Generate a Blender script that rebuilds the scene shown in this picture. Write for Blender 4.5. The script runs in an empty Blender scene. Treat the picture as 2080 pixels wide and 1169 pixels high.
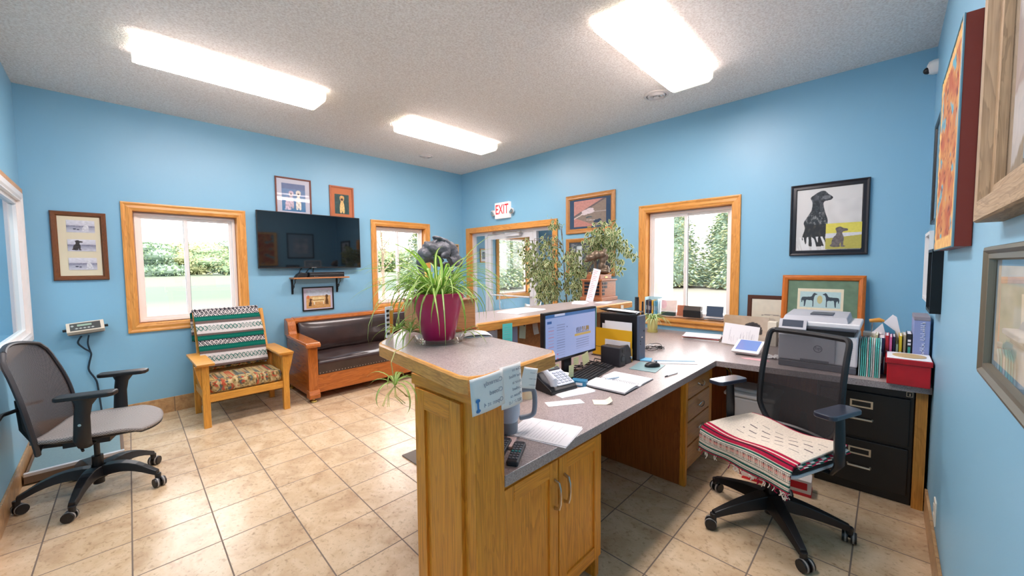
import bpy, bmesh, math, random
from math import sin, cos, pi, radians as R
from mathutils import Matrix, Vector, Euler, noise

scene = bpy.context.scene
COL = scene.collection

# ---------------------------------------------------------------- camera, world, exposure
CAM_H = 1.48
XB, YA, YC, XD, CEIL = 4.28, 5.327, -0.206, -0.494, 3.05
cd = bpy.data.cameras.new('camera'); cam = bpy.data.objects.new('camera', cd); COL.objects.link(cam)
cd.sensor_fit = 'HORIZONTAL'; cd.sensor_width = 36.0
cd.lens = 790.846 / 2080 * 36.0
cd.clip_start = 0.02; cd.clip_end = 400
_r = (0.694842, -0.719104, -0.009171); _u = (0.046849, 0.032535, 0.998372); _f = (0.717635, 0.694141, -0.056296)
cam.matrix_world = Matrix(((_r[0], _u[0], -_f[0], 0), (_r[1], _u[1], -_f[1], 0), (_r[2], _u[2], -_f[2], CAM_H), (0, 0, 0, 1)))
scene.camera = cam
SKY = 5.0
LAMP = 19.0
w = bpy.data.worlds.new('sky'); scene.world = w; w.use_nodes = True
bg = w.node_tree.nodes['Background']; bg.inputs[0].default_value = (1.0, 0.975, 0.985, 1); bg.inputs[1].default_value = SKY
scene.view_settings.view_transform = 'Standard'; scene.view_settings.look = 'None'
scene.view_settings.gamma = 1.0; scene.view_settings.exposure = 0.82; scene.view_settings.use_curve_mapping = False
cy = scene.cycles
cy.max_bounces = 10; cy.diffuse_bounces = 5; cy.glossy_bounces = 4; cy.transmission_bounces = 6; cy.transparent_max_bounces = 12
cy.sample_clamp_indirect = 12.0; cy.caustics_reflective = False; cy.caustics_refractive = False
cy.use_denoising = True

# ---------------------------------------------------------------- colours and materials
def L(r, g, b):
    f = lambda c: (c / 255 / 12.92) if c / 255 <= .04045 else ((c / 255 + .055) / 1.055) ** 2.4
    return (f(r), f(g), f(b), 1.0)
MATS = {}
class NT:
    """small node-tree writer"""
    def __init__(s, name):
        s.m = bpy.data.materials.new(name); s.m.use_nodes = True
        s.t = s.m.node_tree; s.b = s.t.nodes['Principled BSDF']; s.out = s.t.nodes['Material Output']
    def n(s, typ, **kw):
        nd = s.t.nodes.new(typ)
        for k, v in kw.items(): setattr(nd, k, v)
        return nd
    def l(s, a, b): s.t.links.new(a, b)
    def coord(s, scale=(1, 1, 1), rot=(0, 0, 0), loc=(0, 0, 0)):
        tc = s.n('ShaderNodeTexCoord'); mp = s.n('ShaderNodeMapping')
        mp.inputs['Scale'].default_value = scale; mp.inputs['Rotation'].default_value = rot; mp.inputs['Location'].default_value = loc
        s.l(tc.outputs['Object'], mp.inputs[0]); return mp.outputs[0]
    def noise(s, vec, scale, detail=2, rough=.5, dist=0):
        nz = s.n('ShaderNodeTexNoise'); nz.inputs['Scale'].default_value = scale; nz.inputs['Detail'].default_value = detail
        nz.inputs['Roughness'].default_value = rough; nz.inputs['Distortion'].default_value = dist
        s.l(vec, nz.inputs['Vector']); return nz.outputs['Fac']
    def ramp(s, fac, stops, const=False):
        rp = s.n('ShaderNodeValToRGB'); cr = rp.color_ramp
        if const: cr.interpolation = 'CONSTANT'
        while len(cr.elements) < len(stops): cr.elements.new(.5)
        for e, (p, c) in zip(cr.elements, stops): e.position = p; e.color = c
        s.l(fac, rp.inputs[0]); return rp.outputs[0]
    def bump(s, h, strength, dist=.01):
        b = s.n('ShaderNodeBump'); b.inputs['Strength'].default_value = strength; b.inputs['Distance'].default_value = dist
        s.l(h, b.inputs['Height']); s.l(b.outputs[0], s.b.inputs['Normal'])
    def mix(s, fac, a, b, mode='MIX'):
        m = s.n('ShaderNodeMix', data_type='RGBA', blend_type=mode)
        if isinstance(fac, float): m.inputs[0].default_value = fac
        else: s.l(fac, m.inputs[0])
        for i, v in ((6, a), (7, b)):
            if isinstance(v, tuple): m.inputs[i].default_value = v
            else: s.l(v, m.inputs[i])
        return m.outputs[2]
    def math(s, op, a, b=0.0):
        m = s.n('ShaderNodeMath', operation=op)
        for i, v in ((0, a), (1, b)):
            if isinstance(v, (int, float)): m.inputs[i].default_value = v
            else: s.l(v, m.inputs[i])
        return m.outputs[0]

def plain(name, rgb, rough=.5, metal=0.0, spec=.5, emit=0, nz=0.0, nscale=30, bump=0, bscale=200, sheen=0, coat=0, alpha=1):
    if name in MATS: return MATS[name]
    t = NT(name); c = L(*rgb)
    t.b.inputs['Base Color'].default_value = c; t.b.inputs['Roughness'].default_value = rough
    t.b.inputs['Metallic'].default_value = metal; t.b.inputs['Specular IOR Level'].default_value = spec
    if coat: t.b.inputs['Coat Weight'].default_value = coat; t.b.inputs['Coat Roughness'].default_value = .08
    v = t.coord()
    if nz:
        d = tuple(x * (1 - nz) for x in c[:3]) + (1,); u = tuple(min(1, x * (1 + nz)) for x in c[:3]) + (1,)
        t.l(t.ramp(t.noise(v, nscale, 3), [(.3, d), (.7, u)]), t.b.inputs['Base Color'])
    if bump: t.bump(t.noise(v, bscale, 2), bump, .002)
    if emit: t.b.inputs['Emission Color'].default_value = c; t.b.inputs['Emission Strength'].default_value = emit
    MATS[name] = t.m; return t.m

def wood(name, dark, light, axis, rough=.35, scale=1.0, coat=0.0):
    """procedural oak / mahogany: long cathedral grain along the given axis"""
    if name in MATS: return MATS[name]
    t = NT(name); s = [9 * scale] * 3; s[axis] = .9 * scale
    v = t.coord(tuple(s), loc=(.37, 1.3, .7))
    n1 = t.noise(v, 1.3, 3, .55, 1.2)
    ring = t.math('FRACT', t.math('MULTIPLY', n1, 9.0))
    s2 = [160 * scale] * 3; s2[axis] = 5 * scale
    fine = t.noise(t.coord(tuple(s2)), 1.0, 2, .6)
    dk, lt = L(*dark), L(*light); md = tuple((a * .45 + b * .55) for a, b in zip(dk, lt))
    base = t.ramp(ring, [(0, lt), (.55, tuple(a * .82 + b * .18 for a, b in zip(lt, dk))), (.9, md), (1, lt)])
    fr = t.ramp(fine, [(.35, (.72, .66, .58, 1)), (.6, (1, 1, 1, 1))])
    t.l(t.mix(.75, base, fr, 'MULTIPLY'), t.b.inputs['Base Color'])
    t.b.inputs['Roughness'].default_value = rough
    if coat: t.b.inputs['Coat Weight'].default_value = coat; t.b.inputs['Coat Roughness'].default_value = .12
    t.bump(fine, .08, .001)
    MATS[name] = t.m; return t.m

def attr_mat(name='painted', rough=.6, spec=.3, bump=0, bscale=600):
    if name in MATS: return MATS[name]
    t = NT(name); a = t.n('ShaderNodeAttribute', attribute_name='Col'); t.l(a.outputs['Color'], t.b.inputs['Base Color'])
    t.b.inputs['Roughness'].default_value = rough; t.b.inputs['Specular IOR Level'].default_value = spec
    if bump: t.bump(t.noise(t.coord(), bscale, 2), bump, .002)
    MATS[name] = t.m; return t.m

def glass_mat(name='window_glass', tint=(1, 1, 1, 1), ior=1.45, rough=.0, base=0.0):
    if name in MATS: return MATS[name]
    t = NT(name); t.t.nodes.remove(t.b)
    tr = t.n('ShaderNodeBsdfTransparent'); tr.inputs[0].default_value = tint
    gl = t.n('ShaderNodeBsdfGlossy'); gl.inputs['Roughness'].default_value = rough
    ge = t.n('ShaderNodeNewGeometry'); dp = t.n('ShaderNodeVectorMath', operation='DOT_PRODUCT'); t.l(ge.outputs['Normal'], dp.inputs[0]); t.l(ge.outputs['Incoming'], dp.inputs[1])
    f0 = ((ior - 1) / (ior + 1)) ** 2 * 1.6
    k = t.math('POWER', t.math('SUBTRACT', 1.0, t.math('ABSOLUTE', dp.outputs['Value'])), 5.0)
    fac = t.math('ADD', t.math('MULTIPLY', k, 1 - f0), f0 + base)
    mx = t.n('ShaderNodeMixShader'); t.l(fac, mx.inputs[0]); t.l(tr.outputs[0], mx.inputs[1]); t.l(gl.outputs[0], mx.inputs[2])
    t.l(mx.outputs[0], t.out.inputs[0]); MATS[name] = t.m; return t.m

OAK = {a: wood('oak_%s' % 'xyz'[a], (182, 112, 44), (230, 164, 84), a, .32) for a in range(3)}
CAB = {a: wood('cabinet_oak_%s' % 'xyz'[a], (180, 100, 22), (240, 158, 50), a, .35) for a in range(3)}
MIS = {a: wood('golden_oak_%s' % 'xyz'[a], (178, 112, 34), (222, 160, 66), a, .35, 1.3) for a in range(3)}
MAH = {a: wood('settle_wood_%s' % 'xyz'[a], (116, 52, 14), (192, 108, 38), a, .22, 1.0, .5) for a in range(3)}
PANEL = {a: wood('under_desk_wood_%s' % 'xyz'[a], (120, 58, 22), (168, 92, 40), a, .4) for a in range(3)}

def wpair(name, d, l_, r_=.35, sc=1.0): return (wood(name + '_x', d, l_, 0, r_, sc), wood(name + '_y', d, l_, 1, r_, sc))
def wall_paint(name, rgb, rough=.55):
    t = NT(name); c = L(*rgb); v = t.coord()
    t.b.inputs['Base Color'].default_value = c; t.b.inputs['Roughness'].default_value = rough; t.b.inputs['Specular IOR Level'].default_value = .55
    t.bump(t.noise(v, 180, 3, .6), .12, .002); return t.m
M_BLUE = wall_paint('blue_wall_paint', (132, 184, 212), .42)

def ceiling_mat():
    t = NT('popcorn_ceiling'); v = t.coord()
    n1 = t.noise(v, 75, 4, .65); 
    t.l(t.ramp(n1, [(.3, L(222, 214, 208)), (.62, L(252, 249, 246))]), t.b.inputs['Base Color'])
    t.b.inputs['Roughness'].default_value = .95; t.b.inputs['Specular IOR Level'].default_value = .1
    t.bump(n1, .9, .012); return t.m

def tile_mat():
    t = NT('ceramic_floor_tile'); tc = t.n('ShaderNodeTexCoord'); sp = t.n('ShaderNodeSeparateXYZ'); t.l(tc.outputs['Object'], sp.inputs[0])
    x, y = sp.outputs[0], sp.outputs[1]
    xs = t.math('SUBTRACT', t.math('SUBTRACT', x, t.math('MULTIPLY', t.math('SUBTRACT', y, 2.92), .0255)), .37)
    u = t.math('DIVIDE', xs, .350); v = t.math('DIVIDE', t.math('SUBTRACT', y, 2.92), .354)
    def edge(a, wdt):
        f = t.math('SUBTRACT', a, t.math('FLOOR', a)); d = t.math('MINIMUM', f, t.math('SUBTRACT', 1.0, f)); return t.math('LESS_THAN', d, wdt)
    gr = t.math('MAXIMUM', edge(u, .0095), edge(v, .0095))
    cb = t.n('ShaderNodeCombineXYZ'); t.l(t.math('FLOOR', u), cb.inputs[0]); t.l(t.math('FLOOR', v), cb.inputs[1])
    wn = t.n('ShaderNodeTexWhiteNoise', noise_dimensions='3D'); t.l(cb.outputs[0], wn.inputs[0])
    off = t.n('ShaderNodeVectorMath', operation='SCALE'); t.l(wn.outputs['Color'], off.inputs[0]); off.inputs[3].default_value = 9
    add = t.n('ShaderNodeVectorMath', operation='ADD'); t.l(tc.outputs['Object'], add.inputs[0]); t.l(off.outputs[0], add.inputs[1])
    mp = t.n('ShaderNodeMapping'); mp.inputs['Scale'].default_value = (1.2, 1.0, 1); mp.inputs['Rotation'].default_value = (0, 0, .7); t.l(add.outputs[0], mp.inputs[0])
    big = t.noise(mp.outputs[0], 4.5, 5, .62, .6); fine = t.noise(mp.outputs[0], 38, 4, .7, .3)
    c1 = t.ramp(big, [(.25, L(188, 156, 122)), (.5, L(214, 187, 152)), (.75, L(230, 207, 176))])
    c2 = t.ramp(fine, [(.28, L(150, 130, 108)), (.46, (1, 1, 1, 1))])
    col = t.mix(.55, c1, c2, 'MULTIPLY')
    hv = t.ramp(wn.outputs['Value'], [(0, (.93, .92, .91, 1)), (1, (1, 1, 1, 1))]); col = t.mix(1.0, col, hv, 'MULTIPLY')
    t.l(t.mix(gr, col, L(120, 104, 92)), t.b.inputs['Base Color'])
    rr = t.n('ShaderNodeMix', data_type='FLOAT'); t.l(gr, rr.inputs[0]); rr.inputs[2].default_value = .26; rr.inputs[3].default_value = .85
    t.l(rr.outputs[0], t.b.inputs['Roughness'])
    t.bump(t.math('SUBTRACT', t.math('MULTIPLY', fine, .12), gr), .35, .003); return t.m

def base_tile_mat(name, axis):
    t = NT(name); tc = t.n('ShaderNodeTexCoord'); sp = t.n('ShaderNodeSeparateXYZ'); t.l(tc.outputs['Object'], sp.inputs[0])
    u = t.math('DIVIDE', t.math('SUBTRACT', sp.outputs[axis], .06), .352); f = t.math('SUBTRACT', u, t.math('FLOOR', u))
    gr = t.math('LESS_THAN', f, .016); fine = t.noise(t.coord(), 22, 5, .65, .4)
    c = t.ramp(fine, [(.25, L(150, 112, 76)), (.5, L(190, 148, 102)), (.75, L(208, 170, 126))])
    t.l(t.mix(gr, c, L(110, 92, 78)), t.b.inputs['Base Color']); t.b.inputs['Roughness'].default_value = .35; return t.m

def laminate_mat():
    t = NT('speckled_laminate'); v = t.coord()
    a = t.noise(v, 240, 3, .8); b = t.noise(v, 90, 3, .7)
    c = t.ramp(a, [(.32, L(110, 98, 96)), (.47, L(164, 150, 147)), (.62, L(190, 178, 176))])
    d = t.ramp(b, [(.35, (.86, .84, .84, 1)), (.6, (1, 1, 1, 1))])
    t.l(t.mix(1.0, c, d, 'MULTIPLY'), t.b.inputs['Base Color']); t.b.inputs['Roughness'].default_value = .3; return t.m
M_LAM = laminate_mat()

M_WHITE = plain('white_plastic', (232, 231, 230), .4)
M_VINYL = plain('window_vinyl', (238, 234, 232), .35)
M_PAPER = plain('white_paper', (236, 236, 240), .8, spec=.2)
M_BLACK = plain('black_plastic', (24, 24, 27), .4)
M_BLACKM = plain('black_metal', (20, 20, 22), .35, .3)
M_DARK = plain('charcoal_plastic', (42, 42, 48), .45)
M_CHROME = plain('brushed_chrome', (205, 200, 192), .25, 1.0)
M_ALU = plain('anodised_aluminium', (214, 214, 218), .4, .25)
M_GLASS = glass_mat()
M_PICGLASS = glass_mat('picture_glass', (1, 1, 1, 1), 1.3, .01)
M_PAINT = attr_mat()
M_PRINT = attr_mat('printed_paper', .55, .35)
M_CLOTH = attr_mat('woven_cloth', .95, .1, .5, 900)

# ---------------------------------------------------------------- mesh builder
class MB:
    def __init__(s, mat=None, T=None):
        s.v = []; s.f = []; s.mi = []; s.mats = []; s.cur = 0; s.T = T or Matrix(); s.col = []; s.hascol = False
        if mat: s.use(mat)
    def use(s, mat):
        if mat not in s.mats: s.mats.append(mat)
        s.cur = s.mats.index(mat); return s
    def at(s, loc=(0, 0, 0), rot=(0, 0, 0), scale=(1, 1, 1)):
        s.T = Matrix.LocRotScale(Vector(loc), Euler(rot), Vector(scale)); return s
    def add(s, vs, fs, cols=None):
        n = len(s.v)
        for i, p in enumerate(vs):
            s.v.append(tuple(s.T @ Vector(p))); s.col.append(cols[i] if cols else (1, 1, 1, 1))
        if cols: s.hascol = True
        for f in fs: s.f.append(tuple(n + i for i in f)); s.mi.append(s.cur)
        return s
    def box(s, x0, y0, z0, x1, y1, z1):
        x0, x1 = min(x0, x1), max(x0, x1); y0, y1 = min(y0, y1), max(y0, y1); z0, z1 = min(z0, z1), max(z0, z1)
        return s.add([(x0, y0, z0), (x1, y0, z0), (x1, y1, z0), (x0, y1, z0), (x0, y0, z1), (x1, y0, z1), (x1, y1, z1), (x0, y1, z1)],
                     [(0, 3, 2, 1), (4, 5, 6, 7), (0, 1, 5, 4), (1, 2, 6, 5), (2, 3, 7, 6), (3, 0, 4, 7)])
    def cbox(s, c, d): return s.box(c[0] - d[0] / 2, c[1] - d[1] / 2, c[2] - d[2] / 2, c[0] + d[0] / 2, c[1] + d[1] / 2, c[2] + d[2] / 2)
    def rbox(s, c, d, rot):
        T = s.T; s.T = T @ Matrix.LocRotScale(Vector(c), Euler(rot), None); s.cbox((0, 0, 0), d); s.T = T; return s
    def prism(s, poly, z0, z1, axis=2):
        n = len(poly); P = (lambda a, b, c: (a, b, c)) if axis == 2 else ((lambda a, b, c: (c, a, b)) if axis == 0 else (lambda a, b, c: (b, c, a)))
        vs = [P(x, y, z0) for x, y in poly] + [P(x, y, z1) for x, y in poly]
        fs = [tuple(reversed(range(n))), tuple(range(n, 2 * n))] + [(i, (i + 1) % n, n + (i + 1) % n, n + i) for i in range(n)]
        return s.add(vs, fs)
    def ngon(s, pts): return s.add(pts, [tuple(range(len(pts)))])
    def tube(s, pts, r, n=8, caps=True, flat=1.0):
        pts = [Vector(p) for p in pts]; m = len(pts); rs = r if isinstance(r, (list, tuple)) else [r] * m
        vs = []; up = None
        for i, p in enumerate(pts):
            d = (pts[min(i + 1, m - 1)] - pts[max(i - 1, 0)]); d = d.normalized() if d.length > 1e-9 else Vector((0, 0, 1))
            if up is None: up = Vector((0, 0, 1)) if abs(d.z) < .9 else Vector((1, 0, 0))
            a = d.cross(up); a = a.normalized() if a.length > 1e-6 else d.orthogonal().normalized(); b = a.cross(d).normalized(); up = b
            for k in range(n):
                t = 2 * pi * k / n; vs.append(tuple(p + a * cos(t) * rs[i] + b * sin(t) * rs[i] * flat))
        fs = [(i * n + k, i * n + (k + 1) % n, (i + 1) * n + (k + 1) % n, (i + 1) * n + k) for i in range(m - 1) for k in range(n)]
        if caps: fs += [tuple(reversed(range(n))), tuple(range((m - 1) * n, m * n))]
        return s.add(vs, fs)
    def cyl(s, p, q, r, r2=None, n=16): return s.tube([p, q], [r, r if r2 is None else r2], n)
    def lathe(s, prof, n=24, c=(0, 0, 0), caps=True):
        m = len(prof); vs = [(c[0] + r * cos(2 * pi * k / n), c[1] + r * sin(2 * pi * k / n), c[2] + z) for r, z in prof for k in range(n)]
        fs = [(i * n + k, i * n + (k + 1) % n, (i + 1) * n + (k + 1) % n, (i + 1) * n + k) for i in range(m - 1) for k in range(n)]
        if caps: fs += [tuple(reversed(range(n))), tuple(range((m - 1) * n, m * n))]
        return s.add(vs, fs)
    def ell(s, c, r, nu=16, nv=10, rot=(0, 0, 0)):
        T = s.T; s.T = T @ Matrix.LocRotScale(Vector(c), Euler(rot), Vector(r if isinstance(r, (tuple, list)) else (r, r, r)))
        prof = [(max(sin(pi * i / nv), 1e-3), -cos(pi * i / nv)) for i in range(nv + 1)]; s.lathe(prof, nu); s.T = T; return s
    def sheet(s, fn, nu, nv, cf=None):
        vs = []; cs = []
        for j in range(nv + 1):
            for i in range(nu + 1):
                u, v = i / nu, j / nv; vs.append(fn(u, v))
                if cf: c = cf(u, v); cs.append(tuple(c[:3]) + (1,))
        fs = [(j * (nu + 1) + i, j * (nu + 1) + i + 1, (j + 1) * (nu + 1) + i + 1, (j + 1) * (nu + 1) + i) for j in range(nv) for i in range(nu)]
        return s.add(vs, fs, cs or None)
    def ring(s, x0, y0, x1, y1, prof, vert=None):
        """picture-frame moulding: profile of (inset, height) points swept round a rectangle"""
        vs = []
        for d, z in prof: vs += [(x0 + d, y0 + d, z), (x1 - d, y0 + d, z), (x1 - d, y1 - d, z), (x0 + d, y1 - d, z)]
        m = len(prof); fs = [(i * 4 + k, i * 4 + (k + 1) % 4, (i + 1) * 4 + (k + 1) % 4, (i + 1) * 4 + k) for i in range(m - 1) for k in range(4)]
        if not vert: return s.add(vs, fs)
        h_ = s.mats[s.cur]; s.add(vs, [f for i, f in enumerate(fs) if i % 4 in (0, 2)]); s.use(vert); s.add(vs, [f for i, f in enumerate(fs) if i % 4 in (1, 3)]); return s.use(h_)
    def build(s, name, parent=None, smooth=False, bevel=0, seg=2, solid=0, sub=0, world=True, angle=40, stuff=None, label=None, remesh=0):
        me = bpy.data.meshes.new(name); me.from_pydata(s.v, [], s.f)
        for m in s.mats: me.materials.append(m)
        me.polygons.foreach_set('material_index', s.mi)
        if s.hascol:
            a = me.color_attributes.new('Col', 'FLOAT_COLOR', 'POINT'); flat = []
            for c in s.col: flat += c
            a.data.foreach_set('color', flat)
        me.update()
        if smooth:
            me.shade_smooth()
            me.set_sharp_from_angle(angle=R(angle))
        o = bpy.data.objects.new(name, me); COL.objects.link(o)
        if parent:
            o.parent = parent
            if world and parent.parent is None: o.matrix_parent_inverse = parent.matrix_basis.inverted()
        if remesh:
            r = o.modifiers.new('r', 'REMESH'); r.mode = 'VOXEL'; r.voxel_size = remesh; r.use_smooth_shade = True
            q = o.modifiers.new('s', 'SMOOTH'); q.factor = .6; q.iterations = 3
        if bevel:
            b = o.modifiers.new('b', 'BEVEL'); b.width = bevel; b.segments = seg; b.limit_method = 'ANGLE'; b.angle_limit = R(35)
        if solid:
            q = o.modifiers.new('t', 'SOLIDIFY'); q.thickness = solid; q.offset = 0
        if sub:
            q = o.modifiers.new('u', 'SUBSURF'); q.levels = sub; q.render_levels = sub
        if label: o['label'] = label
        return o

def curve_pts(pts, k=5):
    P = [Vector(p) for p in pts]; out = []; n = len(P)
    for i in range(n - 1):
        p0, p1, p2, p3 = P[max(i - 1, 0)], P[i], P[i + 1], P[min(i + 2, n - 1)]
        for q in range(k):
            t = q / k; out.append(tuple(.5 * ((2 * p1) + (p2 - p0) * t + (2 * p0 - 5 * p1 + 4 * p2 - p3) * t * t + (3 * p1 - p0 - 3 * p2 + p3) * t ** 3)))
    return out + [tuple(P[-1])]
def tag(o, label, cat, group=None, kind=None):
    o['label'] = label; o['category'] = cat
    if group: o['group'] = group
    if kind: o['kind'] = kind
    return o
def thing(name, label, cat, loc=(0, 0, 0), rz=0.0, group=None, mat=None):
    o = bpy.data.objects.new(name, None); COL.objects.link(o); o.empty_display_size = .05
    o.matrix_basis = mat if mat is not None else Matrix.Translation(Vector(loc)) @ Matrix.Rotation(rz, 4, 'Z')
    return tag(o, label, cat, group)
def struct(name, loc=(0, 0, 0), mat=None):
    o = bpy.data.objects.new(name, None); COL.objects.link(o); o['kind'] = 'structure'
    o.matrix_basis = mat if mat is not None else Matrix.Translation(Vector(loc)); return o
def lt(root):  # part built in the root's local frame
    return dict(parent=root, world=False)
def text(s, size, name, parent, mat, T, align='CENTER', ext=.0006, mirror=False, world=True, bold=0):
    cu = bpy.data.curves.new(name, 'FONT'); cu.body = s; cu.size = size; cu.align_x = align; cu.align_y = 'CENTER'; cu.extrude = ext; cu.offset = bold
    cu.materials.append(mat); o = bpy.data.objects.new(name, cu); COL.objects.link(o)
    if parent:
        o.parent = parent
        if world and parent.parent is None: o.matrix_parent_inverse = parent.matrix_basis.inverted()
    bpy.context.view_layer.update(); ev = o.evaluated_get(bpy.context.evaluated_depsgraph_get()); me = bpy.data.meshes.new_from_object(ev)
    q = bpy.data.objects.new(name, me); q.parent = o.parent; q.matrix_parent_inverse = o.matrix_parent_inverse.copy(); bpy.data.objects.remove(o); q.name = name; COL.objects.link(q)
    q.matrix_basis = T @ Matrix.Diagonal((-1 if mirror else 1, 1, 1, 1)); return q
def frame4(o, x, y, z):
    return Matrix(((x[0], y[0], z[0], o[0]), (x[1], y[1], z[1], o[1]), (x[2], y[2], z[2], o[2]), (0, 0, 0, 1)))
def WA(x, z, d=0.0): return frame4((x, YA - d, z), (1, 0, 0), (0, 0, 1), (0, -1, 0))
def WB(y, z, d=0.0): return frame4((XB - d, y, z), (0, -1, 0), (0, 0, 1), (-1, 0, 0))
def WC(x, z, d=0.0): return frame4((x, YC + d, z), (-1, 0, 0), (0, 0, 1), (0, 1, 0))
def WD(y, z, d=0.0): return frame4((XD + d, y, z), (0, 1, 0), (0, 0, 1), (1, 0, 0))

# ---------------------------------------------------------------- shell
def holed(name, u0, u1, w0, w1, holes, place, mat):
    """a wall slab with rectangular openings; place(u, depth, w) gives the world point"""
    us = sorted({u0, u1, *[h[0] for h in holes], *[h[1] for h in holes]}); ws = sorted({w0, w1, *[h[2] for h in holes], *[h[3] for h in holes]})
    inside = lambda u, w_: any(h[0] < u < h[1] and h[2] < w_ < h[3] for h in holes)
    solid = lambda i, j: 0 <= i < len(us) - 1 and 0 <= j < len(ws) - 1 and not inside((us[i] + us[i + 1]) / 2, (ws[j] + ws[j + 1]) / 2)
    b = MB(mat); T = .15
    for i in range(len(us) - 1):
        for j in range(len(ws) - 1):
            if not solid(i, j): continue
            a, c, e, g = us[i], us[i + 1], ws[j], ws[j + 1]
            b.ngon([place(a, 0, e), place(c, 0, e), place(c, 0, g), place(a, 0, g)])
            b.ngon([place(a, T, e), place(a, T, g), place(c, T, g), place(c, T, e)])
            if not solid(i - 1, j): b.ngon([place(a, 0, e), place(a, 0, g), place(a, T, g), place(a, T, e)])
            if not solid(i + 1, j): b.ngon([place(c, 0, e), place(c, T, e), place(c, T, g), place(c, 0, g)])
            if not solid(i, j - 1): b.ngon([place(a, 0, e), place(a, T, e), place(c, T, e), place(c, 0, e)])
            if not solid(i, j + 1): b.ngon([place(a, 0, g), place(c, 0, g), place(c, T, g), place(a, T, g)])
    o = b.build(name); o['kind'] = 'structure'; return o
VX1 = 6.35   # far wall of the entrance vestibule
W1 = (.185, 1.035, .937, 2.055); W2 = (2.70, 3.53, .935, 2.08); WV = (5.16, 6.02, .93, 2.02)
W3 = (1.125, 2.005, .885, 2.07); DR = (3.345, 5.12, 0.0, 2.035)
holed('wall_back_left', XD - .15, VX1 + .15, 0, CEIL, [W1, W2, WV], lambda u, d, z: (u, YA + d, z), M_BLUE)
holed('wall_back_right', YC - .15, YA, 0, CEIL, [W3, DR], lambda u, d, z: (XB + d, u, z), M_BLUE)
holed('wall_right', XD - .15, XB, 0, CEIL, [], lambda u, d, z: (u, YC - d, z), M_BLUE)
WDH = (3.45, 5.19, .95, 2.06)
holed('wall_left', YC, YA, 0, CEIL, [WDH], lambda u, d, z: (XD - d, u, z), M_BLUE)
b = MB(tile_mat()); b.box(XD - .15, YC - .15, -.1, VX1 + .15, YA + .15, 0); o = b.build('floor'); o['kind'] = 'structure'
b = MB(ceiling_mat()); b.box(XD - .15, YC - .15, CEIL, VX1 + .15, YA + .15, CEIL + .12); o = b.build('ceiling'); o['kind'] = 'structure'
# entrance vestibule beyond the glazed door
holed('wall_vestibule_side', XB + .15, VX1 + .15, 0, CEIL, [], lambda u, d, z: (u, 2.75 - d, z), M_BLUE)
holed('wall_vestibule_front', 2.75, YA, 0, CEIL, [(3.5, 4.6, 0, 2.1)], lambda u, d, z: (VX1 + d, u, z), M_BLUE)
o = MB(plain('white_siding', (236, 236, 234), .6)).box(XB + .16, 2.575, -.25, VX1 + .17, 2.598, CEIL + .2).box(VX1 + .152, 2.6, -.25, VX1 + .17, 3.5, CEIL + .2).build('wall_exterior_siding'); o['kind'] = 'structure'
# the neighbouring room seen through the interior window
M_NB = wall_paint('pale_blue_paint', (150, 200, 220), .5)
b = MB(M_NB); x0, x1 = XD - 1.75, XD - .15
b.box(x0 - .1, 2.6, 0, x0, 5.8, CEIL); b.box(x0, 2.5, 0, x1, 2.6, CEIL); b.box(x0, 5.8, 0, x1, 5.9, CEIL); b.box(x0, 2.6, CEIL, x1, 5.8, CEIL + .1); b.box(x0, 2.6, -.1, x1, 5.8, 0)
o = b.build('wall_next_room'); o['kind'] = 'structure'
BT = [base_tile_mat('base_tile_x', 0), base_tile_mat('base_tile_y', 1)]
for nm, mt, bx in (('baseboard_back_left', BT[0], (XD, YA - .012, 0, XB, YA, .155)), ('baseboard_left', BT[1], (XD, YC, 0, XD + .012, YA - .012, .155)),
                   ('baseboard_right', BT[0], (XD + .012, YC, 0, 3.27, YC + .012, .155)), ('baseboard_back_right', BT[1], (XB - .012, 2.1, 0, XB, 3.26, .155))):
    o = MB(mt).box(*bx).build(nm, bevel=.002); o['kind'] = 'structure'

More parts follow.
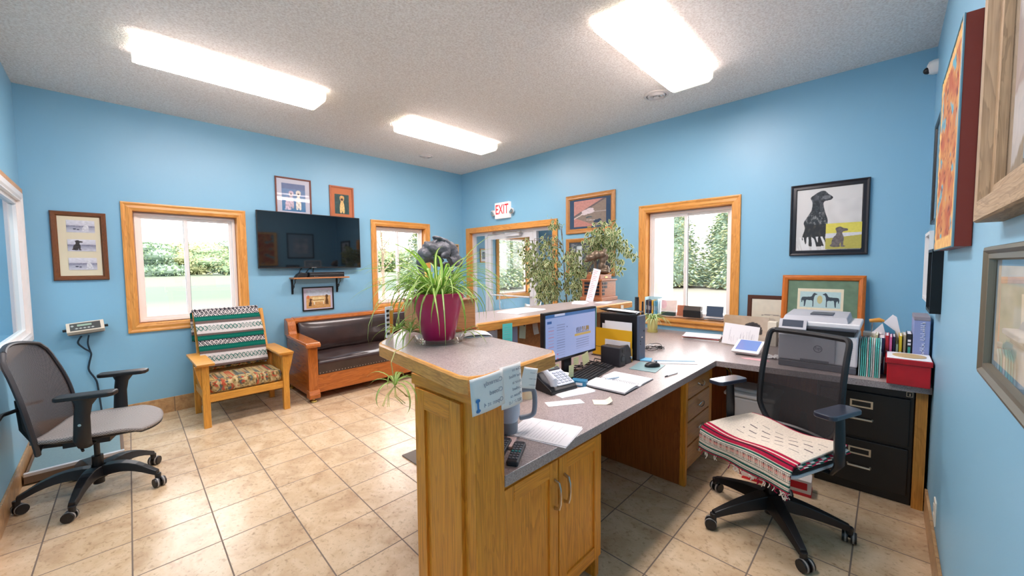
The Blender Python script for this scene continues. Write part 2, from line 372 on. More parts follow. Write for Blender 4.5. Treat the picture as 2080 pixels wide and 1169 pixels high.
# windows
CAS = [(0, 0), (0, .018), (.012, .020), (.03, .012), (.055, .016), (.07, .010), (.08, .008), (.08, -.03)]
def window(name, T, w_, h, mull, depth=.10, cas=.08, sill=0, fixed=False):
    r = struct(name, mat=T); lk = lt(r); c = cas
    MB(OAK[0]).ring(-c, -c, w_ + c, h + c, CAS, OAK[1]).build('casing', **lk)
    MB(OAK[0]).ring(0, 0, w_, h, [(0, 0), (0, -depth - .02)], OAK[1]).build('jamb', solid=.004, **lk)
    z = -depth
    b = MB(M_VINYL).ring(0, 0, w_, h, [(0, z), (.012, z), (.012, z + .022), (.035, z + .022), (.035, z - .02)])
    b.build('frame', **lk)
    if fixed: MB(M_GLASS).ngon([(.03, .03, z), (w_ - .03, .03, z), (w_ - .03, h - .03, z), (.03, h - .03, z)]).build('pane', **lk); return r
    b = MB(M_VINYL); a = mull * w_
    b.ring(.035, .035, a + .018, h - .035, [(0, z - .012), (0, z + .01), (.03, z + .01), (.03, z - .012)])
    b.build('sash', **lk)
    b = MB(M_VINYL).ring(a - .018, .035, w_ - .035, h - .035, [(0, z - .03), (0, z - .012), (.03, z - .012), (.03, z - .03)])
    b.use(M_DARK).box(a + .019, .04, z - .028, a + .023, h - .04, z - .013); b.build('sash', **lk)
    MB(M_GLASS).ngon([(.06, .06, z), (a - .008, .06, z), (a - .008, h - .06, z), (.06, h - .06, z)]).build('pane', **lk)
    MB(M_GLASS).ngon([(a + .008, .06, z - .02), (w_ - .06, .06, z - .02), (w_ - .06, h - .06, z - .02), (a + .008, h - .06, z - .02)]).build('pane', **lk)
    MB(M_WHITE).box(a - .012, h * .42, z + .01, a - .002, h * .42 + .07, z + .024).build('latch', bevel=.002, **lk)
    if sill: MB(OAK[0]).box(-c - .01, -.03, -depth, w_ + c + .01, 0.0, .035).build('sill', bevel=.004, **lk)
    return r
window('window_1', WA(W1[0], W1[2]), W1[1] - W1[0], W1[3] - W1[2], .475)
window('window_2', WA(W2[0], W2[2]), W2[1] - W2[0], W2[3] - W2[2], .47)
window('window_3', WB(W3[1], W3[2]), W3[1] - W3[0], W3[3] - W3[2], .46, sill=1)
window('window_4', WA(WV[0], WV[2]), WV[1] - WV[0], WV[3] - WV[2], .5, fixed=True)
# interior window with white frame in the left wall
r = struct('window_5', mat=WD(WDH[0], WDH[2])); lk = lt(r); ww, hh = WDH[1] - WDH[0], WDH[3] - WDH[2]
MB(M_VINYL).ring(-.06, -.06, ww + .06, hh + .06, [(0, 0), (0, .022), (.04, .022), (.055, .014), (.064, .014), (.064, -.06)]).build('frame', **lk)
MB(M_VINYL).ring(.005, .005, ww - .005, hh - .005, [(0, -.06), (.0, -.01), (.03, -.01), (.03, -.05)]).build('sash', **lk)
MB(OAK[0]).box(-.09, hh + .062, 0, ww + .07, hh + .10, .02).build('casing', bevel=.003, **lk)
MB(glass_mat('interior_glass', (.82, .93, .96, 1), 1.5, .02, .06)).ngon([(.02, .02, -.03), (ww - .02, .02, -.03), (ww - .02, hh - .02, -.03), (.02, hh - .02, -.03)]).build('pane', **lk)

# glazed entrance door and sidelights in the back right wall
r = struct('door_1', mat=WB(DR[1], 0)); lk = lt(r); ww, hh = DR[1] - DR[0], DR[3]
c = .085
b = MB(OAK[1])
b.box(-c, 0, 0, 0, hh + c, .02).box(ww, 0, 0, ww + c, hh + c, .02).use(OAK[0]).box(0, hh, 0, ww, hh + c, .02).use(OAK[1])
b.box(-.004, 0, -.06, .004, hh, .0).box(ww - .004, 0, -.06, ww + .004, hh, 0).use(OAK[0]).box(0, hh - .004, -.06, ww, hh + .004, 0)
b.build('casing', bevel=.003, **lk)
yy = lambda y: DR[1] - y
b = MB(M_ALU)   # storefront framing: outer frame, two mullions
for a, e in ((0, .045), (ww - .045, ww), (yy(4.80), yy(4.735)), (yy(3.75), yy(3.69))): b.box(a, 0, -.11, e, hh, -.05)
for k in range(3):
    seg_ = ((.045, yy(4.80)), (yy(4.735), yy(3.75)), (yy(3.69), ww - .045))[k]; b.box(seg_[0], hh - .05, -.11, seg_[1], hh, -.05)
    if k != 1: b.box(seg_[0], 0, -.11, seg_[1], .12, -.05)
b.build('frame', bevel=.002, **lk)
for a, e in ((.045, yy(4.80)), (yy(3.69), ww - .045)): MB(M_GLASS).ngon([(a, .12, -.08), (e, .12, -.08), (e, hh - .05, -.08), (a, hh - .05, -.08)]).build('sidelight_pane', **lk)
a, e = yy(4.73), yy(3.755); dz = -.075
b = MB(M_ALU).box(a, .01, dz - .02, a + .07, hh - .055, dz + .022).box(e - .07, .01, dz - .02, e, hh - .055, dz + .022).box(a + .07, hh - .125, dz - .02, e - .07, hh - .055, dz + .022).box(a + .07, .01, dz - .02, e - .07, .25, dz + .022)
leaf = b.build('door_leaf', bevel=.002, **lk)
MB(M_GLASS).ngon([(a + .07, .25, dz), (e - .07, .25, dz), (e - .07, hh - .125, dz), (a + .07, hh - .125, dz)]).build('pane', **lt(leaf))
b = MB(M_ALU).tube([(a + .035, 1.02, dz + .022), (a + .035, 1.02, dz + .07), (e - .035, 1.02, dz + .07), (e - .035, 1.02, dz + .022)], .012, 8).tube([(a + .3, 1.02, dz + .06), (a + .3, .80, dz + .06), (a + .3, .80, dz + .022)], .008, 8)
b.build('push_bar', smooth=True, **lt(leaf))
b = MB(M_ALU).box(yy(4.28), hh - .10, dz + .022, yy(3.98), hh - .045, dz + .085).use(M_CHROME).box(yy(4.02), hh - .06, dz + .05, yy(3.95), hh - .035, dz + .10).tube([(yy(3.98), hh - .045, dz + .09), (yy(4.35), hh - .035, dz + .15), (yy(4.60), hh - .03, dz + .04)], .008, 6)
b.build('door_closer', bevel=.002, **lt(leaf))
# outer entrance door of the vestibule
r = struct('door_2', mat=frame4((VX1, 4.6, 0), (0, -1, 0), (0, 0, 1), (-1, 0, 0))); lk = lt(r)
MB(M_ALU).ring(0, 0, 1.1, 2.1, [(0, -.1), (0, -.04), (.09, -.04), (.09, -.1)]).build('frame', **lk)
MB(M_GLASS).ngon([(.09, .09, -.07), (1.01, .09, -.07), (1.01, 2.01, -.07), (.09, 2.01, -.07)]).build('pane', **lk)

# ---------------------------------------------------------------- ceiling lights and registers
M_LENS = plain('lit_acrylic_lens', (255, 243, 240), .5, emit=LAMP)
M_LENS_SIDE = plain('lit_lens_side', (255, 247, 240), .5, emit=LAMP * .03)
M_LENS_END = plain('acrylic_lens_end', (250, 244, 226), .4, emit=.75)
def ceiling_light(x0, y0, x1, y1, label):
    t = thing('ceiling_light', label, 'ceiling light', ((x0 + x1) / 2, (y0 + y1) / 2, CEIL), group='fluorescent fixtures on the ceiling')
    z0 = CEIL - .095
    MB(M_WHITE).box(x0 + .03, y0 + .05, CEIL - .03, x1 - .03, y1 - .05, CEIL - .0005).build('housing', t)
    poly = [(y0, CEIL - .02), (y0, CEIL - .072), (y0 + .03, z0), (y1 - .03, z0), (y1, CEIL - .072), (y1, CEIL - .02)]
    b = MB(M_LENS); n = 6
    vs = [(x, y, z) for x in (x0 + .02, x1 - .02) for y, z in poly]
    b.add(vs, [(i, i + 1, n + i + 1, n + i) for i in (1, 2, 3)]); b.use(M_LENS_SIDE).add(vs, [(i, i + 1, n + i + 1, n + i) for i in (0, 4)]); b.build('lens', t)
    for a, e in ((x0, x0 + .02), (x1 - .02, x1)): MB(M_LENS_END).prism([(y, z) for y, z in poly], a, e, axis=0).build('end_cap', t)
ceiling_light(.185, 3.63, 1.41, 3.96, 'long fluorescent ceiling light nearest the left wall')
ceiling_light(2.25, 3.64, 3.52, 3.97, 'smaller looking fluorescent ceiling light near the far corner of the room')
ceiling_light(.17, 1.06, 1.40, 1.40, 'fluorescent ceiling light over the near end of the reception counter')
ceiling_light(2.23, 1.07, 3.46, 1.41, 'wide fluorescent ceiling light above the desk, beside a round vent')
M_VENT = plain('painted_register', (214, 208, 206), .5)
def vent(x, y, label, r=.10):
    t = thing('ceiling_vent', label, 'vent', (x, y, CEIL), group='round ceiling vents')
    MB(M_VENT).lathe([(r, -.001), (r, -.008), (r * .8, -.014), (r * .78, -.004)], 32, (x, y, CEIL)).build('flange', t, smooth=True)
    for k in (.62, .4):
        MB(M_VENT).lathe([(r * k + .012, -.01), (r * k, -.024), (r * k - .012, -.012)], 32, (x, y, CEIL)).build('cone_ring', t, smooth=True)
    MB(M_DARK).lathe([(r * .78, -.006), (.001, -.006)], 32, (x, y, CEIL), caps=False).build('throat', t)
    MB(M_VENT).lathe([(.022, -.01), (.026, -.028), (.001, -.03)], 24, (x, y, CEIL)).build('centre_cap', t, smooth=True)
vent(3.60, 1.60, 'round white ceiling vent touching the end of the desk light', .11)
vent(3.20, 4.77, 'small round white ceiling vent near the far corner, beyond the lights')
# unseen glowing box, added to brighten the neighbouring room behind the interior window
t = thing('ceiling_light', 'unseen light added to brighten the room behind the interior window', 'ceiling light', (XD - .95, 4.2, CEIL))
MB(plain('added_light_next_room', (255, 253, 248), .5, emit=9.0)).box(XD - 1.25, 3.6, CEIL - .08, XD - .65, 4.8, CEIL - .01).build('lens', t)

# ---------------------------------------------------------------- outdoors
def lawn_mat():
    t = NT('lawn'); v = t.coord(); n = t.noise(v, .35, 4, .6)
    tc = t.n('ShaderNodeTexCoord'); sp = t.n('ShaderNodeSeparateXYZ'); t.l(tc.outputs['Object'], sp.inputs[0])
    band = t.ramp(t.math('DIVIDE', sp.outputs[1], 80.0), [(0, L(110, 106, 96)), (.18, L(94, 94, 82)), (.30, L(76, 82, 68)), (.36, L(50, 70, 52)), (.62, L(48, 68, 50)), (.70, L(68, 82, 58)), (1, L(66, 80, 56))])
    t.l(t.mix(.3, band, t.ramp(n, [(.3, (.6, .66, .5, 1)), (.7, (1, 1, 1, 1))]), 'MULTIPLY'), t.b.inputs['Base Color']); t.b.inputs['Roughness'].default_value = .95; return t.m
o = MB(lawn_mat()).box(-160, -60, -.35, 240, 260, -.25).build('ground_lawn'); o['kind'] = 'structure'
o = MB(plain('gravel_drive', (206, 200, 190), .9, nz=.12, nscale=6)).box(7.2, -40, -.25, 15, 26, -.235).build('ground_driveway'); o['kind'] = 'structure'
rnd = random.Random(4)
M_LEAFS = [plain('tree_leaf_%s' % n, c, .8, spec=.2) for n, c in (('olive', (140, 146, 104)), ('green', (116, 138, 102)), ('spruce', (124, 144, 126)), ('pale', (164, 168, 124)), ('amber', (190, 146, 100)))]
M_BARK = plain('bark', (120, 104, 90), .9, nz=.2, nscale=12)
def crown_mesh(name, mats, blobs, nleaf, size, parent, rr, sx=1.0):
    b = MB(mats[0])
    for c, rad in blobs:
        b.use(mats[0]).ell(c, tuple(x * .82 for x in rad), 12, 8)
    for _ in range(nleaf):
        c, rad = rr.choice(blobs); d = Vector((rr.gauss(0, 1), rr.gauss(0, 1), rr.gauss(0, 1))).normalized(); k = rr.uniform(.82, 1.08)
        p = Vector(c) + Vector((d.x * rad[0], d.y * rad[1], d.z * rad[2])) * k
        a = Vector((rr.gauss(0, 1), rr.gauss(0, 1), rr.gauss(0, 1))).normalized(); e = a.orthogonal().normalized(); s = size * rr.uniform(.6, 1.3)
        b.use(rr.choice(mats)).ngon([tuple(p + a * s), tuple(p + e * s * .6), tuple(p - a * s), tuple(p - e * s * .6)])
    return b.build('crown', parent, world=False)
def deciduous(x, y, h, wd, mats, label, group, seed, name='tree'):
    rr = random.Random(seed); t = thing(name, label, 'tree', (x, y, -.25), rr.uniform(0, 6), group)
    MB(M_BARK).tube([(0, 0, 0), (0, 0, h * .45)], [wd * .05, wd * .035], 8).build('trunk', t, world=False)
    bl = [((rr.uniform(-.3, .3) * wd, rr.uniform(-.3, .3) * wd, h * rr.uniform(.10, .76)), (wd * rr.uniform(.22, .36),) * 2 + (h * rr.uniform(.16, .24),)) for _ in range(11)]
    crown_mesh('crown', mats, bl, 5200, wd * .024, t, rr); return t
def tree_copy(src, x, y, rz, s, label):
    c = src.copy(); COL.objects.link(c); c.location = (x, y, -.25); c.rotation_euler = (0, 0, rz); c.scale = (s, s, s); c['label'] = label
    for ch in src.children:
        d = ch.copy(); COL.objects.link(d); d.parent = c; d.matrix_parent_inverse = Matrix()
# far hedge of trees beyond the field, behind the two left windows
FT = 'field edge trees seen through the back left windows'
KIND = ('pale rounded tree', 'dark bluish tree', 'mid green spreading tree')
base = [deciduous(-8, 132, 8.6, 14, [M_LEAFS[0], M_LEAFS[3]], '', FT, 11), deciduous(7.2, 132, 9.2, 13.4, [M_LEAFS[2], M_LEAFS[1]], '', FT, 12), deciduous(22.4, 132, 8.2, 14, [M_LEAFS[1], M_LEAFS[0]], '', FT, 13)]
WHERE = ('left edge of the view through the big left window', 'middle of the big left window', 'right part of the big left window')
for k, o_ in enumerate(base): o_['label'] = KIND[k] + ' at the ' + WHERE[k]
for k, (i, x, y, s_, wh) in enumerate(((2, -.2, 79, 1.35, 'back row behind the left of the big left window'), (0, 8.6, 79, 1.4, 'back row behind the centre of the big left window'), (1, 17.6, 79, 1.3, 'back row right of the big left window'),
        (1, 29.5, 66, 1.0, 'left edge of the narrow window view'), (2, 37, 66, 1.05, 'middle of the narrow window view'), (0, 44.6, 66, 1.0, 'right edge of the narrow window view'), (0, 33.5, 80, 1.3, 'back row behind the narrow window, left'), (2, 42.5, 80, 1.3, 'back row behind the narrow window, right'))):
    tree_copy(base[i], x * 2, y * 2, k * 1.1, s_, KIND[i] + ' in the ' + wh)
# young tree and amber bush beyond the second window
t = thing('young_tree', 'slender young tree standing outside the narrow window right of the television', 'tree', (9.0, 17.2, -.25)); rr = random.Random(8)
b = MB(M_BARK).tube([(0, 0, 0), (.03, 0, 1.2), (0, .02, 3.4)], [.09, .07, .03], 8)
for k in range(9):
    a = rr.uniform(0, 6.28); z = 1.3 + k * .22; b.tube([(0, 0, z), (cos(a) * .5, sin(a) * .5, z + .6), (cos(a) * .8, sin(a) * .8, z + 1.3)], [.03, .02, .008], 5)
b.build('trunk', t, world=False)
b = MB()
for _ in range(900):
    p = Vector((rr.gauss(0, .55), rr.gauss(0, .55), 2.9 + rr.gauss(0, .75))); a = Vector((rr.gauss(0, 1), rr.gauss(0, 1), rr.gauss(0, 1))).normalized(); e = a.orthogonal().normalized(); s = .06
    b.use(rr.choice(M_LEAFS[:2] + [M_LEAFS[3]])).ngon([tuple(p + a * s), tuple(p + e * s * .6), tuple(p - a * s), tuple(p - e * s * .6)])
b.build('foliage', t, world=False)
t = thing('garden_bush', 'low amber coloured bush outside the narrow window', 'bush', (17, 36, -.25))
crown_mesh('foliage', [M_LEAFS[4], M_LEAFS[3]], [((0, 0, .5), (1.0, .9, .6)), ((1.1, .3, .4), (.8, .7, .5)), ((-1.2, 0, .4), (.8, .7, .45))], 500, .12, t, rr)
# conifers behind the right window and the entrance
CG = 'tall evergreens behind the right window and the entrance'
def conifer(x, y, h, wd, seed, label):
    rr = random.Random(seed); t = thing('evergreen_tree', label, 'tree', (x, y, -.25), 0, CG)
    MB(M_BARK).tube([(0, 0, 0), (0, 0, h * .9)], [.18, .03], 8).build('trunk', t, world=False)
    b = MB(M_LEAFS[2])
    for _ in range(11000):
        f = rr.random() ** 1.25; z = h * (.02 + .96 * f); a = rr.uniform(0, 6.283); lump = .78 + .34 * noise.noise(Vector((cos(a) * 2.2, sin(a) * 2.2, z * .8 + seed)))
        rad = wd * .5 * (1 - f ** 1.6) * lump * rr.uniform(.6, 1.05)
        p = Vector((cos(a) * rad, sin(a) * rad, z)); d = Vector((cos(a), sin(a), rr.uniform(-.7, .5))).normalized(); e = d.cross(Vector((rr.gauss(0, .5), rr.gauss(0, .5), 1))).normalized() * rr.uniform(.5, 1.0); s = .15
        b.use(M_LEAFS[rr.choice((2, 2, 1, 0, 3))]).ngon([tuple(p + d * s), tuple(p + e * s * .55), tuple(p - d * s), tuple(p - e * s * .55)])
    b.use(M_LEAFS[2]).lathe([(wd * .26, h * .04), (wd * .24, h * .3), (wd * .15, h * .65), (.02, h * .88)], 12)
    b.build('foliage', t, world=False); return t
c1 = conifer(30.5, 12.2, 7.6, 6.6, 21, 'tall bluish evergreen tree behind the right window')
c2 = conifer(31, 7.3, 6.0, 6.4, 22, 'shorter bluish evergreen tree behind the right window'); c2['label'] = 'shorter bluish evergreen tree among the tall ones'
c1['label'] = 'tall bluish evergreen tree in the middle of the right window'; c2['label'] = 'shorter bluish evergreen tree at the right side of the right window'
for i, (x, y, s_, wh) in enumerate(((31, 19.0, 1.1, 'at the left side of the right window'), (26, 26, 1.15, 'seen through the entrance door glass, right'), (20.5, 22, .95, 'seen through the entrance door glass, nearest'), (27, 33, 1.1, 'seen through the entrance door glass, farthest'),
        (20, 29.5, 1.0, 'seen at the left of the entrance door glass'), (37.5, 16.2, 1.2, 'in the second row behind the right window, left'), (37.5, 9.6, 1.2, 'in the second row behind the right window, middle'), (37, 3.0, 1.1, 'in the second row behind the right window, right'))):
    tree_copy((c1, c2)[i % 2], x, y, i * 1.3, s_, 'bluish evergreen tree ' + wh)
t = thing('meter_box', 'small beige meter box on the white siding outside the right window', 'meter box', (5.9, 2.55, 1.1)); MB(plain('meter_beige', (206, 196, 176), .5)).box(5.82, 2.50, 1.02, 5.98, 2.574, 1.26).build('box', t, bevel=.005); MB(M_WHITE).cyl((5.9, 2.54, -.25), (5.9, 2.54, 1.02), .025, .025, 10).build('conduit', t, smooth=True)
# chair seen in the vestibule
t = thing('waiting_chair', 'white curved plastic chair in the entrance vestibule', 'chair', (5.55, 5.0, 0), R(180))
b = MB(M_WHITE).sheet(lambda u, v: ((u - .5) * .46, -.22 + .36 * min(v / .5, 1) + .10 * max(0, v - .5), .44 + (.0 if v < .5 else (v - .5) * .62) + .04 * (u - .5) ** 2 * 4), 10, 16); b.build('seat_shell', t, solid=.012, smooth=True, world=False, angle=80)
for sx in (-1, 1):
    for sy in (-1, 1): MB(M_CHROME).tube([(sx * .2, sy * .17 - .03, .43), (sx * .23, sy * .21 - .03, 0)], .011, 8).build('leg', t, world=False)
# ---------------------------------------------------------------- pictures on the walls
def poly_in(pts, x, y):
    c = False; n = len(pts); j = n - 1
    for i in range(n):
        xi, yi = pts[i]; xj, yj = pts[j]
        if (yi > y) != (yj > y) and x < (xj - xi) * (y - yi) / (yj - yi) + xi: c = not c
        j = i
    return c
def spline(pts, k=4):
    out = []; n = len(pts)
    for i in range(n):
        p0, p1, p2, p3 = (Vector(pts[(i + j - 1) % n]) for j in range(4))
        for q in range(k):
            t = q / k; out.append(tuple(.5 * ((2 * p1) + (p2 - p0) * t + (2 * p0 - 5 * p1 + 4 * p2 - p3) * t * t + (3 * p1 - p0 - 3 * p2 + p3) * t ** 3)))
    return out
SIT = spline([(.10, .03), (.04, .10), (.12, .16), (.13, .32), (.20, .48), (.31, .60), (.33, .74), (.30, .82), (.28, .90), (.38, .97), (.52, .98), (.62, .92), (.80, .88), (.84, .82), (.80, .77), (.62, .74), (.60, .62), (.66, .48), (.66, .28), (.65, .10), (.76, .04), (.64, .00), (.55, .02), (.53, .22), (.48, .10), (.50, .02), (.30, .0)])
FRONT = spline([(.22, .02), (.18, .22), (.24, .50), (.34, .66), (.26, .74), (.20, .90), (.34, .98), (.50, 1.0), (.66, .98), (.80, .90), (.74, .74), (.66, .66), (.76, .50), (.82, .22), (.78, .02), (.60, .0), (.50, .12), (.40, .0)])
STAND = spline([(.02, .50), (.06, .62), (.14, .66), (.50, .68), (.66, .72), (.74, .88), (.84, .96), (.90, .92), (1.0, .88), (.98, .83), (.88, .80), (.82, .66), (.80, .50), (.79, .02), (.73, .02), (.72, .40), (.50, .44), (.34, .44), (.30, .22), (.26, .02), (.20, .02), (.20, .30), (.12, .44), (.08, .30), (.04, .28)])
def sil(shape, x, y, w_, h, flip=False): return lambda u, v: poly_in(shape, ((1 - (u - x) / w_) if flip else (u - x) / w_), (v - y) / h) if (x <= u <= x + w_ and y <= v <= y + h) else False
def rect(x0, y0, x1, y1): return lambda u, v: x0 <= u <= x1 and y0 <= v <= y1
def oval(cx, cy_, rx, ry): return lambda u, v: ((u - cx) / rx) ** 2 + ((v - cy_) / ry) ** 2 < 1
def wobble(c, k, u, v, s=12, seed=0):
    f = 1 + k * noise.noise(Vector((u * s, v * s, seed))); return tuple(min(1, max(0, x * f)) for x in c[:3])
def painter(bgc, layers, tex=.12, s=14, seed=0):
    """bgc: colour or function(u,v); layers: (test, colour) drawn in order"""
    def fn(u, v):
        c = bgc(u, v) if callable(bgc) else bgc
        for test, col in layers:
            if test(u, v): c = col(u, v) if callable(col) else col
        return wobble(c, tex, u, v, s, seed)
    return fn
def vmix(a, b_, t): t = max(0, min(1, t)); return tuple(x * (1 - t) + y * t for x, y in zip(a, b_))
FLAT = lambda d, z: [(0, 0), (0, z), (d, z), (d, z * .3)]
def picture(name, label, T, w_, h, fm, prof, mount=None, prints=(), glass=True, cat='picture', group=None, plate=None, nx=70):
    t = thing(name, label, cat, group=group, mat=T); lk = lt(t)
    b = MB(fm[0] if isinstance(fm, tuple) else fm); b.ring(0, 0, w_, h, prof, fm[1] if isinstance(fm, tuple) else None); d, z = prof[-1]; b.ngon([(0, 0, .001), (0, h, .001), (w_, h, .001), (w_, 0, .001)])
    b.build('frame', smooth=True, angle=30, **lk)
    if mount: MB(mount).box(d - .002, d - .002, .002, w_ - d + .002, h - d + .002, z - .002).build('mount', **lk)
    for k, (x0, y0, x1, y1, fn) in enumerate(prints):
        zz = z + .0008 * (k + 1) - .0012
        n = max(12, int(nx * (x1 - x0) / w_)); m = max(12, int(n * (y1 - y0) / (x1 - x0)))
        MB(M_PRINT).sheet(lambda u, v: (x0 + (x1 - x0) * u, y0 + (y1 - y0) * v, zz), n, m, fn).build('print', **lk)
    if plate: MB(plain('brass_plate', (206, 176, 110), .3, .8)).box(w_ / 2 - .03, plate, z + .001, w_ / 2 + .03, plate + .018, z + .004).build('name_plate', **lk)
    if glass: MB(M_PICGLASS).ngon([(d, d, z + .004), (w_ - d, d, z + .004), (w_ - d, h - d, z + .004), (d, h - d, z + .004)]).build('glass', **lk)
    return t
c = lambda *a: L(*a)[:3]
MOLD = [(0, 0), (0, .014), (.006, .022), (.016, .016), (.026, .02), (.034, .012), (.036, .008)]
THIN = [(0, 0), (0, .016), (.004, .019), (.014, .017), (.017, .008)]
THINP = lambda d: [(0, 0), (0, .016), (.003, .018), (d - .004, .016), (d, .008)]
WALNUT = wpair('burl_frame_wood', (44, 20, 8), (128, 74, 34), .3, 4.0)
def duckscene(dog, dogc, flip, seed):
    return painter(lambda u, v: vmix(c(176, 170, 186), c(222, 220, 226), v) if v > .45 else vmix(c(206, 204, 212), c(150, 150, 170), v * 2),
                   [(rect(0, .44, 1, .56), lambda u, v: wobble(c(140, 138, 156), .5, u, v, 20, seed)), (oval(.28, .28, .06, .05), c(60, 60, 74)), (oval(.40, .24, .05, .05), c(90, 88, 110)),
                    (dog, dogc)], .15, 9, seed)
dogw = lambda u, v: wobble(c(214, 212, 216), .35, u, v, 16, 3); dogb = lambda u, v: wobble(c(66, 56, 52), .6, u, v, 14, 5)
pw = .190
picture('triple_picture', 'burl wood frame with three small dog prints stacked in a cream mount', WA(-.342, 1.386), .345, .620, WALNUT, [(0, 0), (0, .016), (.008, .026), (.03, .024), (.036, .012), (.042, .010)], plain('cream_mount', (226, 214, 184), .9),
        [(.095, .435, .270, .545, duckscene(sil(SIT, .5, .08, .42, .86), dogw, 0, 1)), (.095, .265, .270, .372, duckscene(sil(SIT, .12, .08, .5, .86), dogb, 0, 2)), (.095, .095, .270, .205, duckscene(sil(SIT, .5, .08, .38, .8, True), dogw, 0, 3))], nx=200)
goldm = lambda a, s: (lambda u, v: wobble(a, .45, u, v, 12, s))
picture('dog_portrait', 'thin red brown frame with several pale dogs seated on a blue ground above the television', WA(1.43, 2.06), .405, .525, plain('mahogany_frame', (112, 52, 34), .35), THINP(.018), plain('pale_grey_mount', (196, 196, 208), .9),
        [(.07, .12, .335, .455, painter(lambda u, v: vmix(c(72, 124, 168), c(120, 140, 176), v), [(rect(0, .80, 1, 1), c(108, 122, 158)), (sil(SIT, .0, .04, .40, .48, True), goldm(c(206, 186, 200), 1)), (sil(FRONT, .22, .10, .34, .64), goldm(c(196, 178, 190), 2)), (sil(FRONT, .52, .06, .36, .72), goldm(c(224, 216, 204), 3)),
                                         (oval(.39, .62, .05, .03), c(70, 56, 66)), (oval(.70, .64, .05, .03), c(60, 52, 60))], .12, 10, 2))], nx=150)
ORF = plain('orange_mount', (198, 118, 78), .85)
picture('dog_portrait', 'orange brown frame with a golden dog on dark green above the television', WA(2.063, 2.10), .32, .465, plain('reddish_oak_frame', (170, 88, 48), .4), THINP(.022), ORF,
        [(.065, .10, .255, .36, painter(lambda u, v: wobble(c(44, 76, 74), .5, u, v, 8, 9), [(sil(FRONT, .24, .04, .54, .90), lambda u, v: wobble(vmix(c(222, 194, 130), c(210, 140, 70), abs(v - .3)), .35, u, v, 14, 4)), (oval(.5, .74, .10, .06), c(78, 44, 40)), (oval(.42, .82, .02, .015), c(30, 20, 20)), (oval(.58, .82, .02, .015), c(30, 20, 20))], .1))], nx=150)
picture('framed_photo', 'small black framed photo of a wooden bench below the shelf', WA(1.685, .930), .385, .305, M_BLACKM, THINP(.016), plain('lilac_mount', (196, 190, 208), .9),
        [(.045, .03, .345, .265, painter(lambda u, v: vmix(c(196, 150, 92), c(206, 164, 110), v / .6) if v < .68 else c(190, 200, 214), [(rect(.25, .34, .75, .6), c(226, 204, 150)), (rect(.27, .42, .73, .46), c(150, 110, 60)), (rect(.3, .2, .34, .36), c(230, 220, 200)), (rect(.68, .2, .72, .36), c(230, 220, 200)),
                                         (sil(SIT, .08, .12, .2, .42), c(70, 50, 36)), (sil(FRONT, .74, .16, .2, .56), c(96, 66, 34)), (oval(.08, .62, .05, .10), c(206, 110, 70))], .25, 12, 5))], nx=140)
t = picture('wall_plaque', 'small wooden plaque with engraved lines close to the far corner', WA(4.045, 1.562), .147, .297, plain('plaque_wood', (208, 168, 118), .4), [(0, 0), (0, .016), (.004, .019)], None, (), glass=False, cat='plaque')
MB(plain('plaque_face', (214, 176, 124), .4)).box(.004, .004, .0, .143, .293, .0195).build('board', **lt(t))
b = MB(plain('dark_ink', (52, 40, 40), .7))
for k in range(10):
    ww = (.05, .09, .08, .03)[k % 4]; b.box(.0735 - ww / 2, .045 + k * .022, .0196, .0735 + ww / 2, .05 + k * .022, .0202)
b.box(.02, .26, .0196, .127, .275, .0202); b.build('engraving', **lt(t))
# back right wall
NAVY = plain('navy_mount', (52, 76, 104), .85)
def aerial(u, v):
    col = c(140, 124, 112)
    if v > .42 + .62 * u: col = c(196, 138, 128)
    if abs(v - (.40 + .62 * u)) < .035: col = c(104, 92, 94)
    if v < .36 - .5 * u: col = c(188, 128, 118)
    if abs(v - (.32 + .55 * u)) < .014 and u < .34: col = c(228, 216, 214)
    if oval(.45, .56, .20, .085)(u, v) or oval(.52, .64, .11, .05)(u, v) or oval(.33, .48, .1, .04)(u, v): col = c(214, 200, 204)
    if abs(v - .535) < .010 and u > .6: col = c(206, 196, 196)
    if oval(.72, .17, .10, .06)(u, v) or oval(.80, .20, .06, .05)(u, v): col = c(34, 56, 82)
    if oval(.48, .34, .10, .03)(u, v) and not oval(.50, .31, .07, .02)(u, v): col = c(60, 84, 92)
    if abs(v - (.22 + .1 * (.6 - u))) < .01 and .4 < u < .66: col = c(208, 200, 200)
    return wobble(col, .16, u, v, 16, 3)
picture('aerial_photo', 'oak framed aerial photograph in a navy mount, higher of the two beside the door', WB(3.113, 1.893), .723, .495, wpair('honey_frame_wood', (142, 88, 38), (204, 142, 76), .35, 2), [(0, 0), (0, .018), (.01, .024), (.03, .02), (.045, .024), (.055, .014), (.06, .010)], NAVY, [(.125, .085, .60, .415, aerial)], plate=.064, nx=170)
picture('framed_print', 'oak framed dark print behind the leafy houseplant', WB(3.113, 1.345), .723, .485, wpair('honey_frame_wood', (142, 88, 38), (204, 142, 76), .35, 2), [(0, 0), (0, .018), (.01, .024), (.03, .02), (.045, .014), (.05, .010)], plain('dark_slate_mount', (58, 66, 78), .7), [(.12, .09, .60, .40, painter(c(80, 92, 100), [(rect(.1, .1, .28, .95), c(196, 206, 212)), (rect(.5, .2, .8, .7), c(44, 52, 60))], .3, 6, 8))])
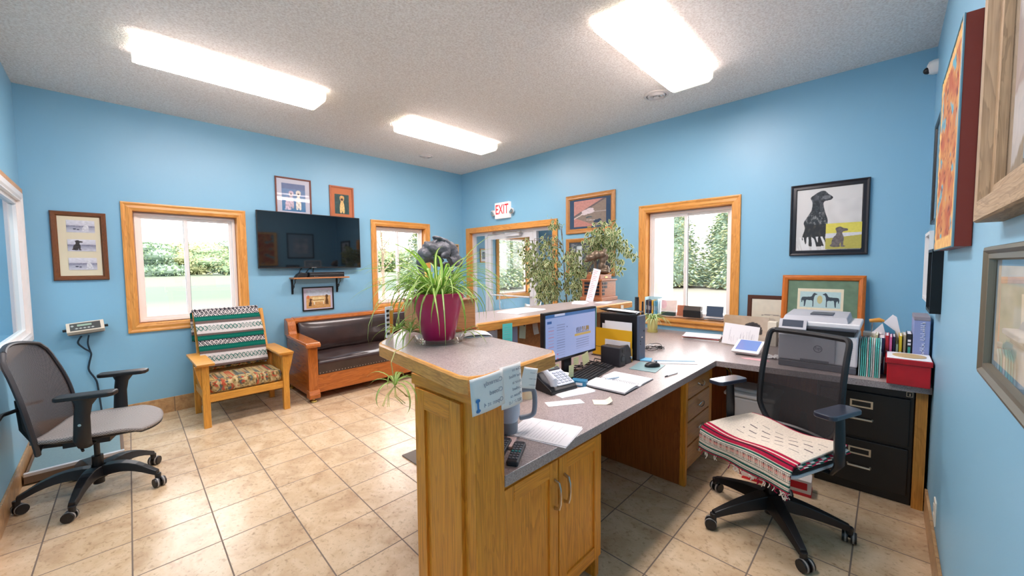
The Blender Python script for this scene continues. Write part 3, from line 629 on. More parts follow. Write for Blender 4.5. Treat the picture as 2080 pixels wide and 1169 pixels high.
def labrador(u, v):
    col = vmix(c(206, 204, 202), c(218, 217, 215), v); 
    if .35 < v < .8 and u > .5: col = wobble(col, .12, u, v, 7, 2)
    if poly_in(LAB, u, v): col = wobble(c(48, 50, 54), .9 if .3 < v < .62 else .45, u, v, 12, 6); 
    if poly_in(LAB, u, v):
        k = noise.noise(Vector((u * 22, v * 16, 3))) + .5 * noise.noise(Vector((u * 60, v * 50, 5)))
        if .42 < v < .62: col = vmix(c(40, 42, 46), c(150, 150, 150), max(0, k * 1.3))
        elif v < .42: col = vmix(c(34, 32, 32), c(78, 66, 58), max(0, k))
        elif v < .80: col = vmix(c(36, 38, 42), c(110, 112, 116), max(0, k * .8) + (.25 if oval(.40, .70, .03, .08)(u, v) else 0))
        else: col = vmix(c(52, 54, 58), c(150, 152, 156), max(0, k * .6) + (.35 if oval(.47, .85, .06, .03)(u, v) else 0))
        if oval(.285, .87, .045, .06)(u, v): col = vmix(c(30, 32, 36), c(120, 122, 126), (u - .24) * 5)
        if oval(.415, .895, .012, .008)(u, v) or oval(.555, .84, .014, .014)(u, v): col = c(8, 8, 10)
    if v < .22 and noise.noise(Vector((u * 26 + v * 8, v * 5, 1))) > .05 - (.2 - v): col = c(222, 222, 222)
    return col
LAB = spline([(.10, .10), (.10, .22), (.14, .36), (.12, .46), (.18, .56), (.24, .66), (.25, .78), (.22, .86), (.27, .90), (.36, .95), (.44, .955), (.50, .90), (.55, .865), (.57, .83), (.53, .80), (.44, .785), (.43, .72), (.46, .60), (.50, .48), (.49, .34), (.47, .2), (.48, .08), (.3, .06)])
field = painter(lambda u, v: c(214, 204, 92) if v > .62 else (c(206, 208, 212) if v > .42 + .1 * u else c(176, 168, 84)), [(sil(SIT, .1, .07, .62, .8), lambda u, v: wobble(c(104, 98, 98), .4, u, v, 14, 2))], .08)
picture('large_dog_photo', 'large black framed photo of a seated black dog on pale snow', WB(.648, 1.547), .523, .617, plain('black_frame', (26, 26, 34), .3), [(0, 0), (0, .022), (.008, .026), (.02, .02), (.04, .022), (.046, .012)], None,
        [(.046, .046, .477, .571, labrador)], nx=230)
t = thing('colour_snapshot', 'small colour snapshot of a grey dog tucked into the large black frame', 'photo', mat=WB(.648, 1.547, 0))
MB(M_PRINT).sheet(lambda u, v: (.252 + .232 * u, .052 + .215 * v, .019), 100, 90, field).build('print', **lt(t))
# exit sign
t = thing('exit_sign', 'white exit sign with red letters and two round emergency lamps over the door', 'sign', mat=WB(4.45, 2.215)); lk = lt(t)
MB(plain('sign_ivory', (240, 230, 226), .5, emit=.25)).box(0, 0, 0, .31, .24, .05).build('sign_box', bevel=.004, **lk)
text('EXIT', .205, 'lettering', t, plain('exit_red', (206, 30, 40), .5, emit=.3), Matrix.Translation((.155, .128, .0505)) @ Matrix.Diagonal((.68, 1, 1, 1)), world=False, bold=.002)
for sx, xx in ((-1, -.035), (1, .345)):
    b = MB(M_WHITE).cyl((xx, .10, .01), (xx + sx * .01, .09, .06), .040, .046, 20).use(M_CHROME).cyl((xx + sx * .01, .09, .061), (xx + sx * .01, .09, .064), .040, .03, 20)
    b.use(M_WHITE).box(min(xx, .155 if xx < 0 else .30), .08, .005, max(xx, 0 if xx < 0 else .31), .12, .03); b.build('lamp_head', smooth=True, **lk)
# certificate and sketch leaning behind the printer
def lean(x, y, z, tilt=R(7)):  # frame resting on the desk and leaning back on the back right wall
    return frame4((x, y, z), (0, -1, 0), (sin(tilt), 0, cos(tilt)), (-cos(tilt), 0, sin(tilt)))
def cert(u, v):
    col = c(226, 216, 188)
    if v > .58 and .06 < u < .94 and v < .93: col = c(178, 206, 206)
    for fl, x0 in ((False, .08), (True, .56)):
        if sil(STAND, x0, .60, .36, .32, fl)(u, v): col = c(50, 60, 70)
    if oval(.5, .76, .06, .09)(u, v): col = c(190, 184, 130)
    for x0 in (.08, .78):
        if rect(x0, .30, x0 + .16, .54)(u, v): col = c(206, 206, 196)
        if rect(x0 + .01, .315, x0 + .15, .525)(u, v): col = c(228, 222, 206)
    if .3 < u < .74 and (int(v * 34) % 3 == 0) and .1 < v < .52: col = vmix(col, c(170, 140, 120), .5)
    return wobble(col, .05, u, v, 20, 2)
t = picture('framed_certificate', 'orange brown framed certificate with two dark hounds in a green mount behind the printer', lean(XB - .115, .685, .765, R(8)), .56, .615, wpair('cherry_frame_wood', (150, 70, 20), (206, 116, 40), .3, 2), [(0, 0), (0, .02), (.005, .024), (.02, .03), (.04, .024), (.046, .012)], plain('green_mount', (104, 130, 104), .9, nz=.15, nscale=20), [(.115, .11, .425, .50, cert)], nx=330)
sk = painter(c(222, 216, 198), [(lambda u, v: abs(v - .5 - .3 * u + .25 * u * u) < .012 and u > .3, c(150, 146, 138)), (oval(.6, .45, .12, .05), c(190, 184, 172)), (oval(.75, .35, .1, .06), c(170, 164, 150))], .06, 9, 4)
picture('framed_sketch', 'dark brown framed pencil sketch leaning beside the certificate', lean(XB - .045, .962, .765, R(4)), .34, .42, plain('dark_walnut_frame', (78, 40, 22), .35), [(0, 0), (0, .02), (.03, .018), (.036, .012)], None, [(.036, .036, .304, .384, sk)])

# ---------------------------------------------------------------- right wall (seen at a grazing angle)
def blur_print(a, b_, s=4, seed=0): return lambda u, v: wobble(vmix(a, b_, .5 + .9 * noise.noise(Vector((u * s, v * s, seed)))), .1, u, v, 20, seed)
GREYWOOD = wpair('driftwood_frame', (106, 86, 66), (182, 156, 124), .6, 1.5)
MAPP = painter(lambda u, v: vmix(c(222, 208, 184), c(206, 190, 158), .5 + noise.noise(Vector((u * 5, v * 5, 2)))), [(rect(.2, .82, .95, .9), c(190, 196, 196)), (rect(.35, .45, .7, .62), c(214, 206, 190)), (oval(.3, .2, .14, .08), c(160, 180, 166)), (oval(.7, .25, .1, .12), c(168, 168, 160))], .2, 10, 6)
t = picture('framed_document', 'pewter beaded frame with an aged map like document on the right wall', WC(1.60, 1.185), .62, .335, plain('pewter_frame', (128, 120, 104), .35, .6), [(0, 0), (0, .016), (.004, .028), (.012, .030), (.02, .022), (.032, .022), (.036, .010)], plain('grey_blue_mount', (120, 150, 168), .8), [(.07, .05, .60, .285, MAPP)])
def driftprint(u, v):
    col = vmix(c(196, 170, 158), c(150, 172, 196), v * 1.2)
    if v < .14: col = c(150, 140, 124)
    if noise.noise(Vector((u * 3 + v, v * 7, 4))) > .12: col = c(214, 216, 220)
    return wobble(col, .12, u, v, 12, 1)
t = picture('large_framed_print', 'large deep driftwood frame with a pale blue print, highest on the right wall', WC(1.595, 1.582), .78, 1.06, GREYWOOD, [(0, 0), (0, .045), (.004, .05), (.05, .05), (.06, .03), (.085, .028), (.09, .012)], plain('taupe_mount', (168, 152, 132), .9), [(.14, .10, .70, .98, driftprint)])
t = picture('framed_certificate_small', 'black framed pale blue certificate, farthest of the upper pictures on the right wall', WC(3.70, 1.72), .62, .62, M_BLACKM, [(0, 0), (0, .02), (.004, .024), (.02, .02), (.024, .012)], plain('sky_mount', (150, 178, 200), .8), [(.14, .12, .48, .50, blur_print(c(196, 206, 214), c(150, 170, 190), 3, 7))])
t.name = 'framed_certificate'
t = picture('shadow_box', 'white deep frame, lower and farthest along the right wall', WC(3.86, 1.235), .40, .435, M_WHITE, [(0, 0), (0, .035), (.02, .035), (.022, .015)], plain('sky_mount', (150, 178, 200), .8), [(.06, .06, .34, .375, blur_print(c(206, 214, 220), c(160, 184, 200), 4, 8))])
t = picture('framed_photo', 'black deep frame beside the white one, lower on the right wall', WC(3.33, 1.205), .29, .345, M_BLACKM, [(0, 0), (0, .042), (.016, .042), (.018, .02)], None, [(.018, .018, .272, .327, blur_print(c(96, 70, 60), c(170, 160, 160), 4, 9))])
# painted relief canvas
t = thing('relief_painting', 'thick red edged relief painting with crackled orange and blue paint on the right wall', 'painting', mat=WC(2.86, 1.535)); lk = lt(t)
W_, H_ = .77, .80
MB(plain('rust_red_edge', (128, 44, 26), .5)).box(0, 0, .001, W_, H_, .044).build('panel', bevel=.002, **lk)
def crackle(u, v):
    n1 = noise.noise(Vector((u * 5, v * 9, 3))); n2 = noise.noise(Vector((u * 17, v * 23, 8)))
    col = vmix(c(170, 92, 66), c(200, 150, 92), .5 + n1 * 1.4)
    if n1 > .30: col = c(96, 160, 180)
    if n2 > .42: col = c(140, 50, 44)
    if n2 < -.42: col = c(110, 60, 60)
    if u < .1 or u > .9 or v < .06 or v > .94: col = vmix(c(206, 150, 96), c(226, 190, 120), .5 + n2)
    return col
MB(attr_mat('impasto', .7, .3, .6, 60)).sheet(lambda u, v: (W_ * u, H_ * v, .045 + .004 * abs(noise.noise(Vector((u * 14, v * 18, 2))))), 90, 90, crackle).build('painted_face', smooth=True, **lk)
MB(plain('turquoise_edge', (92, 134, 150), .5)).ring(-.001, -.001, W_ + .001, H_ + .001, [(0, .0425), (0, .0465), (.004, .049), (.006, .045)]).build('edge_strip', **lk)
# camera and outlet
t = thing('security_camera', 'white dome security camera near the top corner of the right wall', 'camera', mat=WC(4.17, 2.872)); lk = lt(t)
MB(M_WHITE).lathe([(.05, 0), (.05, .02), (.042, .045), (.02, .055), (.001, .056)], 24).build('housing', smooth=True, **lk)
MB(M_BLACK).ell((.008, -.018, .05), (.024, .024, .024)).build('lens_dome', smooth=True, **lk)
t = thing('wall_outlet', 'ivory electrical outlet low on the right wall', 'outlet', mat=WC(2.82, .19)); lk = lt(t)
MB(plain('ivory_plastic', (236, 230, 216), .4)).box(0, 0, 0, .08, .12, .006).build('cover_plate', bevel=.002, **lk)
for k in (.025, .070): MB(plain('ivory_plastic', (236, 230, 216), .4)).box(.022, k, .006, .058, k + .028, .009).build('socket', bevel=.002, **lk)
# picture in the vestibule
picture('framed_photo', 'small oak framed photo in the entrance vestibule, seen through the sidelight', WA(4.68, 1.55), .18, .25, (OAK[0], OAK[1]), THINP(.02), M_PAPER, [(.05, .06, .13, .19, blur_print(c(170, 170, 180), c(90, 96, 110), 3, 3))])
# ---------------------------------------------------------------- television wall
t = thing('television', 'large flat black television on the back left wall between the two windows', 'television', mat=WA(1.205, 1.478, 0)); lk = lt(t)
TW, TH = 1.215, .675
MB(M_BLACK).box(.40, .2, 0, .80, .5, .05).build('wall_mount', **lk)
b = MB(M_BLACK).box(0, 0, .055, TW, TH, .088).box(.1, .05, .045, TW - .1, TH - .2, .056); b.build('cabinet', bevel=.003, **lk)
scr = plain('glossy_screen', (8, 12, 18), .04, spec=.8)
MB(scr).box(.008, .014, .0875, TW - .008, TH - .008, .0892).build('screen', **lk)
MB(M_CHROME).box(TW / 2 - .03, .003, .088, TW / 2 + .03, .009, .0888).build('badge', **lk)
t = thing('wall_shelf', 'narrow wooden shelf on two black iron brackets under the television', 'shelf', mat=WA(1.545, 1.345)); lk = lt(t)
MB(wood('shelf_wood', (150, 92, 54), (196, 134, 84), 0, .45)).box(0, 0, 0, .68, .018, .17).build('board', bevel=.003, **lk)
for x in (.03, .575):
    b = MB(M_BLACKM).box(x - .011, -.19, .001, x + .011, 0, .008).box(x - .011, -.006, .001, x + .011, 0, .15)
    pts = [(x, -.17 + .17 * k / 14, .012 + .13 * (k / 14) + .012 * sin(k * 1.35)) for k in range(15)]; b.tube(pts, .005, 6)
    b.tube([(x, -.10 + .016 * cos(a * .6), .05 + .016 * sin(a * .6)) for a in range(11)], .004, 5); b.build('bracket', **lk)
t = thing('disc_player', 'black disc player on the small wooden shelf', 'disc player', mat=WA(1.73, 1.3632)); lk = lt(t)
MB(M_BLACK).box(0, 0, .02, .43, .062, .16).build('case', bevel=.003, **lk)
b = MB(M_CHROME).box(.01, .036, .160, .42, .039, .1612)
for k in range(3): b.box(.055 + k * .018, .008, .16, .063 + k * .018, .014, .1615)
b.build('trim_strip', **lk)
t = thing('game_console', 'small curved black device left of the disc player on the shelf', 'device', mat=WA(1.585, 1.3632)); lk = lt(t)
MB(M_BLACK).prism([(0, 0), (.11, 0), (.135, .02), (.125, .055), (.06, .062), (.02, .03)], .03, .14).build('case', bevel=.004, **lk)
b = MB(M_BLACK)
for x, e in ((.03, .08), (.10, .16), (.20, .02)): b.tube([(x, .03, .02), (x + e * .3, .09, .015), (x + e, .15, .02)], .005, 6)
o = b.build('cables'); o.matrix_basis = WA(1.62, 1.37); tag(o, 'black cables rising from the shelf to the television', 'cable', kind='stuff')

# ---------------------------------------------------------------- scale readout, cable and floor scale
t = thing('scale_readout', 'beige weighing scale readout with a dark keypad on the back left wall', 'scale display', mat=WA(-.285, .90) @ Matrix.Translation((.115, .06, .075)) @ Matrix.Rotation(R(5), 4, 'Z')); lk = lt(t)
BEI = plain('beige_enamel', (214, 200, 182), .4)
b = MB(BEI).at(rot=(R(-38), 0, 0)); b.cbox((0, .0, -.005), (.235, .10, .05)); b.build('case', bevel=.004, **lk)
b = MB(plain('keypad_membrane', (62, 62, 60), .4)).at(rot=(R(-38), 0, 0)); b.box(-.095, -.038, .0195, .095, .038, .0212)
b.use(plain('readout_lcd', (150, 172, 152), .3)).box(-.05, .004, .021, .04, .024, .0222)
b.use(plain('key_grey', (176, 178, 172), .5))
for k in range(5): b.ell((-.055 + k * .025, -.018, .0215), (.012, .008, .001), 4, 4)
b.ell((-.08, .012, .0215), (.012, .01, .001), 4, 4); b.build('keypad', **lk)
b = MB(plain('dark_steel', (96, 82, 74), .4, .4)).box(-.112, -.06, -.07, .112, -.02, .012).build('bracket', bevel=.002, **lk)
for sx in (-1, 1): MB(M_BLACK).cyl((sx * .118, -.01, -.01), (sx * .142, -.01, -.01), .012, .012).build('knob', bevel=.002, **lk)
b = MB(plain('dark_blue_cord', (28, 48, 62), .4))
b.tube(curve_pts([(-.20, YA - .07, .88), (-.225, YA - .05, .82), (-.19, YA - .03, .76), (-.15, YA - .02, .71), (-.165, YA - .02, .62), (-.17, YA - .02, .55), (-.13, YA - .02, .45), (-.12, YA - .018, .36), (-.11, YA - .04, .2), (-.10, YA - .12, .06), (-.10, 4.86, .05)]), .007, 8)
b.tube(curve_pts([(-.155, YA - .07, .88), (-.165, YA - .03, .80), (-.15, YA - .02, .71)]), .006, 8)
tag(b.build('scale_cable', smooth=True), 'dark cable hanging from the scale readout down the wall', 'cable')
t = thing('floor_scale', 'low platform scale with a grey glass top beside the left wall', 'floor scale', (-.21, 4.5, 0))
SX0, SX1, SY0, SY1 = XD + .02, .02, 4.22, 4.84
MB(plain('scale_frame_brown', (120, 98, 80), .5)).box(SX0, SY0, .012, SX1, SY1, .065).build('frame', t, bevel=.003)
MB(plain('ribbed_grey_mat', (126, 148, 150), .3, nz=.08, nscale=60, coat=.5)).box(SX0 + .02, SY0 + .03, .065, SX1 - .02, SY1 - .02, .082).build('platform', t, bevel=.004)
MB(M_ALU).box(SX0, SY0, .06, SX1, SY0 + .03, .084).build('edge_strip', t, bevel=.002)
for x in (SX0 + .05, SX1 - .05):
    for y in (SY0 + .05, SY1 - .05): MB(M_BLACK).cyl((x, y, 0), (x, y, .014), .02).build('foot', t)

# ---------------------------------------------------------------- mission style armchair
t = thing('armchair', 'golden oak slatted armchair with a patterned cushion under the left window', 'armchair', (.905, 4.8, 0))
X0, X1, Y0, Y1 = .575, 1.24, 4.50, 5.10
for x in (X0, X1):
    s = 1 if x == X0 else -1
    MB(MIS[2]).box(x - .028, Y0, 0, x + .028, Y0 + .058, .585).build('leg', t, bevel=.003)
    MB(MIS[2]).prism([(Y1 - .055, .0), (Y1 - .01, .0), (Y1 - .01, .585), (Y1 - .055, .585)], x - .024, x + .024, 0).build('leg', t, bevel=.003)
    b = MB(MIS[0]).prism([(Y0 - .045, .587), (Y0 - .06, .612), (Y1 + .03, .612), (Y1 + .03, .587)], x - .068, x + .068, 0); b.build('armrest', t, bevel=.006)
    b = MB(MIS[2]); pr = [(x - s * .028, .36), (x - s * .028, .583), (x - s * .078, .583), (x - s * .062, .50), (x - s * .045, .43)]
    if s < 0: pr = pr[::-1]
    n_ = len(pr); b.add([(p, Y0 + .012, q) for p, q in pr] + [(p, Y0 + .04, q) for p, q in pr], [tuple(range(n_)), tuple(reversed(range(n_, 2 * n_)))] + [(i, n_ + i, n_ + (i + 1) % n_, (i + 1) % n_) for i in range(n_)]); b.build('corbel', t)
    MB(MIS[1]).box(x - .012, Y0 + .058, .245, x + .012, Y1 - .055, .31).box(x - .012, Y0 + .058, .53, x + .012, Y1 - .055, .585).build('side_rail', t, bevel=.002)
    for k in range(7): MB(MIS[2]).box(x - .007, Y0 + .10 + k * .058, .31, x + .007, Y0 + .13 + k * .058, .53).build('slat', t)
MB(MIS[0]).box(X0 + .028, Y0 + .008, .235, X1 - .028, Y0 + .032, .305).build('front_rail', t, bevel=.003)
MB(MIS[0]).box(X0 + .028, Y1 - .05, .235, X1 - .028, Y1 - .02, .305).build('back_rail', t, bevel=.003)
BK0, BK1 = Vector((0, 4.98, .36)), Vector((0, 5.235, 1.02))   # reclined back, bottom and top
for x in (X0 + .03, X1 - .03):
    MB(MIS[2]).add([(x + a, BK0.y + e, BK0.z) for a, e in ((-.016, 0), (.016, 0), (.016, .04), (-.016, .04))] + [(x + a, BK1.y + e, BK1.z) for a, e in ((-.016, 0), (.016, 0), (.016, .03), (-.016, .03))],
                   [(0, 3, 2, 1), (4, 5, 6, 7), (0, 1, 5, 4), (1, 2, 6, 5), (2, 3, 7, 6), (3, 0, 4, 7)]).build('back_post', t, bevel=.003)
for f in (.06, .94):
    p = BK0.lerp(BK1, f); MB(MIS[0]).rbox(((X0 + X1) / 2, p.y + .018, p.z), (X1 - X0 - .09, .022, .07), (R(-21), 0, 0)).build('back_crossbar', t)
def tapestry(u, v):
    a, b_ = u * 3.2, v * 2.4; n1 = noise.noise(Vector((u * 22, v * 22, 5))); d = math.hypot((a % 1) - .5, (b_ % 1) - .5)
    col = vmix(c(150, 124, 78), c(196, 176, 132), .5 + n1)
    if .22 < d < .30: col = c(206, 176, 110)
    if d < .14: col = vmix(c(188, 130, 84), c(214, 190, 140), .5 + n1 * 1.5)
    if noise.noise(Vector((u * 14, v * 14, 1))) > .25: col = c(80, 92, 92)
    if noise.noise(Vector((u * 17, v * 17, 9))) > .28: col = c(176, 84, 60)
    if noise.noise(Vector((u * 40, v * 40, 3))) > .25: col = c(96, 84, 52)
    return col
def cushion(name, parent, x0, x1, y0, y1, z0, z1, rot=None, piv=None, amp=.012):
    """box cushion with a rounded, slightly domed surface, painted with the tapestry pattern"""
    b = MB(M_CLOTH); T = Matrix.Translation(piv) @ Matrix.Rotation(rot, 4, 'X') @ Matrix.Translation(-Vector(piv)) if rot else Matrix(); b.T = T
    cx_, cy_, cz_ = (x0 + x1) / 2, (y0 + y1) / 2, (z0 + z1) / 2; hx, hy, hz = (x1 - x0) / 2, (y1 - y0) / 2, (z1 - z0) / 2
    def pt(th, s):
        cs, sn = cos(th), sin(th); q = lambda a, p: math.copysign(abs(a) ** p, a)
        return q(cs, .22), q(sn, .4)
    nu, nv = 130, 110
    def fn(u, v):
        th = 2 * pi * v; a, z = pt(th, 0); e = (u - .5) * 2; taper = (1 - abs(e) ** 14 * .12)
        return (cx_ + hx * e, cy_ + hy * a * taper, cz_ + hz * z * taper + (amp * (1 - e * e) * (1 - a * a) if z > 0 else 0))
    b.sheet(fn, nu, nv, lambda u, v: (lambda p: tapestry(p[0] * 1.7, (p[1] - p[2]) * 1.7))(fn(u, v)))
    for e in (0, 1): b.add([fn(e, k / 60) for k in range(60)], [tuple(range(60))], [tapestry(.1, k / 60) + (1,) for k in range(60)])
    return b.build(name, parent, smooth=True, angle=60)
cushion('seat_cushion', t, X0 + .03, X1 - .03, Y0 + .015, Y1 - .10, .305, .415)
p = BK0.lerp(BK1, .5)
cushion('back_cushion', t, X0 + .055, X1 - .055, p.y - .10, p.y + .0, p.z - .28, p.z + .20, R(-21), (0, p.y, p.z), amp=0)
def serape(u, v):
    # v runs from the top edge down the front; stripes across
    n1 = noise.noise(Vector((u * 90, v * 70, 1)))
    W1_, TEAL, BRN, BLK, CRM = c(206, 200, 198), c(20, 110, 92), c(104, 88, 84), c(36, 40, 50), c(186, 176, 172)
    period = [(0, .10, 'p'), (.10, .19, 'g'), (.19, .235, 'b'), (.235, .27, 'w'), (.27, .36, 'q'), (.36, .40, 'w'), (.40, .44, 'b'), (.44, .53, 'g'), (.53, .62, 'p'), (.62, .72, 'g'), (.72, .76, 'b'), (.76, .81, 'w'), (.81, .91, 'q'), (.91, .96, 'w'), (.96, 1.01, 'b')]
    col = CRM; 
    for a, e, k in period:
        if a <= v < e:
            f = (v - a) / (e - a); x = (u * 16) % 1; d = abs(abs(x - .5) * 2 - abs(f - .5) * 2)
            if k == 'g': col = vmix(TEAL, c(12, 60, 60), abs(f - .5) * 1.6)
            elif k == 'b': col = BRN
            elif k == 'w': col = W1_
            elif k == 'p': col = c(214, 206, 204) if (d < .22 or d > .72) else BLK
            elif k == 'q': col = c(24, 96, 86) if (d < .22 or d > .80) else c(196, 190, 186)
            if f < .06: col = c(60, 50, 54)
    return wobble(col, .28, u, v, 80, 2)
def drape(u, v):
    x = X0 + .025 + (X1 - X0 - .085) * u - .018 * (1 - v); s = v  # v: 0 back hem, .35 top, 1 front hem
    if s < .30: f = s / .30; q = BK0.lerp(BK1, .55 + .45 * f); return (x - .015, q.y + .052 + .006 * sin(u * 9), q.z)
    if s < .38: f = (s - .30) / .08; return (x, BK1.y + .0025 + .0495 * cos(pi * f), BK1.z + .005 + .028 * sin(pi * f))
    f = (s - .38) / .62; q = BK1.lerp(BK0, f * .80); return (x, q.y - .047 - .085 * min(1, f * 3) + .006 * sin(u * 7 + f * 3), q.z - .012 * u * f)
b = MB(M_CLOTH)
b.sheet(drape, 110, 130, lambda u, v: serape(u, (v - .36) / .64 if v > .36 else (.36 - v) * 1.5))
o = b.build('serape_blanket', solid=.008, smooth=True, angle=80); tag(o, 'teal grey and white striped woven blanket draped over the oak armchair', 'blanket')
# ---------------------------------------------------------------- leather settle
t = thing('wooden_settle', 'antique wooden settle with dark leather seat and back under the television', 'sofa', (2.3, 4.9, 0))
S0, S1, F0, B0 = 1.46, 3.20, 4.50, 5.29
LEA = plain('dark_brown_leather', (52, 36, 34), .28, nz=.25, nscale=9, bump=.12, bscale=90, coat=.3)
for x0, x1, s in ((S0, S0 + .10, 1), (S1 - .10, S1, -1)):
    MB(MAH[2]).prism([(F0, .055), (F0 + .075, .055), (F0 + .075, .63), (F0, .63)], x0, x1, 0).build('front_post', t, bevel=.006)
    MB(MAH[0]).prism([(F0 - .025, .045), (F0 - .03, .09), (F0 - .01, .135), (F0 + .075, .135), (F0 + .075, .045)], x0 - .008, x1 + .008, 0).build('post_base', t, bevel=.008)
    xi = x0 + .02 if s > 0 else x1 - .02
    MB(MAH[1]).box(min(xi, xi + s * .03), F0 + .07, .06, max(xi, xi + s * .03), B0, .63).build('side_panel', t, bevel=.003)
    MB(MAH[1]).box(min(xi - s * .008, xi + s * .0), F0 + .07, .30, max(xi - s * .008, xi), B0, .33).build('side_rail', t, bevel=.002)
    MB(MAH[1]).prism([(F0 - .045, .612), (F0 - .05, .64), (F0 - .03, .668), (B0 - .16, .69), (B0 - .16, .655), (F0 + .02, .632)], x0 - .03, x1 + .02, 0).build('armrest', t, bevel=.008, seg=3)
    prof = [(B0, .655), (B0 - .20, .66), (B0 - .165, .72), (B0 - .15, .79), (B0 - .12, .845), (B0 - .06, .87), (B0, .865)]
    MB(MAH[2]).prism(prof, x0 - .004 if s > 0 else x0 + .01, x1 - .01 if s > 0 else x1 + .004, 0).build('back_scroll', t, bevel=.012, seg=3)
    for yy_ in (F0 + .03, B0 - .04): MB(plain('brass_caster', (190, 160, 84), .3, .8)).lathe([(.02, 0), (.036, .004), (.03, .016), (.014, .022), (.016, .056)], 20, ((x0 + x1) / 2, yy_, 0)).build('caster', t, smooth=True)
MB(MAH[0]).box(S0 + .09, F0 + .012, .095, S1 - .09, F0 + .04, .305).build('front_panel', t, bevel=.004)
MB(MAH[0]).box(S0 + .09, F0 + .04, .09, S1 - .09, B0, .115).build('bottom_board', t)
MB(MAH[0]).prism([(B0 - .12, .80), (B0 - .13, .835), (B0 - .10, .868), (B0 + .0, .875), (B0, .80)], S0 + .08, S1 - .08, 0).build('crest_rail', t, bevel=.006)
MB(MAH[0]).box(S0 + .08, B0 - .03, .1, S1 - .08, B0, .80).build('back_board', t)
def seatfn(u, v):
    x = S0 + .102 + (S1 - S0 - .204) * u; th = v
    path = [(F0 + .014, .295), (F0 + .008, .36), (F0 + .004, .415), (F0 + .012, .437), (F0 + .04, .448), (F0 + .3, .462), (F0 + .52, .452), (F0 + .62, .44)]
    k = th * (len(path) - 1); i = min(int(k), len(path) - 2); f = k - i; y = path[i][0] * (1 - f) + path[i + 1][0] * f; z = path[i][1] * (1 - f) + path[i + 1][1] * f
    return (x, y, z + (.006 * sin(u * 23 + 1) * sin(v * 3) if v > .5 else 0) + (.012 * sin(pi * min(1, max(0, (v - .5) * 2))) * sin(pi * u) if v > .5 else 0))
b = MB(LEA).sheet(seatfn, 60, 28); b.build('seat', t, smooth=True, angle=80, solid=.01)
def backfn(u, v):
    x = S0 + .112 + (S1 - S0 - .224) * u; z = .45 + .365 * v; bulge = .04 * (1 - abs(2 * u - 1) ** 10) * (1 - abs(2 * v - 1) ** 4)
    return (x, B0 - .17 + .06 * v - bulge - .02, z)
MB(LEA).sheet(backfn, 60, 20).build('backrest', t, smooth=True, angle=80, solid=.02)
b = MB(plain('nail_brass', (196, 180, 160), .3, .7))
for k in range(44):
    b.ell((S0 + .12 + k * (S1 - S0 - .24) / 43, F0 + .006, .312), (.0045, .003, .0045), 8, 5)
b.build('nail_heads', t)

# ---------------------------------------------------------------- office chairs
def mesh_weave(name, c1_, c2_, sc, see=0.0):
    t_ = NT(name); v = t_.coord((sc, sc, sc)); w1 = t_.n('ShaderNodeTexChecker'); t_.l(v, w1.inputs[0]); w1.inputs[1].default_value = L(*c1_); w1.inputs[2].default_value = L(*c2_); w1.inputs[3].default_value = 1.0
    t_.l(w1.outputs[0], t_.b.inputs['Base Color']); t_.b.inputs['Roughness'].default_value = .8; t_.bump(w1.outputs['Fac'], .4, .002)
    if see:
        tr = t_.n('ShaderNodeBsdfTransparent'); mx = t_.n('ShaderNodeMixShader'); mx.inputs[0].default_value = see
        t_.l(t_.b.outputs[0], mx.inputs[1]); t_.l(tr.outputs[0], mx.inputs[2]); t_.l(mx.outputs[0], t_.out.inputs[0])
    return t_.m
M_RUB = plain('caster_grey', (150, 148, 146), .5)
def caster_base(t, rad, a0, hub_top, arch, mat, colh=.10, cr=.026):
    b = MB(mat).lathe([(.045, .10), (.05, .13), (.042, .155), (.03, .16)], 20); b.build('hub', t, smooth=True, world=False)
    for k in range(5):
        a = a0 + k * 2 * pi / 5; d = Vector((cos(a), sin(a), 0)); s = Vector((-sin(a), cos(a), 0)); b = MB(mat); n = 9; rings = []
        for i in range(n):
            f = i / (n - 1); r_ = .03 + (rad - .03) * f; z = .145 + arch * sin(pi * min(1, f * 1.05) * .9) - (.145 - .085) * f ** 1.6; wd = .030 * (1 - f) + .021; th = .020 * (1 - f) + .015
            p = d * r_ + Vector((0, 0, z)); rings += [tuple(p - s * wd - Vector((0, 0, th))), tuple(p + s * wd - Vector((0, 0, th))), tuple(p + s * wd * .7 + Vector((0, 0, th))), tuple(p - s * wd * .7 + Vector((0, 0, th)))]
        b.add(rings, [(i * 4 + j, i * 4 + (j + 1) % 4, i * 4 + 4 + (j + 1) % 4, i * 4 + 4 + j) for i in range(n - 1) for j in range(4)] + [(3, 2, 1, 0), (n * 4 - 4, n * 4 - 3, n * 4 - 2, n * 4 - 1)])
        e = d * rad; b.cyl(tuple(e + Vector((0, 0, .05))), tuple(e + Vector((0, 0, .09))), .016, .018, 12)
        arm = b.build('base_arm', t, bevel=.004, world=False)
        q = a + 2.1 + k; ax = Vector((cos(q), sin(q), 0)); w_ = MB(M_BLACK)
        o0 = e + Vector((-ax.y, ax.x, 0)) * .012 + Vector((0, 0, cr))
        for sg in (-1, 1):
            w_.use(M_BLACK).cyl(tuple(o0 + ax * sg * .006), tuple(o0 + ax * sg * .030), cr, cr * .94, 20)
            w_.use(M_RUB).cyl(tuple(o0 + ax * sg * .012), tuple(o0 + ax * sg * .020), cr + .0008, cr + .0008, 20)
        w_.use(M_BLACK).cbox(tuple(o0 + Vector((0, 0, .014))), (.02, .02, .028)); w_.build('caster', arm, smooth=True, world=False)
    MB(M_BLACK).cyl((0, 0, .06), (0, 0, hub_top * .62), .028, .028, 20).cyl((0, 0, hub_top * .6), (0, 0, hub_top), .015, .015, 16).build('gas_column', t, smooth=True, world=False)
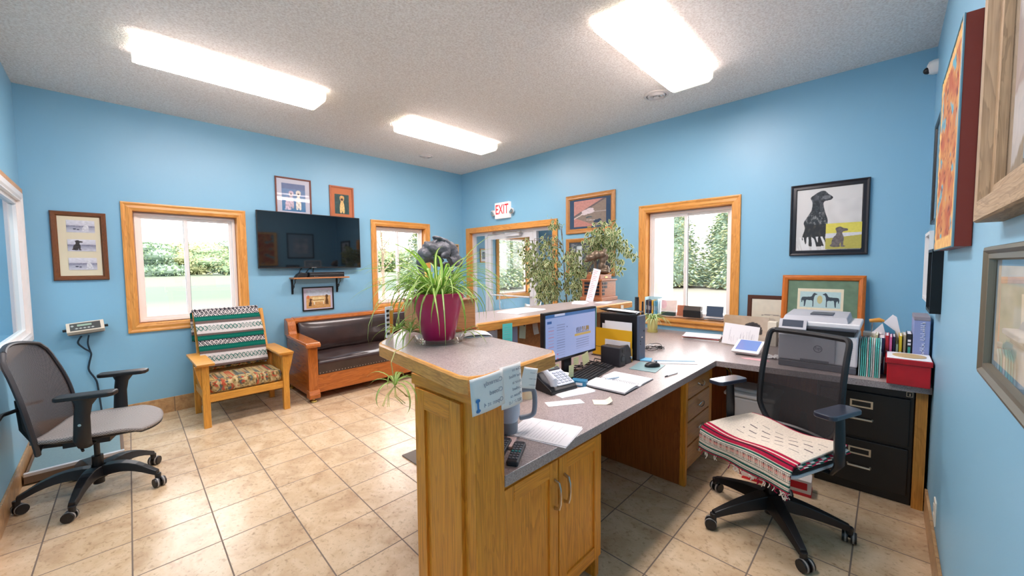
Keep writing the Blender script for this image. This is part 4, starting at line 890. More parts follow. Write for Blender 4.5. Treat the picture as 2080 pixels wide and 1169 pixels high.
# left chair, facing away from the left wall
t = thing('office_chair', 'dark mesh office chair with grey seat standing by the left wall', 'office chair', (-.11, 3.756, 0), R(-17))
caster_base(t, .345, R(180 + 17), .40, .035, M_BLACK, cr=.031)
MB(M_BLACK).cbox((-.02, 0, .375), (.22, .15, .05)).cbox((.06, .1, .37), (.05, .06, .05)).tube([(.0, -.07, .385), (.0, -.2, .375), (.02, -.24, .372)], .008, 8).build('mechanism', t, bevel=.006, world=False)
def pan(u, v):   # saddle shaped seat; u across, v back to front
    y = (u - .5) * .53; x = -.20 + .53 * v; e = abs(u - .5) * 2; lim = 1 - .22 * max(0, (v - .6) / .4) ** 2 - .10 * max(0, (.2 - v) / .2)
    return (x - .05 * e * e * max(0, v - .5) * 2, y * lim, .455 + .012 * e ** 2 - .035 * max(0, (v - .72) / .28) ** 2)
WV_ = mesh_weave('grey_seat_weave', (112, 106, 106), (160, 154, 150), 150)
b = MB(WV_).sheet(pan, 30, 30); b.build('seat', t, smooth=True, angle=80, solid=.022, world=False)
b = MB(M_BLACK).sheet(lambda u, v: (pan(u, v)[0], pan(u, v)[1] * .97, pan(u, v)[2] - .014 - .042 * (1 - (abs(u - .5) * 2) ** 4) * (1 - (abs(v - .5) * 2) ** 4)), 24, 24).sheet(lambda u, v: (pan(u, v)[0], pan(u, v)[1] * 1.0, pan(u, v)[2] - .012), 24, 24); b.build('seat_shell', t, smooth=True, angle=80, world=False)
def brest(u, v):   # curved mesh back
    e = (u - .5) * 2; wd = (.235 + .03 * sin(pi * min(v * 1.2, 1))) * (1 - .25 * max(0, (v - .86) / .14) ** 2); x = -.225 - .115 * v + .03 * sin(pi * v) + .055 * e * e * (1 - .3 * v); return (x, e * wd, .39 + .61 * v + .03 * (1 - e * e) * v)
WB_ = mesh_weave('brown_back_mesh', (38, 32, 32), (88, 76, 72), 190, .10)
MB(WB_).sheet(brest, 28, 36).build('backrest', t, smooth=True, angle=80, world=False)
loop = [brest(k / 12, 1) for k in range(13)] + [brest(1, 1 - k / 14) for k in range(1, 15)] + [brest(1 - k / 12, 0) for k in range(1, 13)] + [brest(0, k / 14) for k in range(1, 15)]
MB(M_DARK).tube(loop, .015, 8, caps=False, flat=.8).build('back_frame', t, smooth=True, world=False)
MB(M_BLACK).tube([(-.08, 0, .37), (-.25, 0, .38), (-.31, 0, .50), (-.33, 0, .68)], [.03, .035, .03, .02], 8).tube([(-.33, 0, .62), (-.36, -.10, .62), (-.33, -.24, .60)], .012, 8).tube([(-.33, 0, .62), (-.36, .10, .62), (-.33, .24, .60)], .012, 8).build('back_support', t, smooth=True, world=False)
for s in (-1, 1):
    b = MB(M_BLACK).tube([(.04, s * .19, .40), (.04, s * .27, .41), (.04, s * .295, .46), (.045, s * .295, .60), (.055, s * .295, .67), (.06, s * .295, .715)], [.026, .034, .040, .036, .038, .062], 10, flat=.45)
    b.use(M_CHROME).cyl((.04, s * .31, .555), (.04, s * .318, .555), .009, .008, 12); arm = b.build('armrest', t, smooth=True, world=False)
    pd = [(-.14, -.032), (-.125, -.045), (.10, -.050), (.125, -.03), (.128, .03), (.10, .050), (-.125, .042), (-.14, .03)]
    MB(M_BLACK).at((.075, s * .29, 0)).prism(pd, .710, .738).build('arm_pad', arm, bevel=.008, seg=3, world=False)
# right chair with see-through mesh back
t = thing('office_chair', 'black office chair with transparent mesh back standing in front of the filing cabinet', 'office chair', (2.564, .442, 0), R(157))
caster_base(t, .35, R(-3 - 157), .42, .0, M_BLACK, cr=.030)
MB(M_BLACK).cbox((.0, 0, .40), (.24, .16, .05)).tube([(.05, -.07, .40), (.06, -.21, .39)], .007, 8).build('mechanism', t, bevel=.008, world=False)
LG = plain('light_grey_shell', (206, 208, 214), .4)
def rr_(hx, hy, r, n=6): return [(cx * (hx - r) + r * cos(a), cy_ * (hy - r) + r * sin(a)) for cx, cy_, a0 in ((1, 1, 0), (-1, 1, pi / 2), (-1, -1, pi), (1, -1, 3 * pi / 2)) for a in [a0 + k * pi / 2 / n for k in range(n + 1)]]
MB(LG).prism(rr_(.235, .245, .06), .422, .440).build('seat_shell', t, bevel=.004, world=False)
MB(plain('black_seat_foam', (30, 30, 34), .9)).prism(rr_(.235, .25, .07), .440, .486).build('seat', t, bevel=.014, seg=3, world=False)
def bk2(u, v):
    e = (u - .5) * 2; wd = .225 - .012 * v + .0; wd *= 1 - .30 * max(0, (.22 - v) / .22) ** 1.5; x = -.245 - .085 * v + .035 * sin(pi * v * .9) + .035 * e * e; return (x, e * wd, .50 + .565 * v)
MS = mesh_weave('fine_black_mesh', (30, 28, 32), (62, 58, 62), 420, .34); MS2 = mesh_weave('dense_black_mesh', (18, 18, 20), (36, 34, 38), 420, .10)
MB(MS).sheet(lambda u, v: bk2(u, .42 + .58 * v), 20, 20).build('mesh_panel', t, smooth=True, angle=80, world=False)
MB(MS2).sheet(lambda u, v: bk2(u, .42 * v), 20, 16).build('lumbar_panel', t, smooth=True, angle=80, world=False)
loop = [bk2(.06 + .88 * k / 12, 1) for k in range(13)] + [bk2(.965, .996), bk2(.985, .984), bk2(.996, .965), bk2(1, .945)] + [bk2(1, .93 - .93 * k / 14) for k in range(1, 15)] + [bk2(1 - k / 12, 0) for k in range(1, 13)] + [bk2(0, .93 * k / 14) for k in range(1, 15)] + [bk2(0, .945), bk2(.004, .965), bk2(.015, .984), bk2(.035, .996), bk2(.06, 1)]
MB(M_BLACK).tube(loop, .015, 8, caps=False, flat=1.1).build('back_frame', t, smooth=True, world=False)
MB(M_BLACK).tube([(-.06, 0, .41), (-.22, 0, .42), (-.275, 0, .50), (-.275, 0, .60)], [.035, .035, .03, .015], 8, flat=.5).build('back_support', t, smooth=True, world=False)
for s in (-1, 1):
    b = MB(M_BLACK).tube([(-.05, s * .15, .41), (-.05, s * .27, .415), (-.05, s * .30, .47), (-.045, s * .30, .60), (-.04, s * .30, .735)], [.018, .022, .034, .036, .03], 8, flat=.5); arm = b.build('armrest', t, smooth=True, world=False)
    MB(plain('soft_pad', (44, 48, 62), .3, coat=.4)).at((-.02, s * .30, 0)).prism(rr_(.125, .05, .03), .732, .756).build('arm_pad', arm, bevel=.006, seg=3, world=False)
# folded saddle blanket on the seat
def saddle(u, v):
    # u across the seat, v from the back edge to the front hem
    n1 = noise.noise(Vector((u * 80, v * 80, 1))); CR, RD, GR, BK = c(222, 210, 194), c(168, 32, 64), c(30, 88, 78), c(40, 34, 40)
    col = CR
    if .12 < v < .50 and .22 < u < .95:
        k = int(v * 44); 
        if k % 4 == 0 and ((u * 7 + k * .37) % 1) < .62 and ((v * 44) % 1) < .5: col = c(84, 74, 78)
    for a, e, q in ((0, .02, RD), (.555, .558, BK), (.585, .62, RD), (.62, .63, CR), (.63, .66, RD), (.66, .68, BK), (.68, .71, RD), (.715, .735, GR), (.735, .75, CR), (.75, .756, BK), (.855, .862, BK), (.90, .925, GR), (.945, .952, BK), (.965, .985, GR), (.985, 1.01, RD)):
        if a <= v < e: col = q
    if .765 < v < .85:
        x = (u * 55) % 1; r_ = int((v - .765) / .0215); 
        if x < .5 and ((v - .765) / .0215) % 1 < .75: col = (c(70, 66, 70), c(196, 70, 62), c(196, 70, 62), c(50, 90, 80))[r_ % 4]
    return wobble(col, .2, u, v, 70, 1)
def sb(u, v):
    y = (u - .5) * .52; path = [(-.20, .508), (.20, .506), (.245, .500), (.262, .470), (.266, .38)]; L_ = [0, .60, .68, .76, 1.0]
    for i in range(4):
        if v <= L_[i + 1] or i == 3:
            f = (v - L_[i]) / (L_[i + 1] - L_[i]); x = path[i][0] * (1 - f) + path[i + 1][0] * f; z = path[i][1] * (1 - f) + path[i + 1][1] * f; break
    hang = max(0, v - .7); z += .008 * sin(u * 8 + v * 4) * (1 - hang * 2) - hang * .12 * (.5 - abs(u - .5)) * 0 - .02 * hang * u
    return (x + .012 * sin(u * 14) * hang * 2, y + (.0), z + .005 * cos(u * pi * 2) * (1 if v < .65 else .3) + .004)
t = thing('folded_blanket', 'cream and crimson striped woven blanket folded on the office chair seat', 'blanket', (2.564, .442, 0), R(157))
MB(M_CLOTH).sheet(sb, 150, 150, saddle).build('top_layer', t, smooth=True, angle=80, solid=.010, world=False)
b = MB(M_CLOTH)
for k in range(3): b.sheet(lambda u, v: (-.20 + .42 * v, .262 + .014 * sin(pi * u) - .004 * k, .484 + .012 * u + .005 * k + .002 * sin(v * 30 + k)), 4, 40, lambda u, v: (c(168, 32, 64), c(30, 88, 78), c(214, 206, 200))[int(v * 13 + k) % 3])
b.box(-.19, -.24, .4865, .20, .24, .492)
b.col[-8:] = [c(214, 206, 200) + (1,)] * 8
b.build('folded_layers', t, smooth=False, world=False)
rr = random.Random(2); b = MB(M_CLOTH); b.hascol = True
for k in range(46):
    u = rr.random() if k > 8 else rr.uniform(.9, 1.0); p = sb(u, 1.0); q = [(p[0] + rr.uniform(-.004, .01), p[1] + rr.uniform(-.008, .008), p[2] - j * rr.uniform(.006, .013)) for j in range(4)]
    n0 = len(b.v); b.tube(q, .0022, 5); 
    cc = rr.choice([c(226, 216, 204)] * 3 + [c(150, 30, 60)]) + (1,)
    for i in range(n0, len(b.v)): b.col[i] = cc
b.build('fringe', t, world=False)
# ---------------------------------------------------------------- reception counter with raised top
TZ, DZ = 1.14, .76
t = thing('reception_counter', 'raised oak reception counter with a speckled laminate top, wrapping round the desk', 'counter', (.95, 1.3, 0))
CX0, CX1, CY0, CY1 = .782, .912, .925, 1.275
TOP = [(.800, .892), (1.195, .925), (1.235, .96), (1.285, 1.50), (1.375, 1.60), (1.51, 1.742), (3.40, 1.720), (3.53, 1.93), (3.49, 2.14), (2.0, 2.185), (1.62, 2.20), (1.155, 1.975), (.838, 1.655), (.818, 1.615), (.738, .955), (.748, .915)]
def inset(poly, d):
    n = len(poly); out = []
    for i in range(n):
        a, b_, c_ = Vector(poly[i - 1]), Vector(poly[i]), Vector(poly[(i + 1) % n]); e1 = (b_ - a).normalized(); e2 = (c_ - b_).normalized()
        n1 = Vector((-e1.y, e1.x)); n2 = Vector((-e2.y, e2.x)); m = (n1 + n2); m = m / max(.3, m.dot(n1)) if m.length > 1e-6 else n1; out.append(tuple(b_ + m * d))
    return out
MB(CAB[0]).prism(inset(TOP, .010), TZ - .055, TZ - .002).build('edge_core', t)
P0, P1, P2 = TOP, TOP, inset(TOP, .011); n_ = len(TOP)
b = MB(OAK[1]); rings = [[(x, y, TZ - .056) for x, y in inset(TOP, .004)], [(x, y, TZ - .052) for x, y in TOP], [(x, y, TZ - .008) for x, y in TOP], [(x, y, TZ - .001) for x, y in inset(TOP, .005)], [(x, y, TZ + .0005) for x, y in P2]]
vs_ = [p for r_ in rings for p in r_]; alongy = [abs(TOP[(k + 1) % n_][1] - TOP[k][1]) > abs(TOP[(k + 1) % n_][0] - TOP[k][0]) for k in range(n_)]
for ax_ in (0, 1):
    b.use(OAK[ax_]).add(vs_, [(i * n_ + k, i * n_ + (k + 1) % n_, (i + 1) * n_ + (k + 1) % n_, (i + 1) * n_ + k) for i in range(4) for k in range(n_) if alongy[k] == bool(ax_)])
b.build('oak_edge', t, smooth=True, angle=30)
MB(M_LAM).ngon([(x, y, TZ) for x, y in inset(TOP, .010)]).build('countertop', t)
# end column
b = MB(CAB[2]).box(CX0, CY0, 0, CX1, CY1, TZ - .055); b.build('end_post', t, bevel=.003)
zz = lambda y0, y1, z0, z1, x0, x1: MB(CAB[2]).box(x0, y0, z0, x1, y1, z1)
b = MB(CAB[2]); xo = CX0 - .014; ya, yb_, z0, z1 = CY0 + .058, CY1 - .028, .03, 1.035
b.box(xo, ya, z0, CX0, ya + .06, z1).box(xo, yb_ - .055, z0, CX0, yb_, z1).use(CAB[1]).box(xo, ya + .06, z1 - .07, CX0, yb_ - .055, z1).box(xo, ya + .06, z0, CX0, yb_ - .055, z0 + .08)
b.use(CAB[2]).box(CX0 - .004, ya + .05, z0, CX0 - .001, yb_ - .05, z1)
b.build('end_door', t, bevel=.0025)
MB(CAB[1]).box(CX0 - .012, CY0 - .012, 1.045, CX0, CY1, TZ - .056).use(CAB[0]).box(CX0, CY0 - .012, 1.045, CX1, CY0, TZ - .056).build('apron', t, bevel=.002)
KN = [(CX1 - .1, CY1), (CX1, CY1), (1.31, 1.80), (3.38, 1.80), (3.38, 2.03), (1.27, 2.03)]
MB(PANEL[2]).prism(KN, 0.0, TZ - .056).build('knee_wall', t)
cork = plain('cork_panel', (176, 116, 66), .9, nz=.18, nscale=60)
MB(cork).box(1.33, 1.788, DZ + .002, 3.20, 1.80, TZ - .07).build('pin_board', t)
MB(CAB[2]).box(3.20, 1.785, DZ + .002, 3.36, 1.80, TZ - .056).build('end_trim', t, bevel=.002)

# desk worktop
t = thing('desk_worktop', 'grey speckled laminate worktop running from the counter to the right wall', 'worktop', (2.5, 1.4, DZ - .04))
DESK = [(CX1 + .002, .925), (3.12, .905), (3.255, YC + .002), (XB - .002, YC + .002), (XB - .002, 2.03), (3.385, 2.03), (3.385, 1.795), (1.312, 1.795), (CX1 + .002, CY1 - .004)]
b = MB(M_LAM).prism(DESK, DZ - .042, DZ); b.build('slab', t, bevel=.002)
# left base cabinet
def cabinet_door(x0, x1, z0, z1, y, hx, parent):
    b = MB(CAB[2]).box(x0, y, z0, x0 + .055, y + .02, z1).box(x1 - .055, y, z0, x1, y + .02, z1).use(CAB[0]).box(x0 + .055, y, z0, x1 - .055, y + .02, z0 + .06).box(x0 + .055, y, z1 - .06, x1 - .055, y + .02, z1).use(CAB[2]).box(x0 + .05, y + .008, z0 + .05, x1 - .05, y + .016, z1 - .05)
    d = b.build('door', parent, bevel=.0025)
    pts = [(hx, y - .0, .618), (hx, y - .022, .612), (hx, y - .028, .59), (hx, y - .03, .56), (hx, y - .028, .53), (hx, y - .022, .508), (hx, y, .502)]
    MB(M_CHROME).tube(pts, .0055, 8, flat=1.4).build('handle', d, smooth=True)
t = thing('base_cabinet', 'oak base cabinet with two panelled doors at the left end of the desk', 'cabinet', (1.24, .95, 0))
MB(CAB[0]).box(.915, .962, .10, 1.535, 1.27, .717).build('carcass', t)
MB(plain('toe_kick', (60, 36, 18), .7)).box(.915, 1.03, 0, 1.53, 1.05, .10).build('toe_kick', t)
MB(CAB[2]).box(1.535, .955, 0, 1.567, 1.55, .717).build('side_panel', t, bevel=.002)
MB(CAB[0]).box(.915, .948, .68, 1.565, .962, .717).build('top_rail', t)
cabinet_door(.918, 1.233, .11, .695, .940, 1.208, t); cabinet_door(1.240, 1.562, .11, .695, .940, 1.272, t)
# drawer unit
t = thing('drawer_unit', 'oak drawer unit with four drawers and oval ring pulls beside the kneehole', 'drawers', (2.85, .95, 0))
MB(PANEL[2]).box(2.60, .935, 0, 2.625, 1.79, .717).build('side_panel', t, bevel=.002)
MB(CAB[0]).box(2.625, .965, .09, 3.16, 1.70, .717).build('carcass', t)
MB(CAB[2]).box(2.597, .930, .0, 2.632, .966, .717).build('stile', t, bevel=.002); MB(CAB[2]).box(3.10, .945, .09, 3.17, .966, .717).build('stile', t, bevel=.002)
for k, (z0, z1) in enumerate(((.575, .705), (.42, .567), (.255, .412), (.095, .247))):
    d = MB(wood('drawer_front_oak', (166, 100, 44), (206, 142, 72), 0, .28, 1, .3)).box(2.655, .938, z0, 3.09, .964, z1).build('drawer', t, bevel=.004)
    zc = (z0 + z1) / 2; cx_ = 2.885
    pts = [(cx_ + .048 * cos(a), .925 - .006 * abs(sin(a)), zc + .017 * sin(a)) for a in [2 * pi * i / 20 for i in range(21)]] if k else [(cx_ - .045, .938, zc + .01), (cx_ - .042, .922, zc + .002), (cx_ - .02, .916, zc - .010), (cx_ + .02, .916, zc - .010), (cx_ + .042, .922, zc + .002), (cx_ + .045, .938, zc + .01)]
    b = MB(M_CHROME).tube(pts, .004, 6, caps=bool(not k)); b.cyl((cx_ - .048, .938, zc), (cx_ - .048, .924, zc), .004, .004, 6).cyl((cx_ + .048, .938, zc), (cx_ + .048, .924, zc), .004, .004, 6); b.build('ring_pull', d, smooth=True)
# back panel of the return
t = thing('modesty_panel', 'brown wooden panel closing the back of the desk return behind the bin', 'panel', (3.9, .7, 0))
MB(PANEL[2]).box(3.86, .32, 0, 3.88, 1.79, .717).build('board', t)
# filing cabinet
t = thing('filing_cabinet', 'black two drawer metal filing cabinet under the right end of the desk', 'filing cabinet', (3.55, .1, 0))
FB = plain('black_enamel', (20, 18, 18), .38, nz=.2, nscale=8)
FX = 3.312
MB(FB).box(FX + .012, -.140, .0, 3.95, .325, .712).build('body', t, bevel=.004)
MB(M_BLACK).box(FX, -.138, .665, FX + .012, .323, .712).build('top_rail', t, bevel=.002)
BR = plain('pale_nickel', (214, 200, 176), .3, .7)
for k, (z0, z1) in enumerate(((.365, .655), (.055, .345))):
    d = MB(FB).box(FX - .004, -.122, z0, FX + .014, .308, z1).build('drawer', t, bevel=.005)
    yc = .098; zt = z1 - .075
    MB(BR).add([(FX - .0045 - h, yc + a, zt + e) for h, (A, B_) in ((.0, (.055, .024)), (.004, (.055, .024)), (.004, (.045, .015)), (.0, (.045, .015))) for a, e in ((A, B_), (-A, B_), (-A, -B_), (A, -B_))],
               [(i * 4 + k2, i * 4 + (k2 + 1) % 4, (i + 1) * 4 + (k2 + 1) % 4, (i + 1) * 4 + k2) for i in range(3) for k2 in range(4)]).build('label_holder', d)
    b = MB(BR).tube([(FX - .004, yc + .055, zt - .095), (FX - .026, yc + .053, zt - .095), (FX - .026, yc - .053, zt - .095), (FX - .004, yc - .055, zt - .095)], .0065, 8); b.build('handle', d, smooth=True)
    MB(BR).cbox((FX - .010, yc + .105, zt - .090), (.012, .026, .012)).build('latch', d, bevel=.002)
b = MB(BR)
for a in ((-.130, .672, -.128, .702), (-.104, .672, -.102, .702), (-.130, .672, -.102, .674), (-.130, .700, -.102, .702)): b.box(FX - .001, a[0], a[1], FX + .001, a[2], a[3])
b.box(FX - .001, -.119, .678, FX + .001, -.115, .692); b.build('badge', t)
MB(wood('end_panel_oak', (170, 106, 36), (214, 150, 66), 2, .4)).box(3.30, YC + .014, 0, 3.95, -.142, .716).build('x').name = 'end_panel'
tag(bpy.data.objects['end_panel'], 'narrow oak end panel between the filing cabinet and the right wall', 'panel')

# ---------------------------------------------------------------- on the desk
# computer monitor
t = thing('computer_monitor', 'black computer monitor showing an e-mail page, under the counter ledge', 'monitor', (2.06, 1.50, DZ))
m0x, m1x, m0z, m1z, my = 1.772, 2.345, .885, 1.197, 1.455
MB(M_BLACK).box(m0x, my, m0z, m1x, my + .03, m1z).box(m0x + .15, my + .03, m0z + .07, m1x - .15, my + .055, m1z - .06).build('case', t, bevel=.004)
MB(M_BLACK).box(2.02, my + .035, DZ + .01, 2.10, my + .06, m0z + .12).build('stand_neck', t, bevel=.003)
MB(M_BLACK).box(1.985, my - .02, DZ + .0005, 2.19, my + .13, DZ + .014).build('stand_base', t, bevel=.006)
def page(u, v):
    col = (.40, .47, .80); bl = (.05, .16, .42)
    col = vmix((.34, .44, .78), (.44, .50, .84), u)
    if v > .925: col = bl
    if .16 < u < .36 and v > .945: col = (.62, .66, .9)
    if .0 < u < .17 and .80 < v < .86 and .03 < u < .11: col = (.04, .12, .36)
    if .175 < u < .18 and v < .72: col = (.2, .22, .4)
    r_ = (v * 42) % 3
    if u < .15 and v < .76 and r_ < .6 and u > .05: col = (.46, .28, .44) if v < .68 else (.2, .24, .48)
    if .2 < u < .36 and v < .76 and (v * 42) % 2.4 < .7: col = (.26, .30, .52)
    if .2 < u < .23 and v < .2 and (v * 42) % 4 < 1: col = (.7, .12, .2)
    if .55 < u < .90 and .42 < v < .475: col = (.62, .42, .12)
    if .58 < u < .86 and .50 < v < .62: 
        if noise.noise(Vector((u * 60, v * 8, 1))) > -.12: col = (.10, .10, .16) if u < .72 else (.36, .22, .06)
    if .58 < u < .86 and .485 < v < .50: col = (.08, .08, .12)
    if .58 < u < .86 and v < .38 and v > .12 and (v * 36) % 2 < .7: col = (.28, .32, .54)
    if abs(u - .395) < .008 and abs(v - .68) < .012: col = (.02, .02, .1)
    return col
scrm = NT('lit_screen'); a_ = scrm.n('ShaderNodeAttribute', attribute_name='Col'); scrm.l(a_.outputs['Color'], scrm.b.inputs['Emission Color']); scrm.b.inputs['Emission Strength'].default_value = .42; scrm.b.inputs['Base Color'].default_value = (.02, .02, .02, 1); scrm.b.inputs['Roughness'].default_value = .2
MB(scrm.m).sheet(lambda u, v: (m0x + .014 + (m1x - m0x - .028) * u, my - .0006, m0z + .018 + (m1z - m0z - .032) * v), 150, 90, page).build('screen', t)
# keyboard, mouse, mat
KBR = Matrix.Translation((2.205, 1.40, DZ)) @ Matrix.Rotation(R(9), 4, 'Z')
t = thing('keyboard', 'black computer keyboard in front of the monitor', 'keyboard', mat=KBR); lk = lt(t)
MB(M_BLACK).prism([(-.07, .002), (.07, .002), (.07, .028), (-.07, .012)], -.235, .235, 0).build('body', bevel=.003, **lk)
rows = MB(plain('key_black', (34, 34, 38), .5))
for r_ in range(6):
    for k in range(20):
        if k in (15,): continue
        y = -.055 + r_ * .021; z = .012 + (y + .07) / .14 * .016; rows.cbox((-.218 + k * .0225, y, z + .003), (.0185, .0175, .008))
o = rows.build('keys', bevel=.0012, seg=1, **lk); o['kind'] = 'stuff'
t = thing('mouse_mat', 'pale teal mouse mat near the front edge of the desk', 'mouse mat', mat=Matrix.Translation((2.60, 1.205, DZ)) @ Matrix.Rotation(R(8), 4, 'Z'))
MB(plain('teal_mat', (128, 160, 164), .4)).box(-.115, -.095, .0005, .125, .085, .004).build('pad', bevel=.002, **lt(t))
t = thing('computer_mouse', 'black wireless computer mouse on the teal mat', 'mouse', mat=Matrix.Translation((2.63, 1.175, DZ + .0045)) @ Matrix.Rotation(R(-35), 4, 'Z')); lk = lt(t)
MB(M_BLACK).at(scale=(.058, .032, .033)).lathe([(.96, 0), (1, .12), (.97, .4), (.8, .72), (.45, .94), (.01, 1)], 24).build('shell', smooth=True, **lk)
MB(M_DARK).cyl((.03, -.003, .030), (.03, .003, .030), .007, .007, 12).build('wheel', **lk)
# speakers
t = thing('speaker', 'black cube desktop speaker right of the keyboard', 'speaker', (2.5, 1.41, DZ), group=None)
MB(M_DARK).box(2.462, 1.335, DZ + .0005, 2.548, 1.49, .898).build('cabinet', t, bevel=.006)
b = MB(M_BLACK)
b.cyl((2.506, 1.335, .815), (2.506, 1.331, .815), .030, .026, 24).cyl((2.506, 1.335, .872), (2.506, 1.331, .872), .014, .011, 20).use(plain('speaker_cone', (64, 64, 70), .4)).cyl((2.506, 1.331, .815), (2.506, 1.3305, .815), .016, .010, 20); b.build('driver', t, smooth=True)
t = thing('speaker', 'smaller grey black speaker with a volume knob beside the cube speaker', 'speaker', (2.63, 1.4, DZ))
MB(M_DARK).prism([(1.345, DZ + .0005), (1.45, DZ + .0005), (1.45, .87), (1.375, .89), (1.355, .86)], 2.57, 2.662, 0).build('cabinet', t, bevel=.006)
MB(M_CHROME).cyl((2.645, 1.352, .80), (2.645, 1.34, .80), .010, .010, 16).build('knob', t)
MB(plain('paper_orange', (214, 170, 70), .8)).box(2.664, 1.345, DZ + .001, 2.667, 1.40, .86).build('sticky_flag', t)
# computer towers
t = thing('computer_tower', 'black computer tower with a slate blue front, standing on the desk', 'computer', (2.78, 1.48, DZ))
MB(M_BLACK).box(2.735, 1.345, DZ + .006, 2.835, 1.66, 1.098).build('case', t, bevel=.003)
b = MB(plain('slate_front', (92, 104, 124), .4)).box(2.733, 1.325, DZ + .004, 2.837, 1.345, 1.10); b.build('front', t, bevel=.005)
b = MB(M_BLACK).cyl((2.81, 1.325, .98), (2.81, 1.323, .98), .007, .007).box(2.75, 1.3235, .90, 2.757, 1.325, .912).box(2.75, 1.3235, .88, 2.757, 1.325, .89).use(M_CHROME).box(2.765, 1.3235, .93, 2.79, 1.325, .938); b.build('buttons', t)
t = thing('computer_tower', 'light grey computer box standing behind the black tower', 'computer', (3.0, 1.5, DZ))
MB(plain('light_grey_case', (196, 198, 210), .4)).box(2.93, 1.41, DZ + .002, 3.02, 1.68, 1.068).build('case', t, bevel=.004)
t = thing('plastic_tray', 'black plastic letter tray on top of the computer tower', 'tray', (2.78, 1.5, 1.10))
def trayfn(u, v): e = abs(2 * u - 1); g = abs(2 * v - 1); return (2.715 + .13 * v, 1.35 + .31 * u, 1.104 + .018 * max(e ** 4, g ** 4) + .012 * u)
MB(M_BLACK).sheet(trayfn, 20, 14).build('tray', t, smooth=True, solid=.004, angle=80)
MB(M_PAPER).sheet(lambda u, v: (2.73 + .11 * v, 1.345 + .26 * u, 1.126 - .012 * (1 - u) ** 2 + .008 * sin(pi * v)), 12, 8).build('paper', t, solid=.001)
def flashlight(x, y, z, r, h, label):
    t = thing('flashlight', label, 'flashlight', (x, y, z)); 
    MB(M_BLACK).lathe([(r * 1.25, 0), (r * 1.3, h * .05), (r * 1.2, h * .22), (r * .85, h * .32), (r * .8, h * .9), (r * .85, h * .95), (r * .8, h)], 20, (x, y, z)).build('barrel', t, smooth=True, angle=30)
    b = MB(M_DARK); 
    for k in range(5): b.lathe([(r * .83, h * (.45 + .09 * k)), (r * .88, h * (.46 + .09 * k)), (r * .88, h * (.49 + .09 * k)), (r * .83, h * (.50 + .09 * k))], 20, (x, y, z), caps=False)
    b.build('grip', t, smooth=True)
flashlight(2.985, 1.47, 1.0685, .020, .15, 'thick black flashlight standing upright on the light grey computer box')
flashlight(2.995, 1.425, 1.0685, .009, .115, 'thin black pen light standing beside the thick flashlight')
# folder rack with yellow folder in front of the tower
t = thing('folder_rack', 'yellow folder with papers standing in a rack against the black tower', 'folder', (2.68, 1.5, DZ))
MB(plain('amber_folder', (224, 172, 30), .5)).add([(2.690, 1.362, DZ + .01), (2.690, 1.70, DZ + .01), (2.700, 1.70, .985), (2.694, 1.362, .985)], [(0, 1, 2, 3)]).build('folder', t, solid=.004)
b = MB(M_PAPER).box(2.708, 1.372, DZ + .01, 2.711, 1.60, 1.045).box(2.718, 1.38, DZ + .01, 2.721, 1.63, 1.02); b.build('papers', t)
MB(M_PAPER).box(2.677, 1.37, DZ + .002, 2.680, 1.58, .905).build('papers', t)
MB(M_BLACKM).tube([(2.672, 1.36, DZ + .004), (2.730, 1.36, DZ + .004), (2.730, 1.70, DZ + .004), (2.672, 1.70, DZ + .004), (2.672, 1.36, DZ + .004), (2.672, 1.36, .84), (2.672, 1.70, .84)], .002, 6).build('wire_rack', t)
# desk phone
PH = Matrix.Translation((1.79, 1.40, DZ)) @ Matrix.Rotation(R(-10), 4, 'Z')
t = thing('desk_phone', 'black and silver corded desk phone beside the keyboard', 'telephone', mat=PH); lk = lt(t)
MB(M_BLACK).prism([(-.10, .001), (.11, .001), (.11, .105), (.10, .11), (-.085, .03), (-.10, .02)], -.105, .10, 0).build('base', bevel=.006, **lk)
sl = math.atan2(.08, .185); b = MB(plain('silver_face', (206, 212, 220), .35)).at((.030, .0065, .0745), (sl, 0, 0)); b.cbox((0, 0, 0), (.13, .19, .008)); b.build('face', bevel=.003, **lk)
b = MB(M_DARK).at((.030, .0065, .0745), (sl, 0, 0)); b.box(-.055, .035, .004, .055, .085, .010).use(plain('phone_lcd', (110, 150, 132), .3)).box(-.045, .045, .010, .02, .078, .0108); b.build('display', bevel=.001, **lk)
b = MB(plain('phone_keys', (178, 184, 196), .5)).at((.030, .0065, .0745), (sl, 0, 0))
for r_ in range(5):
    for k in range(4): b.cbox((-.045 + k * .03, -.075 + r_ * .021, .006), (.02, .012, .005))
b.build('keys', **lk)
b = MB(plain('handset_silver', (190, 198, 210), .35)).at((-.072, .0065, .085), (sl, 0, 0)); b.tube([(0, -.10, .0), (0, -.085, .022), (0, 0, .034), (0, .085, .022), (0, .10, .0)], [.018, .022, .014, .022, .018], 10, flat=1.3); b.build('handset', smooth=True, **lk)
